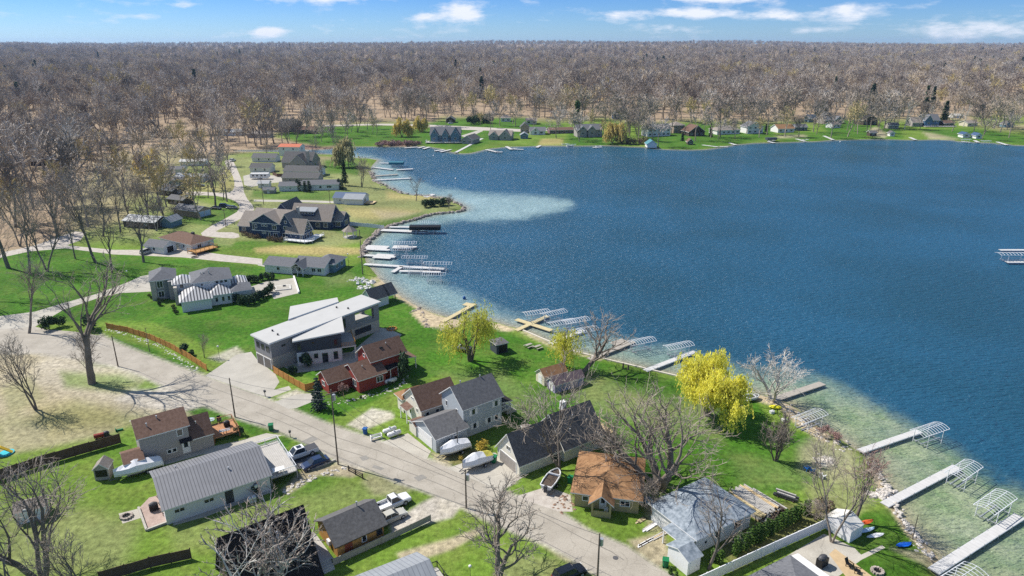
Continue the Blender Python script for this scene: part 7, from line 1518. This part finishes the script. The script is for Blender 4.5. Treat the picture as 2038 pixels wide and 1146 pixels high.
table((420,842), 'round pale glass table on the redwood deck', .75, mat('pale_glass_top', (.4,.52,.52), .15), 1.1); table((555,941), 'white covered table on the ranch deck', .6, WHITE, 1.35, (.9, .6)); table((448,863), 'white grill table on the redwood deck edge', .5, M_STEEL, 1.1, (.9, .4))
chair((437,840), 30, 'dark chair on the redwood deck', M_BLACK); bpy.context.view_layer.update(); _c = [x for x in COL.objects if x.get('label') == 'dark chair on the redwood deck'][0]; _p = G(437,840,1.1); _c.location = _p
def firepit(px, label, r=.7, m=None):
    o = empty('fire_pit', G(*px), 0, label, 'fire pit'); b = MB(); n = 12
    for k in range(n): a = 2 * PI * k / n; b.box(math.cos(a) * r - .17, math.cos(a) * r + .17, math.sin(a) * r - .14, math.sin(a) * r + .14, 0, .32)
    b.build('ring', m or M_ROCK, o); c = MB(); c.bar((0, 0, 0), (0, 0, .06), r * .85, 12); c.build('ashes', M_BLACK, o)
firepit((252,1029), 'stone fire pit on the small pad beside the brick patio'); firepit((1746,1138), 'round fire ring on the lower right lawn', .65); firepit((388,512), 'round fire ring beside the gravel lane', .9); firepit((780,655), 'square-looking fire pit on the modern house terrace', 1.1, M_CEDAR)
# playground slide cut by the left edge
o = empty('play_slide', G(5,905), .4, 'yellow and turquoise play slide cut by the left frame edge', 'slide'); b = MB(); b.prism([(-.6, 1.6), (.0, 1.6), (1.6, .15), (1.6, .05), (-.1, 1.45), (-.6, 1.45)], -.35, .35, lambda t, q, z: (q, t, z)); b.build('chute', mat('yellow_plastic', (.65,.42,.02), .4), o); b = MB(); b.bar((.6, .2, 0), (.6, .2, .22), 1.1, 14); b.build('pool', mat('turquoise_plastic', (.02,.42,.5), .4), o); b = MB(); b.box(-.9, -.6, -.4, .4, 0, 1.6); b.build('ladder', mat('yellow_play_plastic', (.65,.42,.02), .4), o)
# things by the stockade fence
o = empty('oil_drum', G(198,872), .5, 'rusty red drum stove beside the stockade fence', 'drum'); b = MB(); b.bar((-.75, 0, .55), (.75, 0, .55), .42, 12); b.build('drum', mat('rusty_red', (.25,.03,.02), .6, .3, 3), o); b = MB(); b.box(-.5, -.4, -.3, .3, 0, .25); b.box(.4, .5, -.3, .3, 0, .25); b.build('stand', M_DGREY, o)
b = MB(); b.box(-.5, .5, -.4, .4, 0, .7); b.ball((0, 0, .75), .5, .4, .3, 10, 5); setp(b.build('tarp_covered_stack', M_DGREY, None, G(212,868), .5), 'dark tarp-covered heap beside the red drum', 'heap'); b = MB(); b.box(-.6, .6, -.15, .15, 0, .3); b.box(-.6, -.5, -.3, .3, 0, .6); setp(b.build('wheelbarrow', M_GREENP, None, G(238,857), .5), 'green yard cart near the end of the stockade fence', 'cart')
# timber: stacked under and beside the house being repaired
def lumber(px, head, label, L, W, H_, n, m, seed=1, z=0.0):
    R = random.Random(seed); p = G(*px); o = empty('lumber_stack', (p.x, p.y, 0), math.radians(head), label, 'lumber'); b = MB(); k = max(3, int(W / .32))
    for j in range(n):
        for i in range(k):
            y = -W / 2 + W * (i + .5) / k; dl = R.uniform(-.5, .3); b.box(-L / 2 + R.uniform(-.3, .3), L / 2 + dl, y - .12, y + .12, z + j * H_ / n, z + (j + .8) * H_ / n, m=R.choice((0, 0, 1)))
    b.build('boards', [m, M_PLANK], o)
    c = MB()
    for x in (-L * .35, 0, L * .35): c.box(x - .08, x + .08, -W / 2 - .1, W / 2 + .1, z - .02, z + .1)
    c.build('bearers', M_DARKW, o)
lumber((1500,1003), -58, 'big stack of long grey and tan boards beside the patched roof', 6.5, 3.6, .9, 3, M_LUMB, 1, .1); lumber((1527,1000), -56, 'dark timber rack next to the big board stack', 6.2, 1.0, .7, 2, M_DARKW, 2, .1); lumber((1492,1022), -58, 'yellow joist frame between the house and the board stack', 4.5, 1.2, 1.0, 4, M_YELLOW, 3, .1); lumber((1565,990), -35, 'dark covered timber pile at the lawn edge', 3.2, 1.4, .6, 2, M_DGREY, 4, .1); lumber((1535,1028), 55, 'loose dark boards lying across beside the cedars', 3.6, 1.6, .4, 2, M_DARKW, 5, .1)
lumber((1300,1045), 40, 'white trim boards lying on the dirt in front of the ochre house', 4.0, .7, .15, 1, WHITE, 6); lumber((1320,1062), 34, 'pair of pale boards lying by the patched-roof house', 4.0, .6, .15, 1, M_LUMB, 7); lumber((1277,1035), 38, 'small yellow ladder-like frame on the grass', 2.0, .6, .12, 1, M_YELLOW, 8); lumber((1288,1078), 35, 'long white plank at the dirt edge', 3.6, .35, .12, 1, WHITE, 9)
# lawn frames near the lake, trampoline-like items
for x, y, lab in ((1052,691,'weathered wooden picnic frame on the lake lawn, left one'),(1070,694,'weathered wooden picnic frame on the lake lawn, right one')):
    o = empty('picnic_table', G(x, y), .7, lab, 'picnic table'); b = MB(); b.box(-.9, .9, -.35, .35, .7, .75); b.build('table_top', M_POSTW, o)
    for s_ in (-.75, .75): b = MB(); b.box(-.9, .9, s_ - .12, s_ + .12, .42, .46); b.build('seat', M_POSTW, o)
    for x_ in (-.65, .65):
        b = MB(); b.bar((x_, -.8, 0), (x_, .25, .7), .045, 4); b.bar((x_, .8, 0), (x_, -.25, .7), .045, 4); b.build('leg', M_POSTW, o)
b = MB(); b.bar((0, 0, 0), (0, 0, 1.0), .07, 6); b.box(-.2, .2, -.22, .22, 1.0, 1.35); setp(b.build('mailbox', M_DGREY, None, G(528,789), .6), 'dark mailbox at the concrete driveway edge', 'mailbox'); b = MB(); b.bar((0, 0, 0), (0, 0, 1.1), .06, 6); b.box(-.2, .2, -.2, .2, 1.0, 1.3); setp(b.build('mailbox', M_DGREY, None, G(578,870), .3), 'dark mailbox at the corner of the ranch walk', 'mailbox')
b = MB(); b.bar((0, 0, .0), (0, 0, .02), .38, 16); setp(b.build('manhole_cover', M_DARKP, None, G(1225,1110,.01)), 'round manhole cover in the road', 'manhole cover')
b = MB(); b.bar((0, 0, 0), (0, 0, .95), .3, 12); setp(b.build('water_heater', M_ALU, None, G(1206,1021)), 'silver cylinder beside the ochre house porch', 'cylinder')
b = MB(); b.box(-.5, .5, -.35, .35, 0, .8); setp(b.build('plastic_crate', mat('light_blue_plastic', (.22,.42,.6), .5), None, G(1289,1000), .2), 'light blue plastic bin at the ochre house corner', 'crate')
for i, (x, y) in enumerate([(712,566),(722,563),(732,566),(744,562)]): b = MB(); b.box(-.4, .4, -.4, .4, 0, .45); b.box(-.4, .4, .3, .42, .45, .9); setp(b.build('terrace_seat', WHITE, None, G(x, y), i), 'white seat on the lakeside stone terrace', 'seat', 'seats on the lakeside stone terrace')
b = MB(); b.box(-2.2, 2.2, -2.0, 2.0, 0, .25, 0); b.box(-1.7, 1.7, -1.5, 1.5, .25, .27, 1); setp(b.build('square_fire_table', [mat('stone_coping', (.5,.48,.44), .8), M_CONC], None, G(563,573), .35), 'square stone coping on the pool terrace', 'coping'); b = MB(); b.box(-.4, .4, -.3, .3, 0, .5); setp(b.build('fire_bowl', M_BLACK, None, G(566,571), .35), 'dark fire bowl in the middle of the square coping', 'fire bowl')
wallpx('terrace_wall', 'low white wall along the pool terrace end', 'wall', [(585,552),(595,584)], .4, .6, WHITE, 0); wallpx('retaining_curb', 'pale curb along the ranch parking', 'curb', [(606,938),(640,928),(668,917)], .3, .35, M_CONC, 0); wallpx('patio_wall', 'pale edging wall around the brick patio', 'wall', [(276,1012),(292,1057),(345,1037)], .3, .35, M_CONC, 0)
for i, (x, y) in enumerate([(1240,733),(1250,736)]): b = MB(); b.bar((0, 0, -.5), (0, 0, 1.2), .18, 8); setp(b.build('mooring_post', M_WOODP, None, G(x, y)), 'dark wooden mooring post by the seawall', 'post', 'mooring posts by the seawall')
def buoy(px, label, m):
    b = MB(); b.ball((0, 0, .3), .45, .45, .6, 10, 6); p = G(*px, WL); setp(b.build('buoy', m, None, p), label, 'buoy')
buoy((863,311), 'white buoy on the lake near the big teal house', WHITE); buoy((907,357), 'white buoy on the open lake off the point', WHITE); buoy((924,595), 'small blue buoy off the beach', M_BLUEP); buoy((1672,283), 'white buoy near the far right shore', WHITE)
# pale patio timber at the lower right
sheet('timber_patio', [(1650,1103),(1662,1092),(1740,1150),(1700,1170)], mat('timber_decking', (.46,.34,.2), .8, .15, 1.2), .02)

# ------------------------------------------------------------------ far shore houses
def far(label, a, b, ze, zr, D, wall, roof, axis='x', wins=3, name='house', cat='house', roof2=None, head=None, hip=False, gables=(), big=False):
    A_, B_ = G(*a), G(*b); h = math.degrees(math.atan2(B_.y - A_.y, B_.x - A_.x)); L = (B_ - A_).length; H = House(name, label, A_, h, cat)
    if hip: H.hip(0, L, 0, D, ze, zr, roof, wall, ov=.6)
    else: H.gable(0, L, 0, D, ze, zr, wall, roof, axis=axis, ov=.6, ovx=.5, t=.25)
    for i in range(wins):
        H.win('n', L * (i + .5) / wins, 1.5, min(2.0, L / wins * .55), 1.4, 1)
        if ze > 4.5: H.win('n', L * (i + .5) / wins, 4.2, min(1.8, L / wins * .5), 1.3, 1)
    for (g0, g1, gz, gy) in gables:
        H.gable(L * g0, L * g1, -gy, D * .5, ze, gz, wall, roof, axis='y', ov=.5, ovx=.4, t=.25); H.win('n', L * (g0 + g1) / 2, ze * .55, 1.8, 1.6, 1); H.win('n', L * (g0 + g1) / 2, ze + (gz - ze) * .35, 1.3, 1.2)
    return H
H = far('big blue-grey lake house with three gables and a white-railed porch', (857,284), (916,284), 5.6, 10, 12, M_TEAL, R_SLATE, wins=4, gables=((.02,.26,9.3,1.5),(.40,.60,9.0,1.5),(.70,.98,9.9,2)))
H.deck([(-1, -1.6), (H.cur[1] + 3, -2), (H.cur[1] + 3, -5), (-3, -5), (-3, 4), (-1, 4)], .8, M_PLANK, edges=(2, 3), bal=.8)
far('grey boathouse at the foot of the long wooden ramp', (919,286), (940,287), 3.0, 5.4, 14, M_TAN, R_CHAR, 'y', 2, 'boathouse', 'boathouse')
far('far grey and white cottage with twin front gables', (973,278), (1017,279), 3.2, 6.0, 11, M_TAN, R_TANR, wins=4, gables=((.05,.42,5.6,1.2),(.5,.98,7.0,1.5)))
far('small pale blue shed on the far shore lawn', (1036,276), (1051,276), 2.6, 4.2, 6, M_TEAL, R_LGREY, 'y', 1, 'shed', 'shed'); far('narrow brown gabled cottage on the far shore', (1036,264), (1053,264), 4.4, 7.5, 9, M_BRICKW, R_CHAR, 'y', 2); far('white far-shore ranch house with grey roof', (1055,268), (1085,268), 2.8, 5.0, 10, WHITE, R_SLATE, wins=2, gables=((.1,.6,5.0,1),))
far('low purple-brown house on the far shore', (1094,266), (1142,265), 2.6, 4.0, 9, mat('plum_brick', (.2,.12,.13), .8), R_BROWN, wins=5); far('white cottage high on the far lawn', (997,242), (1016,242), 3.0, 5.4, 10, WHITE, R_TANR, wins=2, hip=True); far('pale garage at the back of the far lawn', (1047,247), (1068,247), 2.8, 4.6, 9, M_BEIGE, R_TANR, wins=2); far('dark garage behind the far shore road', (888,244), (905,244), 2.8, 5.0, 9, M_DARKW, R_CHAR, 'y', 1, 'garage', 'garage')
far('grey two-storey far house with three gables', (1149,273), (1198,272), 5.4, 8.6, 11, M_TAN, R_SLATE, wins=4, gables=((.05,.35,8.0,1.2),(.42,.72,8.0,1.2))); far('grey-white two-storey house behind the tall tree on the far shore', (1289,272), (1334,270), 5.2, 8.0, 10, M_WHSID, R_CHAR, wins=5); far('tan two-storey house on the far slope', (1340,265), (1362,264), 5.6, 8.0, 10, M_BRICKW, R_TANR, wins=2, hip=True)
far('dark brown chalet with tan roof stripes on the far shore', (1371,271), (1402,270), 3.2, 7.6, 12, M_DARKW, R_BROWN, 'y', 3); far('white and blue far house under a pale roof', (1427,268), (1472,266), 3.0, 5.6, 11, WHITE, R_TANR, wins=5, hip=True); far('dark blue-roofed house in the trees above the far shore', (1220,237), (1240,237), 4, 8, 10, M_NAVY, R_CHAR, 'y', 2)
H = far('teal-roofed boathouse standing at the far water edge', (1288,294), (1307,294), 2.4, 4.6, 8, WHITE, mat('teal_metal_roof', (.07,.21,.24), .5, .1, 1), 'y', 0, 'boathouse', 'boathouse'); far('small brown shed on the far shore lawn', (1369,288), (1379,288), 2.2, 3.8, 5, M_DARKW, R_BROWN, 'y', 1, 'shed', 'shed')
far('grey gabled far house behind bare trees', (1487,266), (1518,265), 5, 8.4, 10, M_WHSID, R_SLATE, 'y', 3); far('white house with rust-brown roof on the far shore', (1548,264), (1580,263), 3, 5.6, 10, WHITE, R_ORNG, wins=3); far('low blue-windowed far cottage', (1582,260), (1606,260), 2.8, 4.6, 8, M_NAVY, R_SLATE, wins=3); far('blue-grey house above the far lawn', (1609,243), (1626,243), 3.2, 6, 9, M_TEAL, R_LGREY, wins=2); far('long grey house on the far green slope', (1640,247), (1676,246), 3.2, 6, 10, M_TAN, R_SLATE, wins=4, gables=((.55,.95,6,1),)); far('small white cabin on the far right slope', (1656,255), (1672,254), 2.6, 4.4, 7, WHITE, R_TANR, wins=2)
far('dark steep-roofed far house', (1718,249), (1745,248), 4.0, 9.0, 11, M_DARKW, R_BLACK, 'y', 3); H = far('blue far-shore house with white porch and brown-red ridge', (1837,252), (1868,252), 5.4, 9.4, 11, mat('mid_blue_siding', (.06,.14,.25), .7), R_SLATE, wins=4, gables=((.02,.48,9.2,1.5),)); H.deck([(-1, -1.6), (H.cur[1] + 18, -1.6), (H.cur[1] + 18, -5), (-1, -5)], .7, M_PLANK, edges=(2,), bal=1.0)
far('grey garage wing beside the blue far-shore house', (1815,252), (1835,252), 3.4, 7, 10, M_TAN, R_TANR, wins=2); far('low brown far cottage right of the blue house', (1878,252), (1899,251), 2.8, 4.4, 8, M_DARKW, R_BROWN, wins=3); far('white trailer house behind the far right lawn', (1896,236), (1916,236), 2.8, 4.0, 8, WHITE, R_WHITE, wins=2); far('teal shed at the far right', (2000,254), (2016,254), 2.8, 5, 7, M_TEAL, R_CHAR, 'y', 1, 'shed', 'shed')
far('teal-roofed boathouse, left of the far pair', (1916,274), (1930,274), 2.4, 3.6, 6, WHITE, R_BLUE, 'y', 1, 'boathouse', 'boathouse'); far('teal-roofed boathouse, right of the far pair', (1942,276), (1953,276), 2.4, 3.8, 6, WHITE, R_BLUE, 'y', 1, 'boathouse', 'boathouse'); far('small white-sided shed on the far right lawn', (1771,271), (1780,271), 2.4, 3.6, 4, WHITE, R_CHAR, 'y', 1, 'shed', 'shed'); far('dark little boathouse on the far dirt slope', (1731,271), (1744,271), 2.6, 3.8, 5, M_DARKW, R_CHAR, 'x', 1, 'boathouse', 'boathouse'); far('grey covered picnic shelter on the far right lawn', (1768,256), (1788,256), 2.8, 4.4, 6, M_POSTW, R_SLATE, 'x', 2, 'shelter', 'shelter')
far('low tan house behind the far right lawn', (1925,252), (1945,251), 2.8, 4.4, 8, M_BEIGE, R_TANR, wins=2); far('dark cabin in the woods above the far shore', (1640,237), (1655,237), 3, 6, 8, M_DARKW, R_CHAR, 'y', 1, 'cabin', 'cabin')
# more bare trees between the houses
def infill(n, xr, yr, hr, where, seed, edge=9, poly=None):
    R = random.Random(seed); k = 0; tries = 0; done = []
    road = np.array([(446,318),(463,318),(487,390),(508,414),(425,475),(395,468),(478,418),(365,390),(365,381),(462,382),(468,368)], float)
    while k < n and tries < 4000:
        tries += 1; x, y = R.uniform(*xr), R.uniform(*yr); p = G(x, y); ax, ay = np.array([x]), np.array([y])
        if inside(ax, ay, LAKEPX)[0] or segdist(np.array([p.x]), np.array([p.y]), LAKE)[0] < 4: continue
        if poly and not inside(ax, ay, poly)[0]: continue
        if any((p - c).length < r + 2 for c, r in House.B) or any((p - q).length < edge for q in done) or segdist(ax, ay, road)[0] < 8: continue
        done.append(p); j = R.randrange(len(FT) + 1); me = FT[j] if j < len(FT) else FB[0]; h = R.uniform(*hr) / 20
        o = add('bare_tree' if j < len(FT) else 'budding_tree', me, None, p, R.uniform(0, 6.28)); o.scale = (h * R.uniform(.8, 1.15), h * R.uniform(.8, 1.15), h); k += 1
        setp(o, ('bare grey-brown tree ' if j < len(FT) else 'tree hazed with tan buds ') + where, 'tree', ('bare trees ' if j < len(FT) else 'budding trees ') + where)
infill(64, (1120, 2030), (243, 282), (15, 28), 'among the houses along the far shore', 5)
infill(12, (840, 1120), (236, 262), (12, 20), 'behind the cottages at the far lakehead', 6)
infill(64, (110, 470), (292, 470), (13, 25), 'among the western cottages', 7, 5.5)
infill(34, (430, 700), (258, 300), (11, 22), 'along the brown creek', 9, 6)
infill(10, (560, 760), (245, 275), (14, 20), 'on the bright far lawn edge', 8)
# haze
HZB = MB(); HZB.box(-9000, 9000, -120, 11400, -5, 120)
hm = bpy.data.materials.new('haze_air'); hm.use_nodes = True; nt = hm.node_tree; nt.nodes.clear(); ou = nt.nodes.new('ShaderNodeOutputMaterial'); pv = nt.nodes.new('ShaderNodeVolumePrincipled'); pv.inputs['Color'].default_value = (.48, .68, 1, 1); pv.inputs['Density'].default_value = HAZE; pv.inputs['Anisotropy'].default_value = .2; nt.links.new(pv.outputs[0], ou.inputs['Volume'])
ho = HZB.build('haze', hm); ho['kind'] = 'stuff'; ho['label'] = 'thin blue distance haze over the woodland horizon'; ho.display_type = 'BOUNDS'
